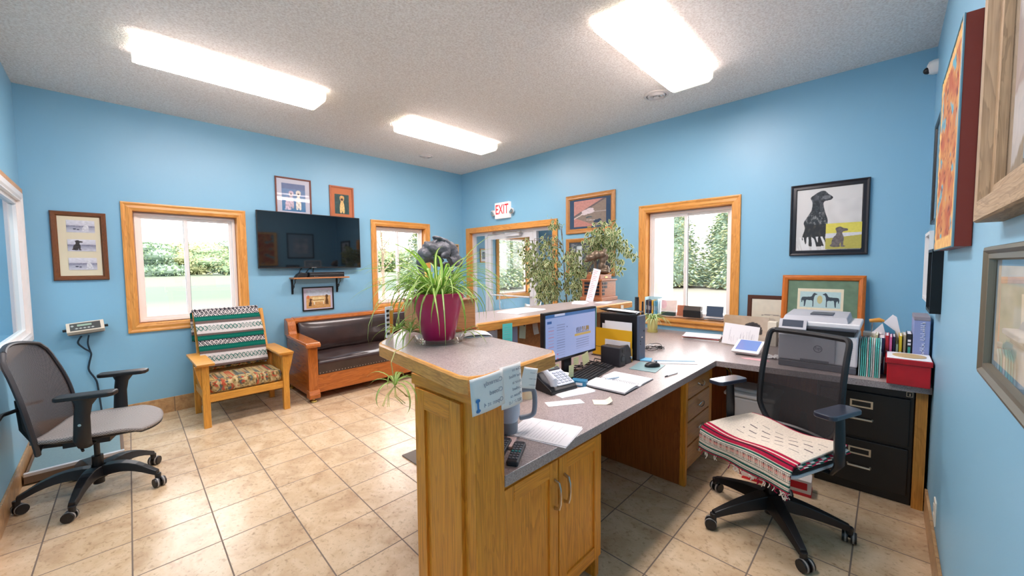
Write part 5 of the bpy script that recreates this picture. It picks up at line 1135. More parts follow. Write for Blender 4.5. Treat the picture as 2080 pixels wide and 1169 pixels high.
# papers: sheets with printed lines
M_INK = plain('ink_grey', (184, 182, 190), .8)
def sheet_stack(name, label, T, w_, h, n=1, mat=None, lines=0, group=None, curl=0.0, cat='paper', fan=.0):
    t = thing(name, label, cat, mat=T, group=group); lk = lt(t); mat = mat or M_PAPER
    for k in range(n):
        b = MB(mat); b.T = Matrix.Translation((fan * k, fan * k * .6, .0012 + k * .0022)) @ Matrix.Rotation(fan * k * 4, 4, 'Z')
        b.sheet(lambda u, v: ((u - .5) * w_, (v - .5) * h, curl * (max(0, u - .6) / .4) ** 2), 10, 2); b.build('sheet', solid=.0016, **lk)
    if lines:
        b = MB(M_INK); b.T = Matrix.Translation((fan * (n - 1), fan * (n - 1) * .6, .0012 + (n - 1) * .0022))
        rr = random.Random(len(label))
        for k in range(lines): y = h * (.42 - .84 * k / lines); b.box(-w_ * .42, y, .0010, w_ * (.42 - .5 * rr.random()), y + .0014, .0013)
        b.build('printing', **lk)
    return t
def TR(x, y, z, a): return Matrix.Translation((x, y, z)) @ Matrix.Rotation(R(a), 4, 'Z')
sheet_stack('paper_form', 'large white printed form lying on the desk near the counter post', TR(1.285, 1.05, DZ, 15), .21, .27, 2, lines=16, fan=.006)
sheet_stack('envelope', 'long white slip with a teal stamp lying in front of the desk phone', TR(1.63, 1.20, DZ, -32), .20, .065, 1, lines=0)
sheet_stack('loose_papers', 'overlapping white sheets between the phone and the notebook', TR(1.80, 1.255, DZ, -18), .23, .085, 2, lines=3, fan=.01)
sheet_stack('curled_receipt', 'small curled cream slip near the front edge of the desk', TR(1.77, 1.06, DZ, -50), .095, .07, 1, plain('cream_paper', (232, 224, 206), .8), curl=.02)
t = thing('spiral_notebook', 'open spiral notebook with blank white pages on the desk', 'notebook', mat=TR(2.14, 1.165, DZ, 2)); lk = lt(t)
for s in (-1, 1):
    b = MB(M_PAPER).sheet(lambda u, v: (s * (.008 + .185 * u), (v - .5) * .26, .002 + (.020 if s < 0 else .010) * (1 - (1 - min(1, u * 4)) ** 2) * (1 - .35 * u)), 14, 2)
    for q in (.3, .6): b.sheet(lambda u, v: (s * (.008 + .188 * u), (v - .5) * .262, .001 + q * (.020 if s < 0 else .010) * (1 - (1 - min(1, u * 4)) ** 2)), 14, 2)
    b.build('page_block', solid=.001, **lk)
b = MB(M_DARK)
for k in range(22): b.tube([(.009 * cos(a), -.12 + k * .0114, .010 + .010 * sin(a)) for a in [pi * i / 5 for i in range(6)]], .0008, 4)
b.build('wire_binding', **lk)
MB(M_DARK).box(-.199, -.133, .0002, .199, .133, .0018).build('cover', **lk)
def pen(x, y, z, a, L_, col, label, r=.004, tilt=0):
    t = thing('pen', label, 'pen', mat=TR(x, y, z, a)); lk = lt(t)
    MB(col).cyl((0, 0, r), (L_ * .78, 0, r), r, r, 10).build('barrel', smooth=True, **lk)
    MB(M_BLACK).cyl((L_ * .78, 0, r), (L_ * .95, 0, r), r * 1.1, r * .9, 10).cyl((L_ * .95, 0, r), (L_, 0, r), r * .8, .0005, 10).build('cap', smooth=True, **lk)
pen(2.20, 1.20, DZ + .012, 160, .13, plain('clear_blue_barrel', (176, 200, 220), .3), 'clear barrelled pen lying on the open notebook')
pen(2.585, .985, DZ, 170, .145, M_WHITE, 'white pen with a black tip lying near the desk edge')
t = thing('envelope', 'blue rimmed white envelope lying right of the mouse mat', 'envelope', mat=TR(2.86, 1.10, DZ, -52)); lk = lt(t)
MB(M_PAPER).box(-.14, -.035, .0005, .14, .035, .003).build('body', **lk); MB(plain('teal_blue', (64, 136, 170), .5)).box(-.145, .033, .0005, .145, .047, .006).build('edge', bevel=.001, **lk)
t = thing('sticky_pad', 'blue paper pad lying behind the mouse mat', 'note pad', mat=TR(2.80, 1.30, DZ, 20)); MB(plain('pad_blue', (96, 168, 206), .6)).box(-.05, -.04, .0005, .05, .04, .008).build('block', bevel=.001, **lt(t))
t = thing('tape_box', 'small blue cardboard box beside the desk phone', 'box', mat=TR(1.935, 1.31, DZ, 20)); lk = lt(t); MB(plain('box_blue', (44, 120, 158), .5)).box(-.025, -.04, .0005, .03, .05, .035).build('carton', bevel=.002, **lk)
MB(M_PAPER).box(-.0255, -.02, .008, -.0250, .02, .024).build('label_patch', **lk)
t = thing('memo_holder', 'black memo holder with a yellow list behind the keyboard', 'memo holder', mat=TR(1.932, 1.425, DZ, 8)); lk = lt(t)
MB(M_BLACK).box(-.035, -.045, .0005, .035, .03, .05).build('holder', bevel=.003, **lk); MB(M_PAPER).box(-.03, -.04, .050, .03, .025, .054).build('paper_block', **lk)
YEL = plain('pale_yellow_note', (232, 226, 168), .8)
def note(name, label, T, w_, h, mat, lines=4, group=None, lean_=0.0, pin=None, skew=0.0):
    t = thing(name, label, 'note', mat=T, group=group); lk = lt(t)
    MB(mat).sheet(lambda u, v: ((u - .5) * w_ + skew * (v - .5) * w_, (v - 1) * h, .001 + .012 * lean_ * (1 - v) ** 2), 6, 8).build('sheet', solid=.0006, **lk)
    if lines:
        b = MB(M_INK); rr = random.Random(len(label))
        for k in range(lines):
            y = -h * (.12 + .8 * k / lines); zz_ = .0018 + .012 * lean_ * (y / h) ** 2; b.box(-w_ * .38, y - .0012, zz_, w_ * (.38 - .4 * rr.random()), y, zz_ + .0004)
        b.build('writing', **lk)
    if pin: MB(pin).lathe([(.002, 0), (.002, .006), (.004, .008), (.004, .014), (.0, .016)], 10, (0, -h * .08, .001)).build('push_pin', smooth=True, **lk)
def PY(x, y, z, a=0): return frame4((x, y, z), (1, 0, 0), (0, 0, 1), (0, -1, 0)) @ Matrix.Rotation(R(a), 4, 'Z')
RED = plain('pin_red', (200, 30, 50), .4); NVY = plain('pin_navy', (30, 50, 90), .4)
note('hanging_note', 'lilac sheet pinned at the left end of the pin board', PY(1.605, 1.787, 1.085, 4), .06, .10, plain('lilac_paper', (170, 176, 206), .8), 2, pin=NVY)
note('hanging_note', 'pale card with a red pin on the board, left of the turquoise list', PY(1.672, 1.786, 1.085, 0), .07, .085, plain('pale_card', (206, 200, 206), .8), 2, pin=RED)
note('price_list', 'turquoise hand written list hanging from the ledge above the pin board', PY(1.735, 1.722, 1.118, -1), .088, .165, plain('turquoise_paper', (96, 214, 206), .8), 9)
note('hanging_note', 'long lilac sheet right of the turquoise list', PY(1.845, 1.786, 1.085, 0), .10, .16, plain('lilac_paper', (170, 176, 206), .8), 0)
note('hanging_note', 'cut pale green card pinned with a blue pin', PY(1.955, 1.786, 1.08, -12), .065, .095, plain('pale_green_card', (214, 222, 192), .8), 0, pin=NVY, skew=-.2)
note('hanging_note', 'crumpled small slip pinned at the right of the green card', PY(2.075, 1.786, 1.083, 3), .055, .085, plain('cream_paper', (232, 224, 206), .8), 2, lean_=1)
note('hanging_note', 'narrow turquoise strip hanging beside the monitor', PY(2.755, 1.722, 1.14, 0), .045, .20, plain('turquoise_paper', (96, 214, 206), .8), 0)
note('hanging_note', 'yellow slip with writing pinned above the black tray', PY(3.02, 1.784, 1.10, 0), .07, .08, YEL, 3)
note('hanging_note', 'white square card pinned above the black tray', PY(3.12, 1.784, 1.08, 0), .08, .075, M_PAPER, 0)
note('hanging_note', 'small cream tag hanging near the end of the ledge', PY(3.20, 1.716, 1.12, -8), .05, .07, plain('cream_paper', (232, 224, 206), .8), 0, lean_=1)
note('sticky_note', 'yellow list stuck upright on the memo holder', PY(1.94, 1.378, .872, -2), .05, .075, YEL, 5)
note('sticky_note', 'tilted blank yellow sticky note under the monitor', PY(2.165, 1.43, .90, 14), .075, .075, YEL, 0)
note('sticky_note', 'small yellow note with writing under the middle of the monitor', PY(2.085, 1.444, .885, 0), .055, .05, YEL, 3)
note('sticky_note', 'wide yellow note under the left corner of the monitor', PY(1.865, 1.444, .875, 6), .07, .05, YEL, 2)
# hand written notes taped to the counter edge (writing shows through reversed)
HND = plain('pencil_grey', (166, 164, 174), .8)
def taped(name, label, x0, x1, z0, z1, y, lines, size, a=0, sk_=0.0, blue=False):
    t = thing(name, label, 'note', mat=PY((x0 + x1) / 2, y, z1, a)); lk = lt(t); w_, h = x1 - x0, z1 - z0
    MB(plain('thin_white_paper', (244, 238, 232), .8)).sheet(lambda u, v: ((u - .5) * w_, (v - 1) * h + sk_ * u, .004 + .006 * sin(u * 3) + .004 * (1 - v)), 8, 8).build('sheet', solid=.0006, smooth=True, **lk)
    for k, s in enumerate(lines):
        text(s, size, 'handwriting', t, HND, Matrix.Translation((w_ * .42, -h * (k + .8) / (len(lines) + .45) + sk_ * .5, .0135)), 'LEFT', .0002, mirror=True, world=False)
    if blue:
        MB(plain('pen_blue', (70, 130, 190), .6)).tube([(-w_ * .34, -h * .62, .0115), (-w_ * .34, -h * .9, .0115)], .003, 6).ell((-w_ * .34, -h * .62, .0115), (.009, .006, .001)).ell((-w_ * .34, -h * .9, .0115), (.009, .006, .001)).build('doodle', **lk)
taped('taped_note', 'wide white note with reversed handwriting taped to the counter corner, beside a blue doodle', .722, .858, 1.038, 1.150, .880, ['Currently', 'Closed', 'Open at 4'], .020, 3, .0, True)
taped('taped_note', 'tall white note about the wind door taped to the counter edge above the tumbler', .850, .948, 1.020, 1.158, .886, ['Due to', 'the Wind', 'door is', 'Locked', 'Please ca', '507-215-0'], .0145, 2)
taped('taped_note', 'slanting white note hanging under the counter edge, right of the other two', .985, 1.075, 1.045, 1.118, .915, ['~ ~~~', '~~ ~~', '~~~~'], .016, -16)
# tumbler
t = thing('tumbler', 'tall white tumbler with a grey handle behind the counter post', 'tumbler', (1.185, 1.165, DZ))
MB(plain('tumbler_white', (196, 206, 220), .3)).lathe([(.038, .05), (.05, .08), (.052, .19), (.05, .195), (.001, .195)], 28, (1.175, 1.165, DZ)).build('cup', t, smooth=True)
GR = plain('tumbler_grey', (140, 148, 158), .4)
MB(GR).lathe([(.036, .001), (.040, .01), (.041, .052), (.03, .055)], 28, (1.175, 1.165, DZ)).build('base', t, smooth=True)
MB(GR).tube(curve_pts([(1.215, 1.140, .94), (1.262, 1.11, .942), (1.275, 1.102, .92), (1.275, 1.102, .85), (1.262, 1.11, .825), (1.215, 1.135, .82)]), .011, 10).build('handle', t, smooth=True)
# remote controls
def remote(x, y, a, label, top):
    t = thing('remote_control', label, 'remote control', mat=TR(x, y, DZ, a)); lk = lt(t)
    MB(M_DARK).prism([(-.085, -.022), (.075, -.024), (.085, -.015), (.085, .015), (.075, .024), (-.085, .022)], .0005, .020).build('body', bevel=.005, **lk)
    b = MB(plain('button_grey', (110, 112, 120), .5))
    for r_ in range(7):
        for k in range(3): (b.use(plain('button_teal', (60, 150, 150), .5)) if r_ == 3 and top else b.use(MATS['button_grey'])).cbox((-.06 + r_ * .018, -.013 + k * .013, .0212), (.010, .008, .003))
    b.build('buttons', **lk)
remote(1.045, .995, 32, 'grey remote control with teal buttons at the left end of the desk', True)
remote(1.03, 1.062, 30, 'black remote control lying beside the grey one', False)
t = thing('paper_label', 'small pink and white folded leaflet at the foot of the tumbler', 'leaflet', mat=TR(1.10, 1.085, DZ, 30)); MB(plain('pinkish_leaflet', (226, 200, 196), .7)).box(-.05, -.02, .0008, .04, .02, .012).build('leaflet', bevel=.001, **lt(t))
# yellow ringed cup behind the notes
t = thing('paper_cup', 'cream cup with a yellow pattern beside the desk phone', 'cup', (1.56, 1.40, DZ))
MB(plain('cream_cup', (232, 222, 186), .5)).lathe([(.034, .0005), (.042, .075), (.040, .075), (.032, .004), (.001, .004)], 24, (1.56, 1.40, DZ)).build('cup', t, smooth=True); MB(plain('yellow_band', (226, 176, 50), .5)).lathe([(.0405, .052), (.0428, .072)], 24, (1.56, 1.40, DZ), caps=False).build('band', t, smooth=True)
# tangle of cables
rr = random.Random(5); b = MB(M_BLACK)
for k in range(9):
    cx_, cy_ = 3.22 + rr.uniform(-.07, .07), 1.42 + rr.uniform(-.05, .05); r_ = rr.uniform(.02, .055); b.use(M_BLACK if k % 3 else M_WHITE)
    b.tube(curve_pts([(cx_ + r_ * cos(a * .7 + k) * (1 + .2 * sin(a)), cy_ + r_ * sin(a * .7 + k), DZ + .005 + .02 * abs(sin(a * .5 + k))) for a in range(14)], 4), .0025, 5)
tag(b.build('cable_tangle'), 'tangle of black and white earphone cables on the desk behind the tower', 'cable', kind='stuff')
b = MB(M_BLACK); 
for k in range(7):
    x = 1.85 + k * .09; b.use(M_BLACK if k % 2 else M_DARK).tube([(x, 1.58, DZ + .005), (x + .03, 1.53 + .03 * sin(k), DZ + .02), (x + .09, 1.55, DZ + .03), (x + .16, 1.52, DZ + .008), (x + .22, 1.56, DZ + .005)], .004, 6)
tag(b.build('monitor_cables'), 'dark cables lying on the desk behind and under the monitor', 'cable', kind='stuff')
# ---------------------------------------------------------------- right end of the desk
PG = plain('printer_grey', (176, 178, 186), .4); PD = plain('printer_dark', (84, 88, 98), .4); PWH = plain('printer_white', (232, 232, 236), .35)
t = thing('laser_printer', 'grey and white laser printer with a small touch screen on the desk return', 'printer', (3.5, .34, DZ))
px0, px1, py0, py1 = 3.285, 3.70, .125, .55
MB(PWH).box(px0 + .012, py0, DZ + .045, px1, py1, 1.005).build('body', t, bevel=.012, seg=3)
MB(PD).box(px0 + .006, py0 + .004, DZ + .001, px1 - .004, py1 - .004, DZ + .045).build('base', t, bevel=.006)
MB(PG).box(px0, py0 + .11, DZ + .055, px0 + .014, py1 - .004, .985).build('front_cover', t, bevel=.004)
b = MB(PD).box(px0 - .001, py0 + .14, DZ + .052, px0 + .012, py1 - .13, DZ + .068); b.build('tray_grip', t)
LG_ = Matrix(((0, 0, -1, px0 - .0002), (-1, 0, 0, .325), (0, 1, 0, .905), (0, 0, 0, 1)))
b = MB(PD); b.T = LG_; b.add([(r_ * cos(2 * pi * k / 32), r_ * sin(2 * pi * k / 32), .0012) for r_ in (.024, .0195) for k in range(32)], [(k, (k + 1) % 32, 32 + (k + 1) % 32, 32 + k) for k in range(32)]); b.build('emblem_ring', t)
text('hp', .033, 'lettering', t, PD, LG_ @ Matrix.Translation((0, .004, .0008)) @ Matrix.Shear('XZ', 4, (0, 0)), 'CENTER')
MB(plain('output_slot_black', (14, 14, 16), .6)).box(px0 + .006, py0 + .02, 1.005, px1 - .02, py1 - .02, 1.045).build('output_slot', t)
MB(PD).box(px0 + .0, py0 + .005, 1.035, px1, py1 - .16, 1.052).build('scanner_base', t, bevel=.004)
MB(PWH).box(px0 + .004, py0 - .01, 1.052, px1, py1 - .005, 1.085).build('scanner', t, bevel=.008, seg=3)
b = MB(PG); b.add([(px0 + .02, y, 1.085) for y in (py0 + .05, py1 - .02)] + [(px0 + .05, y, 1.118) for y in (py0 + .06, py1 - .03)] + [(px1 - .02, y, 1.130) for y in (py0 + .06, py1 - .03)] + [(px1 - .01, y, 1.085) for y in (py0 + .05, py1 - .02)], [(0, 1, 3, 2), (2, 3, 5, 4), (4, 5, 7, 6), (0, 2, 4, 6), (1, 7, 5, 3), (0, 6, 7, 1)]); b.build('document_feeder', t, bevel=.004)
MB(PD).box(px0 + .12, py0 + .14, 1.118, px0 + .28, py0 + .26, 1.130).build('feeder_slot', t)
b = MB(PG).at((px0 - .012, py1 - .085, 1.060), (0, R(-58), 0)); b.cbox((0, 0, 0), (.075, .155, .014)); b.use(plain('printer_screen', (70, 78, 92), .15)).cbox((.004, 0, .0072), (.052, .118, .001)); b.build('control_panel', t, bevel=.003)
b = MB(M_INK)
for k in range(7): b.box(px0 + .0112, py0 + .02, .93 - k * .012, px0 + .0118, py0 + .02 + .05 * (.5 + .5 * ((k * 37) % 10) / 10), .932 - k * .012)
b.build('side_lettering', t)
# expanding file, red box, books
TEALF = plain('teal_file', (96, 196, 186), .4); TEAL2 = plain('clear_file', (176, 206, 204), .25)
t = thing('expanding_file', 'clear and turquoise expanding file standing between the printer and the red box', 'file', (3.4, .07, DZ))
for k in range(11):
    y = .118 - k * .0095; m = (TEAL2, TEALF, TEALF, TEALF, plain('grey_divider', (206, 206, 204), .5), TEALF, TEAL2, plain('grey_divider', (206, 206, 204), .5), TEALF, TEALF, TEAL2)[k]
    b = MB(m); pr = [(3.305, DZ + .001), (3.43, DZ + .001), (3.435, DZ + .235), (3.37, DZ + .245 - .0015 * (k - 5) ** 2), (3.325, DZ + .205 - .001 * (k - 5) ** 2)]; yb_ = y - .002; n_ = 5
    b.add([(p, yb_ + (q - DZ) * -.06 * (k - 5) * .02 - .003, q) for p, q in pr] + [(p, yb_ + .003, q) for p, q in pr], [tuple(range(n_)), tuple(reversed(range(n_, 2 * n_)))] + [(i, n_ + i, n_ + (i + 1) % n_, (i + 1) % n_) for i in range(n_)]); b.build('divider', t)
REDB = plain('red_vinyl', (184, 20, 34), .3, nz=.12, nscale=12)
t = thing('file_box', 'glossy red file box with a white lid at the right end of the desk', 'box', (3.3, -.1, DZ))
MB(REDB).box(3.20, YC + .014, DZ + .001, 3.42, -.012, .905).build('box', t, bevel=.004)
MB(REDB).box(3.193, YC + .008, .885, 3.43, -.004, .915).build('lid_rim', t, bevel=.003)
MB(M_PAPER).box(3.20, YC + .012, .9152, 3.42, -.010, .919).build('lid', t, bevel=.002)
t = thing('paper_disc', 'brown paper disc lying on the red box lid', 'disc', (3.31, -.1, .9195)); MB(plain('kraft_paper', (196, 168, 124), .8)).lathe([(.072, 0), (.072, .003), (.001, .004)], 28, (3.31, -.105, .9195)).build('disc', t)
def book(y, th, h, d, x, col, label, title=None, tcol=None, zb=DZ, tilt=0, name='book'):
    T = Matrix.Translation((x, y, zb + .001)) @ Matrix.Rotation(R(tilt), 4, 'X'); t = thing(name, label, name.replace('_', ' '), mat=T); lk = lt(t)
    m = plain('cover_%d_%d_%d' % col, col, .45); b = MB(m).box(0, 0, 0, .003, th, h).box(0, 0, 0, d, .0025, h).box(0, th - .0025, 0, d, th, h); b.build('cover', bevel=.001, seg=1, **lk)
    MB(M_PAPER).box(.004, .0025, .004, d - .004, th - .0025, h - .004).build('pages', **lk)
    if tcol: MB(plain('title_turquoise', tcol, .5)).box(-.0006, th * .25, h * .34, 0, th * .75, h * .70).use(M_PAPER).box(-.0006, th * .2, h * .74, 0, th * .8, h * .79).box(-.0006, th * .2, h * .82, 0, th * .8, h * .87).build('spine_patch', **lk)
    else: MB(plain('title_grey', (200, 200, 206), .5)).box(-.0006, th * .3, h * .3, 0, th * .7, h * .62).build('spine_patch', **lk)
t = thing('ring_binder', 'tall lavender ring binder with a grey top against the right wall', 'binder', (3.46, -.165, DZ))
MB(plain('lavender_board', (146, 158, 206), .45)).box(3.43, YC + .013, DZ + .001, 3.70, -.122, 1.125).build('cover', t, bevel=.003)
MB(plain('grey_label_strip', (150, 142, 152), .5)).box(3.429, YC + .013, 1.125, 3.70, -.122, 1.148).build('top_edge', t, bevel=.002)
b = MB(plain('lettering_white', (226, 228, 240), .5)); rr = random.Random(12)
for k in range(17):   # pale lettering running up the spine, too blurred to read
    if k == 7: continue
    z = .905 + k * .0125; b.box(3.4285, -.172, z, 3.430, -.172 + rr.choice((.012, .012, .020)), z + .003).box(3.4285, -.172 + rr.choice((0, .009)), z, 3.430, -.169 + rr.choice((0, .009)), z + .009)
b.build('lettering', t)
book(-.119, .023, .272, .18, 3.46, (40, 42, 46), 'black book with a turquoise spine strip next to the lavender binder', None, (60, 170, 150))
book(-.094, .014, .262, .18, 3.47, (196, 180, 150), 'thin tan book left of the black book')
book(-.076, .014, .255, .18, 3.46, (226, 196, 40), 'bright yellow thin book in the row by the wall')
book(-.060, .012, .20, .17, 3.46, (150, 170, 150), 'short grey green booklet in the row by the wall')
book(-.046, .013, .245, .18, 3.47, (44, 40, 84), 'dark indigo thin book in the row by the wall')
book(-.031, .013, .245, .18, 3.45, (232, 110, 166), 'bright pink folder in the row by the wall', name='folder')
book(-.016, .017, .252, .18, 3.45, (206, 34, 48), 'bright red book in the row by the wall')
book(.003, .030, .235, .18, 3.44, (52, 44, 92), 'thick purple book in the row by the wall')
book(.036, .012, .25, .17, 3.46, (226, 220, 170), 'pale yellow folder at the left end of the row', name='folder')
for k, (y, a) in enumerate(((.052, -4), (.066, -7), (.080, -9))):
    book(y, .010, .225 - k * .004, .17, 3.455, ((226, 214, 206), (206, 150, 130), (176, 60, 60))[k], ('pale', 'salmon', 'brick red')[k] + ' leaning folder right of the expanding file', tilt=a, name='folder')
def envel(pts, x, col, label):
    t = thing('envelope', label, 'envelope', (x, pts[0][0], 1.0)); MB(plain('env_%d_%d_%d' % col, col, .7)).prism(pts, x, x + .004, 0).build('sheet', t)
envel([(.075, .99), (-.03, DZ + .01), (-.10, DZ + .10), (-.05, 1.115), (-.03, 1.13)], 3.655, (240, 240, 244), 'large white envelope sticking up behind the row of books')
envel([(.0, .99), (.02, 1.08), (-.045, 1.02), (-.045, .80), (0, .80)], 3.645, (70, 140, 176), 'blue folded brochure sticking up behind the row of books')
t = thing('rubber_stamp', 'wooden handled stamp standing behind the expanding file', 'stamp', (3.72, .06, 1.0))
MB(plain('amber_wood', (214, 150, 60), .4)).tube([(3.68, .085, 1.075), (3.68, .035, 1.085), (3.68, .01, 1.078)], [.012, .016, .01], 10).build('handle', t, smooth=True); MB(M_CHROME).cyl((3.68, .07, 1.0), (3.68, .07, 1.075), .003, .003, 8).build('stem', t)
MB(M_WHITE).box(3.625, .02, DZ + .001, 3.71, .115, 1.0).build('stand', t, bevel=.003)
# payment terminal and papers left of the printer
t = thing('card_terminal', 'white touch screen card terminal on the desk corner', 'card terminal', mat=TR(3.56, .79, DZ, 0)); lk = lt(t)
b = MB(M_WHITE)
b.add([(x, s * (.095 if z > .01 else .07), z) for s in (-1, 1) for x, z in ((-.13, .022), (-.09, .001), (.06, .001), (.10, .085), (.085, .095), (-.14, .032))], [(5, 4, 3, 2, 1, 0), (6, 7, 8, 9, 10, 11)] + [(i, (i + 1) % 6, 6 + (i + 1) % 6, 6 + i) for i in range(6)])
b.build('body', bevel=.004, **lk)
MB(plain('terminal_screen', (96, 116, 170), .1, emit=.35)).add([(-.105, -.075, .0420), (-.105, .075, .0420), (.075, .075, .0925), (.075, -.075, .0925)], [(0, 3, 2, 1)]).build('screen', **lk)
MB(plain('pink_slip', (236, 170, 176), .7)).add([(3.335, .60, DZ + .001), (3.395, .63, DZ + .001), (3.38, .74, DZ + .001), (3.35, .80, DZ + .001), (3.325, .76, DZ + .001)], [(0, 1, 2, 3, 4)]).build('pink_slip', solid=.001)
tag(bpy.data.objects['pink_slip'], 'pink paper slip on the desk edge in front of the card terminal', 'paper')
DOGC = painter(lambda u, v: vmix(c(176, 150, 120), c(186, 172, 156), u) if v > .3 else c(190, 180, 166), [(oval(.66, .52, .20, .26), lambda u, v: wobble(c(52, 48, 50), .5, u, v, 16, 2)), (oval(.5, .45, .06, .12), c(60, 54, 54)), (oval(.82, .45, .06, .12), c(60, 54, 54))], .12, 8, 6)
def upright(x, y, z, a, tilt): return frame4((x, y, z), (0, -1, 0), (sin(tilt), 0, cos(tilt)), (-cos(tilt), 0, sin(tilt))) @ Matrix.Rotation(R(a), 4, 'Z')
t = thing('calendar', 'brown standing calendar with a dark dog picture behind the paper form', 'calendar', mat=upright(4.02, 1.115, DZ + .001, 0, R(12))); lk = lt(t)
MB(plain('cream_card', (220, 200, 170), .7)).box(0, 0, -.012, .365, .245, 0).build('card', **lk); MB(M_PRINT).sheet(lambda u, v: (.365 * u, .245 * v, .0008), 60, 40, DOGC).build('print', **lk)
t = thing('printed_form', 'white printed form propped upright in front of the brown calendar', 'paper', mat=upright(3.80, 1.06, DZ + .016, -4, R(14))); lk = lt(t)
b = MB(M_PAPER).box(0, 0, -.001, .275, .185, .0).use(M_INK)
rr = random.Random(9)
for k in range(26):
    xx = .03 + rr.random() * .22; b.box(xx, .02 + rr.random() * .04, .0001, xx + .0015, .06 + rr.random() * .1, .0004)
b.build('sheet', **lk)
t = thing('paper_bag', 'small cream paper bag and pale pots beside the calendar', 'bag', (4.0, .72, DZ)); MB(plain('cream_paper', (232, 224, 206), .8)).box(3.98, .68, DZ + .001, 4.06, .745, .975).box(3.99, .60, DZ + .001, 4.05, .665, .95).build('bag', t, bevel=.004)
t = thing('crumpled_tissue', 'crumpled white tissue on the desk left of the printer', 'tissue', (3.5, .62, DZ)); 
b = MB(M_WHITE).sheet(lambda u, v: (3.44 + .10 * u, .575 + .10 * v, DZ + .006 + .03 * abs(noise.noise(Vector((u * 5, v * 5, 2))))), 16, 16); b.build('tissue', t, solid=.002)
# stack of files near the window
t = thing('file_stack', 'stack of white papers and a red edged folder lying below the window', 'papers', mat=TR(3.98, 1.28, DZ, 8)); lk = lt(t)
for k, (m, dx, a) in enumerate(((M_PAPER, 0, 0), (plain('kraft_folder', (206, 190, 170), .7), .01, 3), (plain('red_folder', (206, 50, 70), .5), .02, -3), (M_PAPER, .02, -3), (M_PAPER, -.01, 5))):
    b = MB(m); b.T = Matrix.Translation((dx, 0, .001 + k * .007)) @ Matrix.Rotation(R(a), 4, 'Z'); b.cbox((0, 0, .003), (.24, .32, .006)); b.build('folder' if k in (1, 2) else 'sheet', **lk)
# window sill items
SZ = .9205
t = thing('magazine_holder', 'pale blue magazine holder with books in the left corner of the window sill', 'magazine holder', (4.28, 1.93, SZ)); 
PB = plain('pale_blue_card', (190, 222, 232), .6)
MB(PB).box(4.24, 1.985, SZ, 4.36, 1.992, 1.115).box(4.355, 1.84, SZ, 4.36, 1.985, 1.115).box(4.24, 1.838, SZ, 4.36, 1.842, 1.10).box(4.24, 1.842, SZ, 4.36, 1.985, SZ + .004).build('holder', t)
for k, (col, y) in enumerate((((60, 56, 70), 1.965), ((104, 92, 84), 1.945), ((44, 50, 92), 1.928), ((220, 170, 60), 1.900), ((120, 176, 196), 1.876), ((90, 160, 190), 1.856))):
    book(y, .016, .155 - .006 * (k % 3), .095, 4.25, col, ('dark', 'brown', 'navy', 'amber', 'light blue', 'mid blue')[k] + ' booklet in the blue magazine holder on the sill', zb=SZ + .004, name='booklet')
t = thing('greeting_card', 'pink and cream card standing on the window sill', 'card', mat=upright(4.30, 1.83, SZ, 0, R(8))); lk = lt(t)
MB(M_PRINT).sheet(lambda u, v: (.17 * u, .165 * v, 0), 24, 20, painter(lambda u, v: c(236, 214, 206) if v > .25 else c(240, 238, 240), [(oval(.15, .7, .2, .3), c(236, 190, 196))], .1, 6, 3)).build('card', solid=.001, **lk)
t = thing('pen_holder', 'dark low box with clips on the window sill', 'box', (4.26, 1.72, SZ)); MB(plain('dark_green_box', (38, 58, 60), .5)).box(4.235, 1.655, SZ, 4.28, 1.80, SZ + .04).build('box', t, bevel=.003)
t = thing('photo_card', 'reddish brown photo leaning on the window glass behind the black case', 'photo', mat=upright(4.33, 1.665, SZ, 0, R(10))); MB(plain('terracotta_print', (160, 96, 68), .5)).box(0, 0, -.002, .12, .115, 0).build('print', **lt(t))
t = thing('camera_case', 'black open topped case on the window sill', 'case', (4.27, 1.47, SZ)); 
MB(M_BLACK).box(4.235, 1.385, SZ, 4.305, 1.565, SZ + .075).build('body', t, bevel=.006)
b = MB(plain('worn_black', (60, 52, 48), .6)); b.add([(x, y, z) for y in (1.39, 1.56) for x, z in ((4.232, SZ + .075), (4.308, SZ + .075), (4.308, SZ + .115), (4.26, SZ + .12))], [(0, 1, 2, 3), (7, 6, 5, 4), (0, 4, 5, 1), (1, 5, 6, 2), (2, 6, 7, 3), (3, 7, 4, 0)]); b.build('flap', t, bevel=.003)
t = thing('tablet', 'dark tablet propped open like a small laptop on the window sill', 'tablet', mat=upright(4.285, 1.355, SZ + .012, 0, R(10))); lk = lt(t)
MB(plain('brown_grey_case', (84, 68, 66), .4)).box(0, 0, -.008, .175, .125, 0).build('screen_case', bevel=.003, **lk); MB(plain('dim_screen', (70, 80, 100), .08)).box(.008, .010, 0, .167, .117, .0008).build('screen', **lk)
MB(plain('grey_keyboard', (96, 96, 100), .5)).box(4.235, 1.182, SZ + .001, 4.285, 1.355, SZ + .012).build('keyboard_base', parent=t, bevel=.002)
t.children[-1].matrix_parent_inverse = t.matrix_basis.inverted()
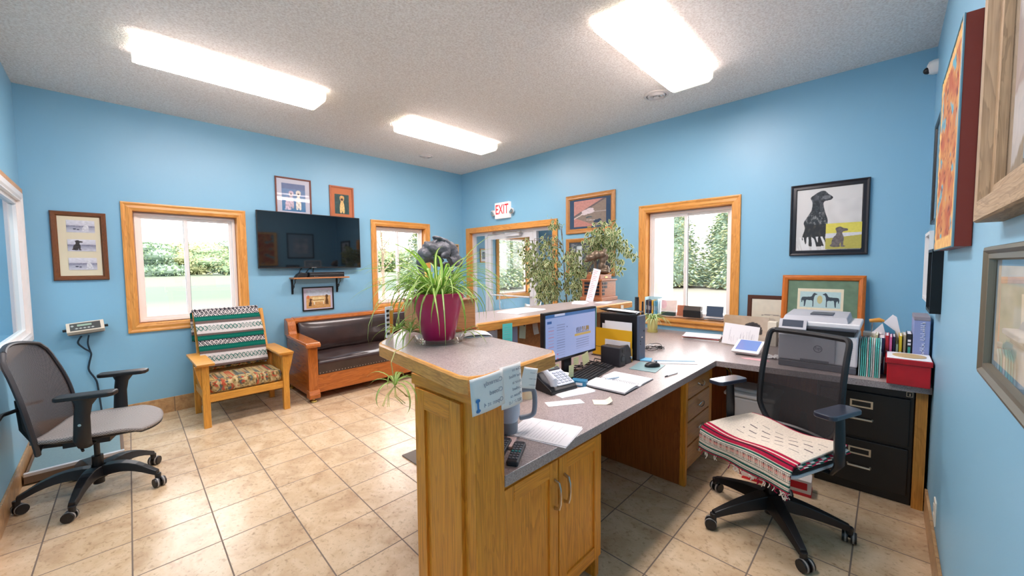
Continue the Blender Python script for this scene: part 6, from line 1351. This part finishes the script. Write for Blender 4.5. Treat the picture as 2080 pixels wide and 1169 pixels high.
# white bin under the return and red box on the floor
t = thing('plastic_bin', 'white lidded plastic bin under the desk return', 'bin', (3.55, .74, 0))
MB(plain('milky_plastic', (214, 212, 210), .5)).add([(3.55 + a * .13, .745 + e * .13, 0.001) for a, e in ((-1, -1), (1, -1), (1, 1), (-1, 1))] + [(3.55 + a * .165, .745 + e * .165, .44) for a, e in ((-1, -1), (1, -1), (1, 1), (-1, 1))], [(0, 3, 2, 1), (4, 5, 6, 7), (0, 1, 5, 4), (1, 2, 6, 5), (2, 3, 7, 6), (3, 0, 4, 7)]).build('tub', t, bevel=.02, seg=3)
MB(M_WHITE).box(3.375, .57, .44, 3.725, .92, .47).box(3.43, .63, .47, 3.67, .86, .50).build('lid', t, bevel=.012, seg=3)
t = thing('cardboard_box', 'red and white printed cardboard box on the floor behind the chair base', 'box', mat=TR(3.06, .50, 0, 4)); lk = lt(t)
MB(plain('box_white', (226, 216, 210), .6)).box(-.06, -.19, .016, .06, .19, .10).build('carton', bevel=.002, **lk); b = MB(plain('box_red', (206, 24, 40), .5)).box(-.062, -.192, .0, .062, .192, .018); b.build('red_band', **lk)
MB(M_BLACK).ell((-.061, .08, .062), (.002, .05, .032)).build('printed_picture', **lk); MB(plain('box_red', (206, 24, 40))).box(-.0615, -.17, .04, -.060, -.06, .085).build('printed_panel', **lk)
b = MB(plain('cord_yellow', (206, 170, 60), .5)).tube([(3.62, 1.02, .72), (3.64, .98, .60), (3.66, .93, .54), (3.72, .88, .52)], .004, 6).use(M_WHITE).tube([(3.66, 1.0, .72), (3.67, .97, .62), (3.70, .95, .55), (3.76, .95, .30)], .004, 6).use(M_BLACK).tube([(3.70, 1.0, .72), (3.71, .98, .5), (3.72, .97, .2)], .005, 6)
tag(b.build('network_cables', smooth=True), 'yellow white and black cables hanging under the desk corner', 'cable')
t = thing('floor_mat', 'grey door mat on the tiles behind the counter post', 'mat', (1.9, 3.2, 0)); MB(plain('grey_mat', (120, 112, 104), .95, bump=.5, bscale=300)).box(1.53, 2.12, .0005, 2.65, 2.70, .010).build('mat', t, bevel=.003)

# ---------------------------------------------------------------- sculptures
BRZ = plain('dark_bronze', (98, 98, 104), .5, .3, nz=.35, nscale=24, bump=.5, bscale=60)
BRZ2 = plain('brown_bronze', (112, 94, 76), .4, .4, nz=.35, nscale=40, bump=.4, bscale=90)
WALB = wood('trophy_wood', (120, 62, 30), (176, 108, 62), 0, .3, 2)
t = thing('bronze_sculpture', 'large dark bronze animal head sculpture on a wooden box behind the potted plant', 'sculpture', (1.25, 1.76, TZ))
b = MB(BRZ)
def E(c_, r_, rot=(0, 0, 0)): b.ell(c_, r_, 16, 12, rot)
# skull, brow, muzzle turned to the left and down, large folded ears, neck ruff
ox, oy, oz = 1.235, 1.76, 1.30
K = .95
P_ = lambda x, z, d=0: (ox + x * K, oy + d, oz + z * 1.0)   # x to the right as seen, z up
q_ = lambda *r_: tuple(v * K for v in r_)
E(P_(.03, .275), q_(.062, .055, .048)); E(P_(-.03, .272), q_(.060, .05, .040), (0, .45, 0)); E(P_(-.078, .240), q_(.046, .038, .040), (0, .9, 0)); E(P_(-.104, .205), q_(.024, .026, .045)); E(P_(-.103, .150), q_(.017, .02, .045), (0, -.1, 0)); E(P_(-.095, .10), q_(.013, .016, .04))
E(P_(-.02, .220), q_(.072, .035, .020), (0, .12, 0)); E(P_(.005, .196), q_(.045, .03, .014), (0, .3, 0))
E(P_(-.052, .305), q_(.030, .016, .008), (0, .2, 0)); E(P_(-.018, .312), q_(.034, .022, .009), (0, -.5, 0)); E(P_(.02, .328), q_(.045, .035, .014), (0, .35, 0)); E(P_(.062, .312), q_(.046, .04, .020), (0, .55, 0))
E(P_(.095, .265, -.02), q_(.040, .022, .060), (0, -.45, 0)); E(P_(.118, .218, -.03), q_(.050, .016, .034), (0, .5, 0)); E(P_(.092, .205, -.038), q_(.052, .014, .022), (0, .35, 0)); E(P_(.148, .205, -.02), q_(.016, .014, .030), (0, -.4, 0))
E(P_(.040, .250, -.040), q_(.022, .016, .034), (0, .7, 0)); E(P_(.012, .240, -.045), q_(.012, .010, .022), (0, .7, 0))
E(P_(.070, .150), q_(.040, .040, .060)); E(P_(.085, .085), q_(.042, .042, .065)); E(P_(.075, .03), q_(.050, .046, .045)); E(P_(.05, .005), q_(.07, .05, .016))
for k in range(6): E(P_(.055 + .012 * k, .12 - .012 * k, -.036 + .003 * k), q_(.007, .012, .045), (0, -.35, 0))
for k in range(7): E(P_(.062 + .013 * k, .215 - .004 * k, -.052 + .002 * k), q_(.005, .008, .026), (0, -.5 + .1 * k, 0))
fg = b.build('figure', t, remesh=.0038)
tx_ = bpy.data.textures.new('hammered', 'CLOUDS'); tx_.noise_scale = .018
dm = fg.modifiers.new('d', 'DISPLACE'); dm.texture = tx_; dm.strength = .007; dm.texture_coords = 'LOCAL'
MB(plain('marble_purple', (84, 62, 84), .3)).tube([(ox - .108, oy - .01, oz + .12), (ox - .100, oy, oz + .04), (ox - .08, oy, oz + .005)], [.012, .022, .03], 10).build('support', t, smooth=True)
bx = MB(wood('box_maple', (176, 112, 62), (206, 146, 92), 0, .4)).box(1.115, 1.605, TZ + .012, 1.372, 1.90, 1.298); bx.build('wooden_box', t, bevel=.003)
MB(WALB).box(1.105, 1.595, TZ + .001, 1.382, 1.91, TZ + .014).box(1.108, 1.598, 1.298, 1.379, 1.907, 1.308).build('box_moulding', t, bevel=.003)
t = thing('bronze_trophy', 'brown bronze animal figure on a tiered wooden trophy base with black name plates', 'trophy', (3.36, 2.05, TZ))
tx0, tx1, ty0, ty1 = 3.205, 3.475, 1.935, 2.145
MB(WALB).box(tx0 - .015, ty0 - .015, TZ + .001, tx1 + .015, ty1 + .015, TZ + .035).build('plinth', t, bevel=.004)
MB(WALB).box(tx0, ty0, TZ + .035, tx1, ty1, TZ + .19).build('plate_block', t, bevel=.002)
MB(WALB).box(tx0 - .012, ty0 - .012, TZ + .19, tx1 + .012, ty1 + .012, TZ + .205).build('moulding', t, bevel=.004)
MB(WALB).box(tx0 + .03, ty0 + .03, TZ + .205, tx1 - .03, ty1 - .03, TZ + .25).build('upper_block', t, bevel=.003)
b = MB(plain('name_plate_black', (40, 40, 46), .3, .5))
for k in range(4):
    for j in range(2):
        if not (j == 1 and k > 1): b.box(tx0 + .018 + j * .047, ty0 - .003, TZ + .155 - k * .033, tx0 + .058 + j * .047, ty0, TZ + .178 - k * .033)
        b.box(tx0 - .003, ty0 + .02 + j * .10, TZ + .155 - k * .033, tx0, ty0 + .085 + j * .10, TZ + .178 - k * .033)
b.build('name_plates', t); MB(plain('brass_plate', (206, 176, 110), .3, .8)).box(3.32, ty0 + .027, TZ + .218, 3.365, ty0 + .03, TZ + .232).build('brass_plate', t)
b = MB(BRZ2); sx, sy, sz = 3.34, 2.05, TZ + .25
def E2(x, z, r_, rot=(0, 0, 0), d=0): b.ell((sx + x * .707, sy - x * .707 + d, sz + z), r_, 14, 10, rot)
E2(-.075, .165, (.055, .05, .034)); E2(-.115, .135, (.03, .026, .016)); E2(-.02, .19, (.055, .05, .045)); E2(.03, .195, (.045, .05, .04)); E2(.045, .14, (.035, .035, .05)); E2(.035, .08, (.038, .036, .05)); E2(.06, .03, (.06, .055, .03)); E2(-.03, .09, (.014, .014, .08)); E2(-.02, .02, (.06, .05, .022)); E2(.065, .235, (.03, .012, .02)); E2(.06, .17, (.02, .045, .04)); E2(.09, .05, (.03, .02, .045), (0, -.5, 0))
b.build('figure', t, remesh=.0045)
# ledge papers
t = thing('paper_strip', 'tall narrow printed leaflet leaning against the trophy', 'leaflet', mat=frame4((3.125, 2.02, TZ + .001), (.60, -.80, 0), (.10, -.02, .994), (-.79, -.60, .09)) @ Matrix.Rotation(R(-12), 4, 'Z')); lk = lt(t)
b = MB(M_PAPER).box(-.03, 0, -.001, .04, .31, .0).use(plain('soft_pink_ink', (220, 186, 186), .8)); rr = random.Random(1)
for k in range(16): b.box(-.022, .03 + k * .017, .0001, -.022 + .05 * rr.uniform(.4, 1), .036 + k * .017, .0004)
b.build('sheet', **lk)
sheet_stack('leaflets', 'flat pile of leaflets on the ledge left of the trophy', TR(2.93, 1.98, TZ, 20), .19, .11, 5, fan=.008)
sheet_stack('loose_papers', 'white papers lying on the ledge in front of the entrance door', TR(2.15, 1.98, TZ, 6), .36, .20, 2, fan=.012)
sheet_stack('loose_paper', 'single white sheet on the ledge in front of the trophy', TR(3.12, 1.86, TZ, 12), .17, .11, 1)
t = thing('white_cushion', 'folded white paper towel on the counter behind the potted plant', 'paper towel', mat=TR(1.235, 1.44, TZ, -30)); lk = lt(t)
MB(M_PAPER).sheet(lambda u, v: (-.07 + .14 * u, -.045 + .09 * v, .004 + .016 * sin(pi * u) ** .5 * (.6 + .4 * v)), 12, 8).sheet(lambda u, v: (-.07 + .14 * u, -.045 + .09 * v, .001 + .004 * v), 4, 4).build('towel', smooth=True, angle=80, solid=.002, **lk); t.name = 'paper_towel'
t = thing('brochure_holder', 'striped black and white card standing behind the left of the potted plant', 'card', mat=TR(.93, 1.73, TZ, 25)); lk = lt(t)
MB(M_PAPER).box(-.02, -.002, .001, .03, .006, .15).build('card', **lk)
b = MB(M_BLACK); 
for k in range(6): b.box(-.0205, -.003, .015 + k * .022, .0, -.002, .026 + k * .022)
b.use(plain('amber_wood', (214, 150, 60))).box(.004, -.003, .02, .028, -.002, .13); b.build('stripes', **lk); t.name = 'striped_card'

# ---------------------------------------------------------------- plants
def leaf_strip(b, base, dirn, length, wid, droop, mats, rr, twist=0, rise=1.0):
    """long arching variegated blade: two green edges and a cream centre"""
    n = 9; d = Vector((cos(dirn), sin(dirn), 0)); s = Vector((-sin(dirn), cos(dirn), 0)); pts = []; p = Vector(base); el = rise; step = length / n; curl = rr.uniform(-.10, .10)
    for i in range(n + 1):
        f = i / n; w_ = wid * (sin(pi * min(1, .12 + f * .88)) ** .6) * (1 - f ** 4 * .8); pts.append((Vector(p), w_)); dd = (d * cos(curl * i) + s * sin(curl * i)); p += (dd * cos(el) + Vector((0, 0, sin(el)))) * step; el -= droop / n
    for a, e, m in ((-1, -.32, mats[0]), (-.32, .32, mats[1]), (.32, 1, mats[0])):
        vs = []
        for (q, w_) in pts: vs += [tuple(q + s * w_ * a + Vector((0, 0, abs(a) * w_ * .45))), tuple(q + s * w_ * e + Vector((0, 0, abs(e) * w_ * .45)))]
        b.use(m).add(vs, [(2 * i, 2 * i + 1, 2 * i + 3, 2 * i + 2) for i in range(n)])
def leafy(name, rgb, rough=.42, thru=.35):
    m = plain(name, rgb, rough, spec=.4); nt = m.node_tree; tl = nt.nodes.new('ShaderNodeBsdfTranslucent'); tl.inputs[0].default_value = L(*rgb); mx = nt.nodes.new('ShaderNodeMixShader'); mx.inputs[0].default_value = thru
    nt.links.new(nt.nodes['Principled BSDF'].outputs[0], mx.inputs[1]); nt.links.new(tl.outputs[0], mx.inputs[2]); nt.links.new(mx.outputs[0], nt.nodes['Material Output'].inputs[0]); return m
SG = leafy('spider_leaf_green', (136, 178, 70)); SC = leafy('spider_leaf_cream', (226, 232, 160)); SD = leafy('spider_leaf_deep', (96, 146, 62))
t = thing('spider_plant', 'large spider plant in a crimson pot on the raised counter', 'houseplant', (1.025, 1.455, TZ))
PX, PYc = 1.025, 1.455
MB(plain('crimson_glaze', (196, 24, 88), .3, coat=.3)).lathe([(.001, .012), (.064, .012), (.070, .018), (.100, .15), (.111, .195), (.116, .200), (.118, .222), (.113, .224), (.104, .20), (.001, .19)], 40, (PX, PYc, TZ)).build('pot', t, smooth=True, angle=50)
MB(plain('potting_soil', (50, 38, 30), .95)).lathe([(.104, .196), (.001, .205)], 24, (PX, PYc, TZ), caps=False).build('soil', t)
MB(glass_mat('clear_saucer', (.92, .95, .95, 1), 1.45, .02, .05)).lathe([(.001, .002), (.105, .002), (.116, .028), (.112, .028), (.101, .009), (.001, .009)], 40, (PX, PYc, TZ), caps=False).build('saucer', t, smooth=True)
rr = random.Random(17); b = MB(SG)
for k in range(165):
    a = rr.uniform(0, 2 * pi); r_ = rr.uniform(0, .07); long_ = rr.random()
    leaf_strip(b, (PX + r_ * cos(a), PYc + r_ * sin(a), TZ + .20), a + rr.uniform(-.5, .5), rr.uniform(.18, .46), rr.uniform(.004, .0075), rr.uniform(1.3, 3.0), (rr.choice((SG, SD, SG)), rr.choice((SC, SC, SG))), rr, rise=rr.uniform(.55, 1.45))
b.build('leaves', t)
def plantlet(b, p, n, size, rr):
    for k in range(n): leaf_strip(b, p, rr.uniform(0, 6.28), size * rr.uniform(.6, 1.2), .0042, rr.uniform(1.2, 2.8), (SG, SC), rr, rise=rr.uniform(.2, 1.3))
b = MB(SG); runners = MB(plain('runner_straw', (196, 190, 110), .5))
for (x, y, z, n, s_) in ((.93, 1.535, TZ + .045, 26, .17), (.90, 1.60, TZ + .05, 16, .15), (1.13, 1.40, TZ + .03, 9, .14)):
    plantlet(b, (x, y, z), n, s_, rr); runners.tube([(PX, PYc, TZ + .21), ((PX + x) / 2, (PYc + y) / 2, TZ + .22), (x + .01, y, z + .08), (x, y, z)], .0016, 5)
b.build('plantlet', t)
b = MB(SG); hx, hy, hz = .735, 1.335, 1.03
for k in range(13): leaf_strip(b, (hx, hy, hz), rr.uniform(0, 6.28), rr.uniform(.12, .20), .0045, rr.uniform(2.0, 3.4), (SG, SC), rr, rise=rr.uniform(.5, 1.2))
runners.tube([(.92, 1.50, TZ + .03), (.84, 1.43, TZ + .012), (.755, 1.365, TZ + .012), (.728, 1.345, TZ - .02), (hx, hy, hz)], .0018, 5)
for k in range(9): a = rr.uniform(0, 6.28); runners.tube([(hx, hy, hz), (hx + .03 * cos(a), hy + .03 * sin(a), hz - .03), (hx + .06 * cos(a + .6), hy + .05 * sin(a + .6), hz - .06)], .0015, 4)
b.build('hanging_plantlet', t); runners.build('runners', t)
# small spider plant by the window
t = thing('spider_plant', 'small pale spider plant in a straw coloured pot on the desk under the window', 'houseplant', (4.02, 1.80, DZ)); qx, qy = 4.02, 1.80
MB(plain('straw_pot', (206, 200, 130), .6)).lathe([(.04, .02), (.052, .05), (.05, .14), (.046, .145), (.001, .14)], 24, (qx, qy, DZ)).build('pot', t, smooth=True); MB(plain('straw_saucer', (190, 180, 110), .5)).lathe([(.001, .001), (.052, .001), (.056, .022), (.04, .022)], 24, (qx, qy, DZ), caps=False).build('saucer', t, smooth=True)
b = MB(SG); SW = plain('spider_leaf_white', (232, 236, 206), .45)
for k in range(46): leaf_strip(b, (qx + rr.uniform(-.02, .02), qy + rr.uniform(-.02, .02), DZ + .135), rr.uniform(0, 6.28), rr.uniform(.12, .26), .0055, rr.uniform(1.2, 2.9), (plain('spider_leaf_pale', (150, 184, 96), .4), SW), rr, rise=rr.uniform(.5, 1.3))
b.build('leaves', t)
# variegated weeping fig behind the ledge
t = thing('weeping_fig', 'tall variegated weeping fig behind the counter ledge beside the entrance door', 'houseplant', (3.78, 2.72, 0)); fx, fy = 3.78, 2.72
MB(plain('basket_brown', (110, 76, 48), .7, nz=.2, nscale=60)).lathe([(.13, .001), (.17, .28), (.165, .30), (.15, .27), (.001, .26)], 28, (fx, fy, 0)).build('pot', t, smooth=True)
FM = [leafy('fig_leaf_green', (110, 144, 82), .4, .3), leafy('fig_leaf_deep', (88, 116, 70), .4, .3)]; FC = leafy('fig_leaf_cream', (214, 218, 168), .45, .3)
rr = random.Random(31); wd_ = MB(plain('fig_bark', (112, 96, 78), .8)); lv = MB(FC)
def figleaf(p, size):
    d = Vector((rr.gauss(0, .55), rr.gauss(0, .55), -1 + rr.gauss(0, .45))).normalized(); s = d.cross(Vector((rr.gauss(0, 1), rr.gauss(0, 1), .2))).normalized(); nn = s.cross(d)
    P = lambda a, e, h=0: tuple(p + d * size * a + s * size * e + nn * size * h)
    o_ = [P(0, 0), P(.25, .20), P(.55, .22), P(1.0, 0, .1), P(.55, -.22), P(.25, -.20)]
    lv.use(FC).ngon(o_)
    q = Vector(nn) * .0008; I = [tuple(Vector(v) + q) for v in (P(.08, 0), P(.27, .12), P(.55, .12), P(.86, 0, .08), P(.55, -.12), P(.27, -.12))]; lv.use(rr.choice(FM)).ngon(I)
    I2 = [tuple(Vector(v) - q) for v in (P(.08, 0), P(.27, .12), P(.55, .12), P(.86, 0, .08), P(.55, -.12), P(.27, -.12))]; lv.use(rr.choice(FM)).ngon(I2[::-1])
def spray(p0, p1, sag, nl, sp, size):
    p0, p1 = Vector(p0), Vector(p1); pts = []
    for i in range(9):
        f = i / 8; p = p0.lerp(p1, f); p.z += sag * 4 * f * (1 - f) * .5 - max(0, sag) * 0; pts.append(p)
    wd_.tube([tuple(p) for p in pts], [.006 * (1 - i / 9) + .0015 for i in range(9)], 5)
    for _ in range(nl):
        f = rr.uniform(.15, 1.0) ** .8; i = min(7, int(f * 8)); p = pts[i].lerp(pts[i + 1], f * 8 - i); figleaf(p + Vector((rr.gauss(0, sp), rr.gauss(0, sp), rr.gauss(0, sp * .7))), size * rr.uniform(.7, 1.2))
wd_.tube([(fx, fy, .25), (fx + .02, fy + .02, .8), (fx + .0, fy + .06, 1.35), (fx, fy + .10, 1.95)], [.014, .010, .006, .002], 8).tube([(fx + .02, fy - .02, .25), (fx + .03, fy - .10, .9), (fx, fy - .28, 1.45), (fx, fy - .5, 1.72)], [.012, .009, .006, .003], 8)
def bough(y, z, y1, z1, nl, size=.066, sp=.045, dx=.0):
    x = fx + dx + rr.uniform(-.12, .12); p = Vector((fx, fy + (.1 if y > 2.6 else -.3), z - .12)); e = Vector((x, y, z)); m = p.lerp(e, .5) + Vector((0, 0, .05))
    wd_.tube([tuple(p), tuple(m), tuple(e)], [.004, .003, .0025], 5)
    q = Vector((x + rr.uniform(-.06, .06), y1, z1)); pts = [e.lerp(q, i / 8) + Vector((0, 0, .03 * sin(pi * i / 8))) for i in range(9)]
    wd_.tube([tuple(v) for v in pts], [.003 * (1 - i / 9) + .0008 for i in range(9)], 4)
    for _ in range(int(nl * 1.3)):
        f = rr.random() * 7.99; i = int(f); v = pts[i].lerp(pts[i + 1], f - i); figleaf(v + Vector((rr.gauss(0, sp), rr.gauss(0, sp), rr.gauss(0, sp * .7))), size * rr.uniform(.7, 1.2))
# left mass hanging over the entrance door
for (y, z, l) in ((3.00, 1.84, .75), (3.10, 1.86, .70), (3.20, 1.82, .62), (3.30, 1.80, .50), (3.36, 1.70, .42), (3.14, 1.60, .50), (2.94, 1.78, .70), (3.24, 1.50, .36), (3.04, 1.45, .40), (2.88, 1.60, .50), (2.96, 1.30, .30)):
    bough(y, z, y + rr.uniform(-.04, .06), z - l, 78)
bough(2.86, 1.92, 3.02, 2.06, 12, .05, .03); bough(2.90, 1.96, 3.10, 1.95, 22, .055, .03)
# middle
for (y, z, l) in ((2.76, 1.66, .50), (2.66, 1.62, .45), (2.56, 1.66, .42), (2.48, 1.74, .40), (2.62, 1.42, .32), (2.70, 1.30, .26), (2.52, 1.48, .30)):
    bough(y, z, y + rr.uniform(-.05, .05), z - l, 62)
# right mass reaching towards the window
for (y, z, y1, z1, nl) in ((2.45, 1.74, 2.12, 1.84, 70), (2.36, 1.76, 1.98, 1.80, 80), (2.30, 1.76, 1.92, 1.70, 80), (2.22, 1.72, 1.88, 1.58, 70), (2.10, 1.64, 1.97, 1.42, 56), (2.36, 1.68, 2.10, 1.58, 70), (2.28, 1.84, 2.02, 1.90, 40)):
    bough(y, z, y1, z1, nl, .064, .042, -.08)
wd_.build('branches', t, smooth=True); lv.build('leaves', t)
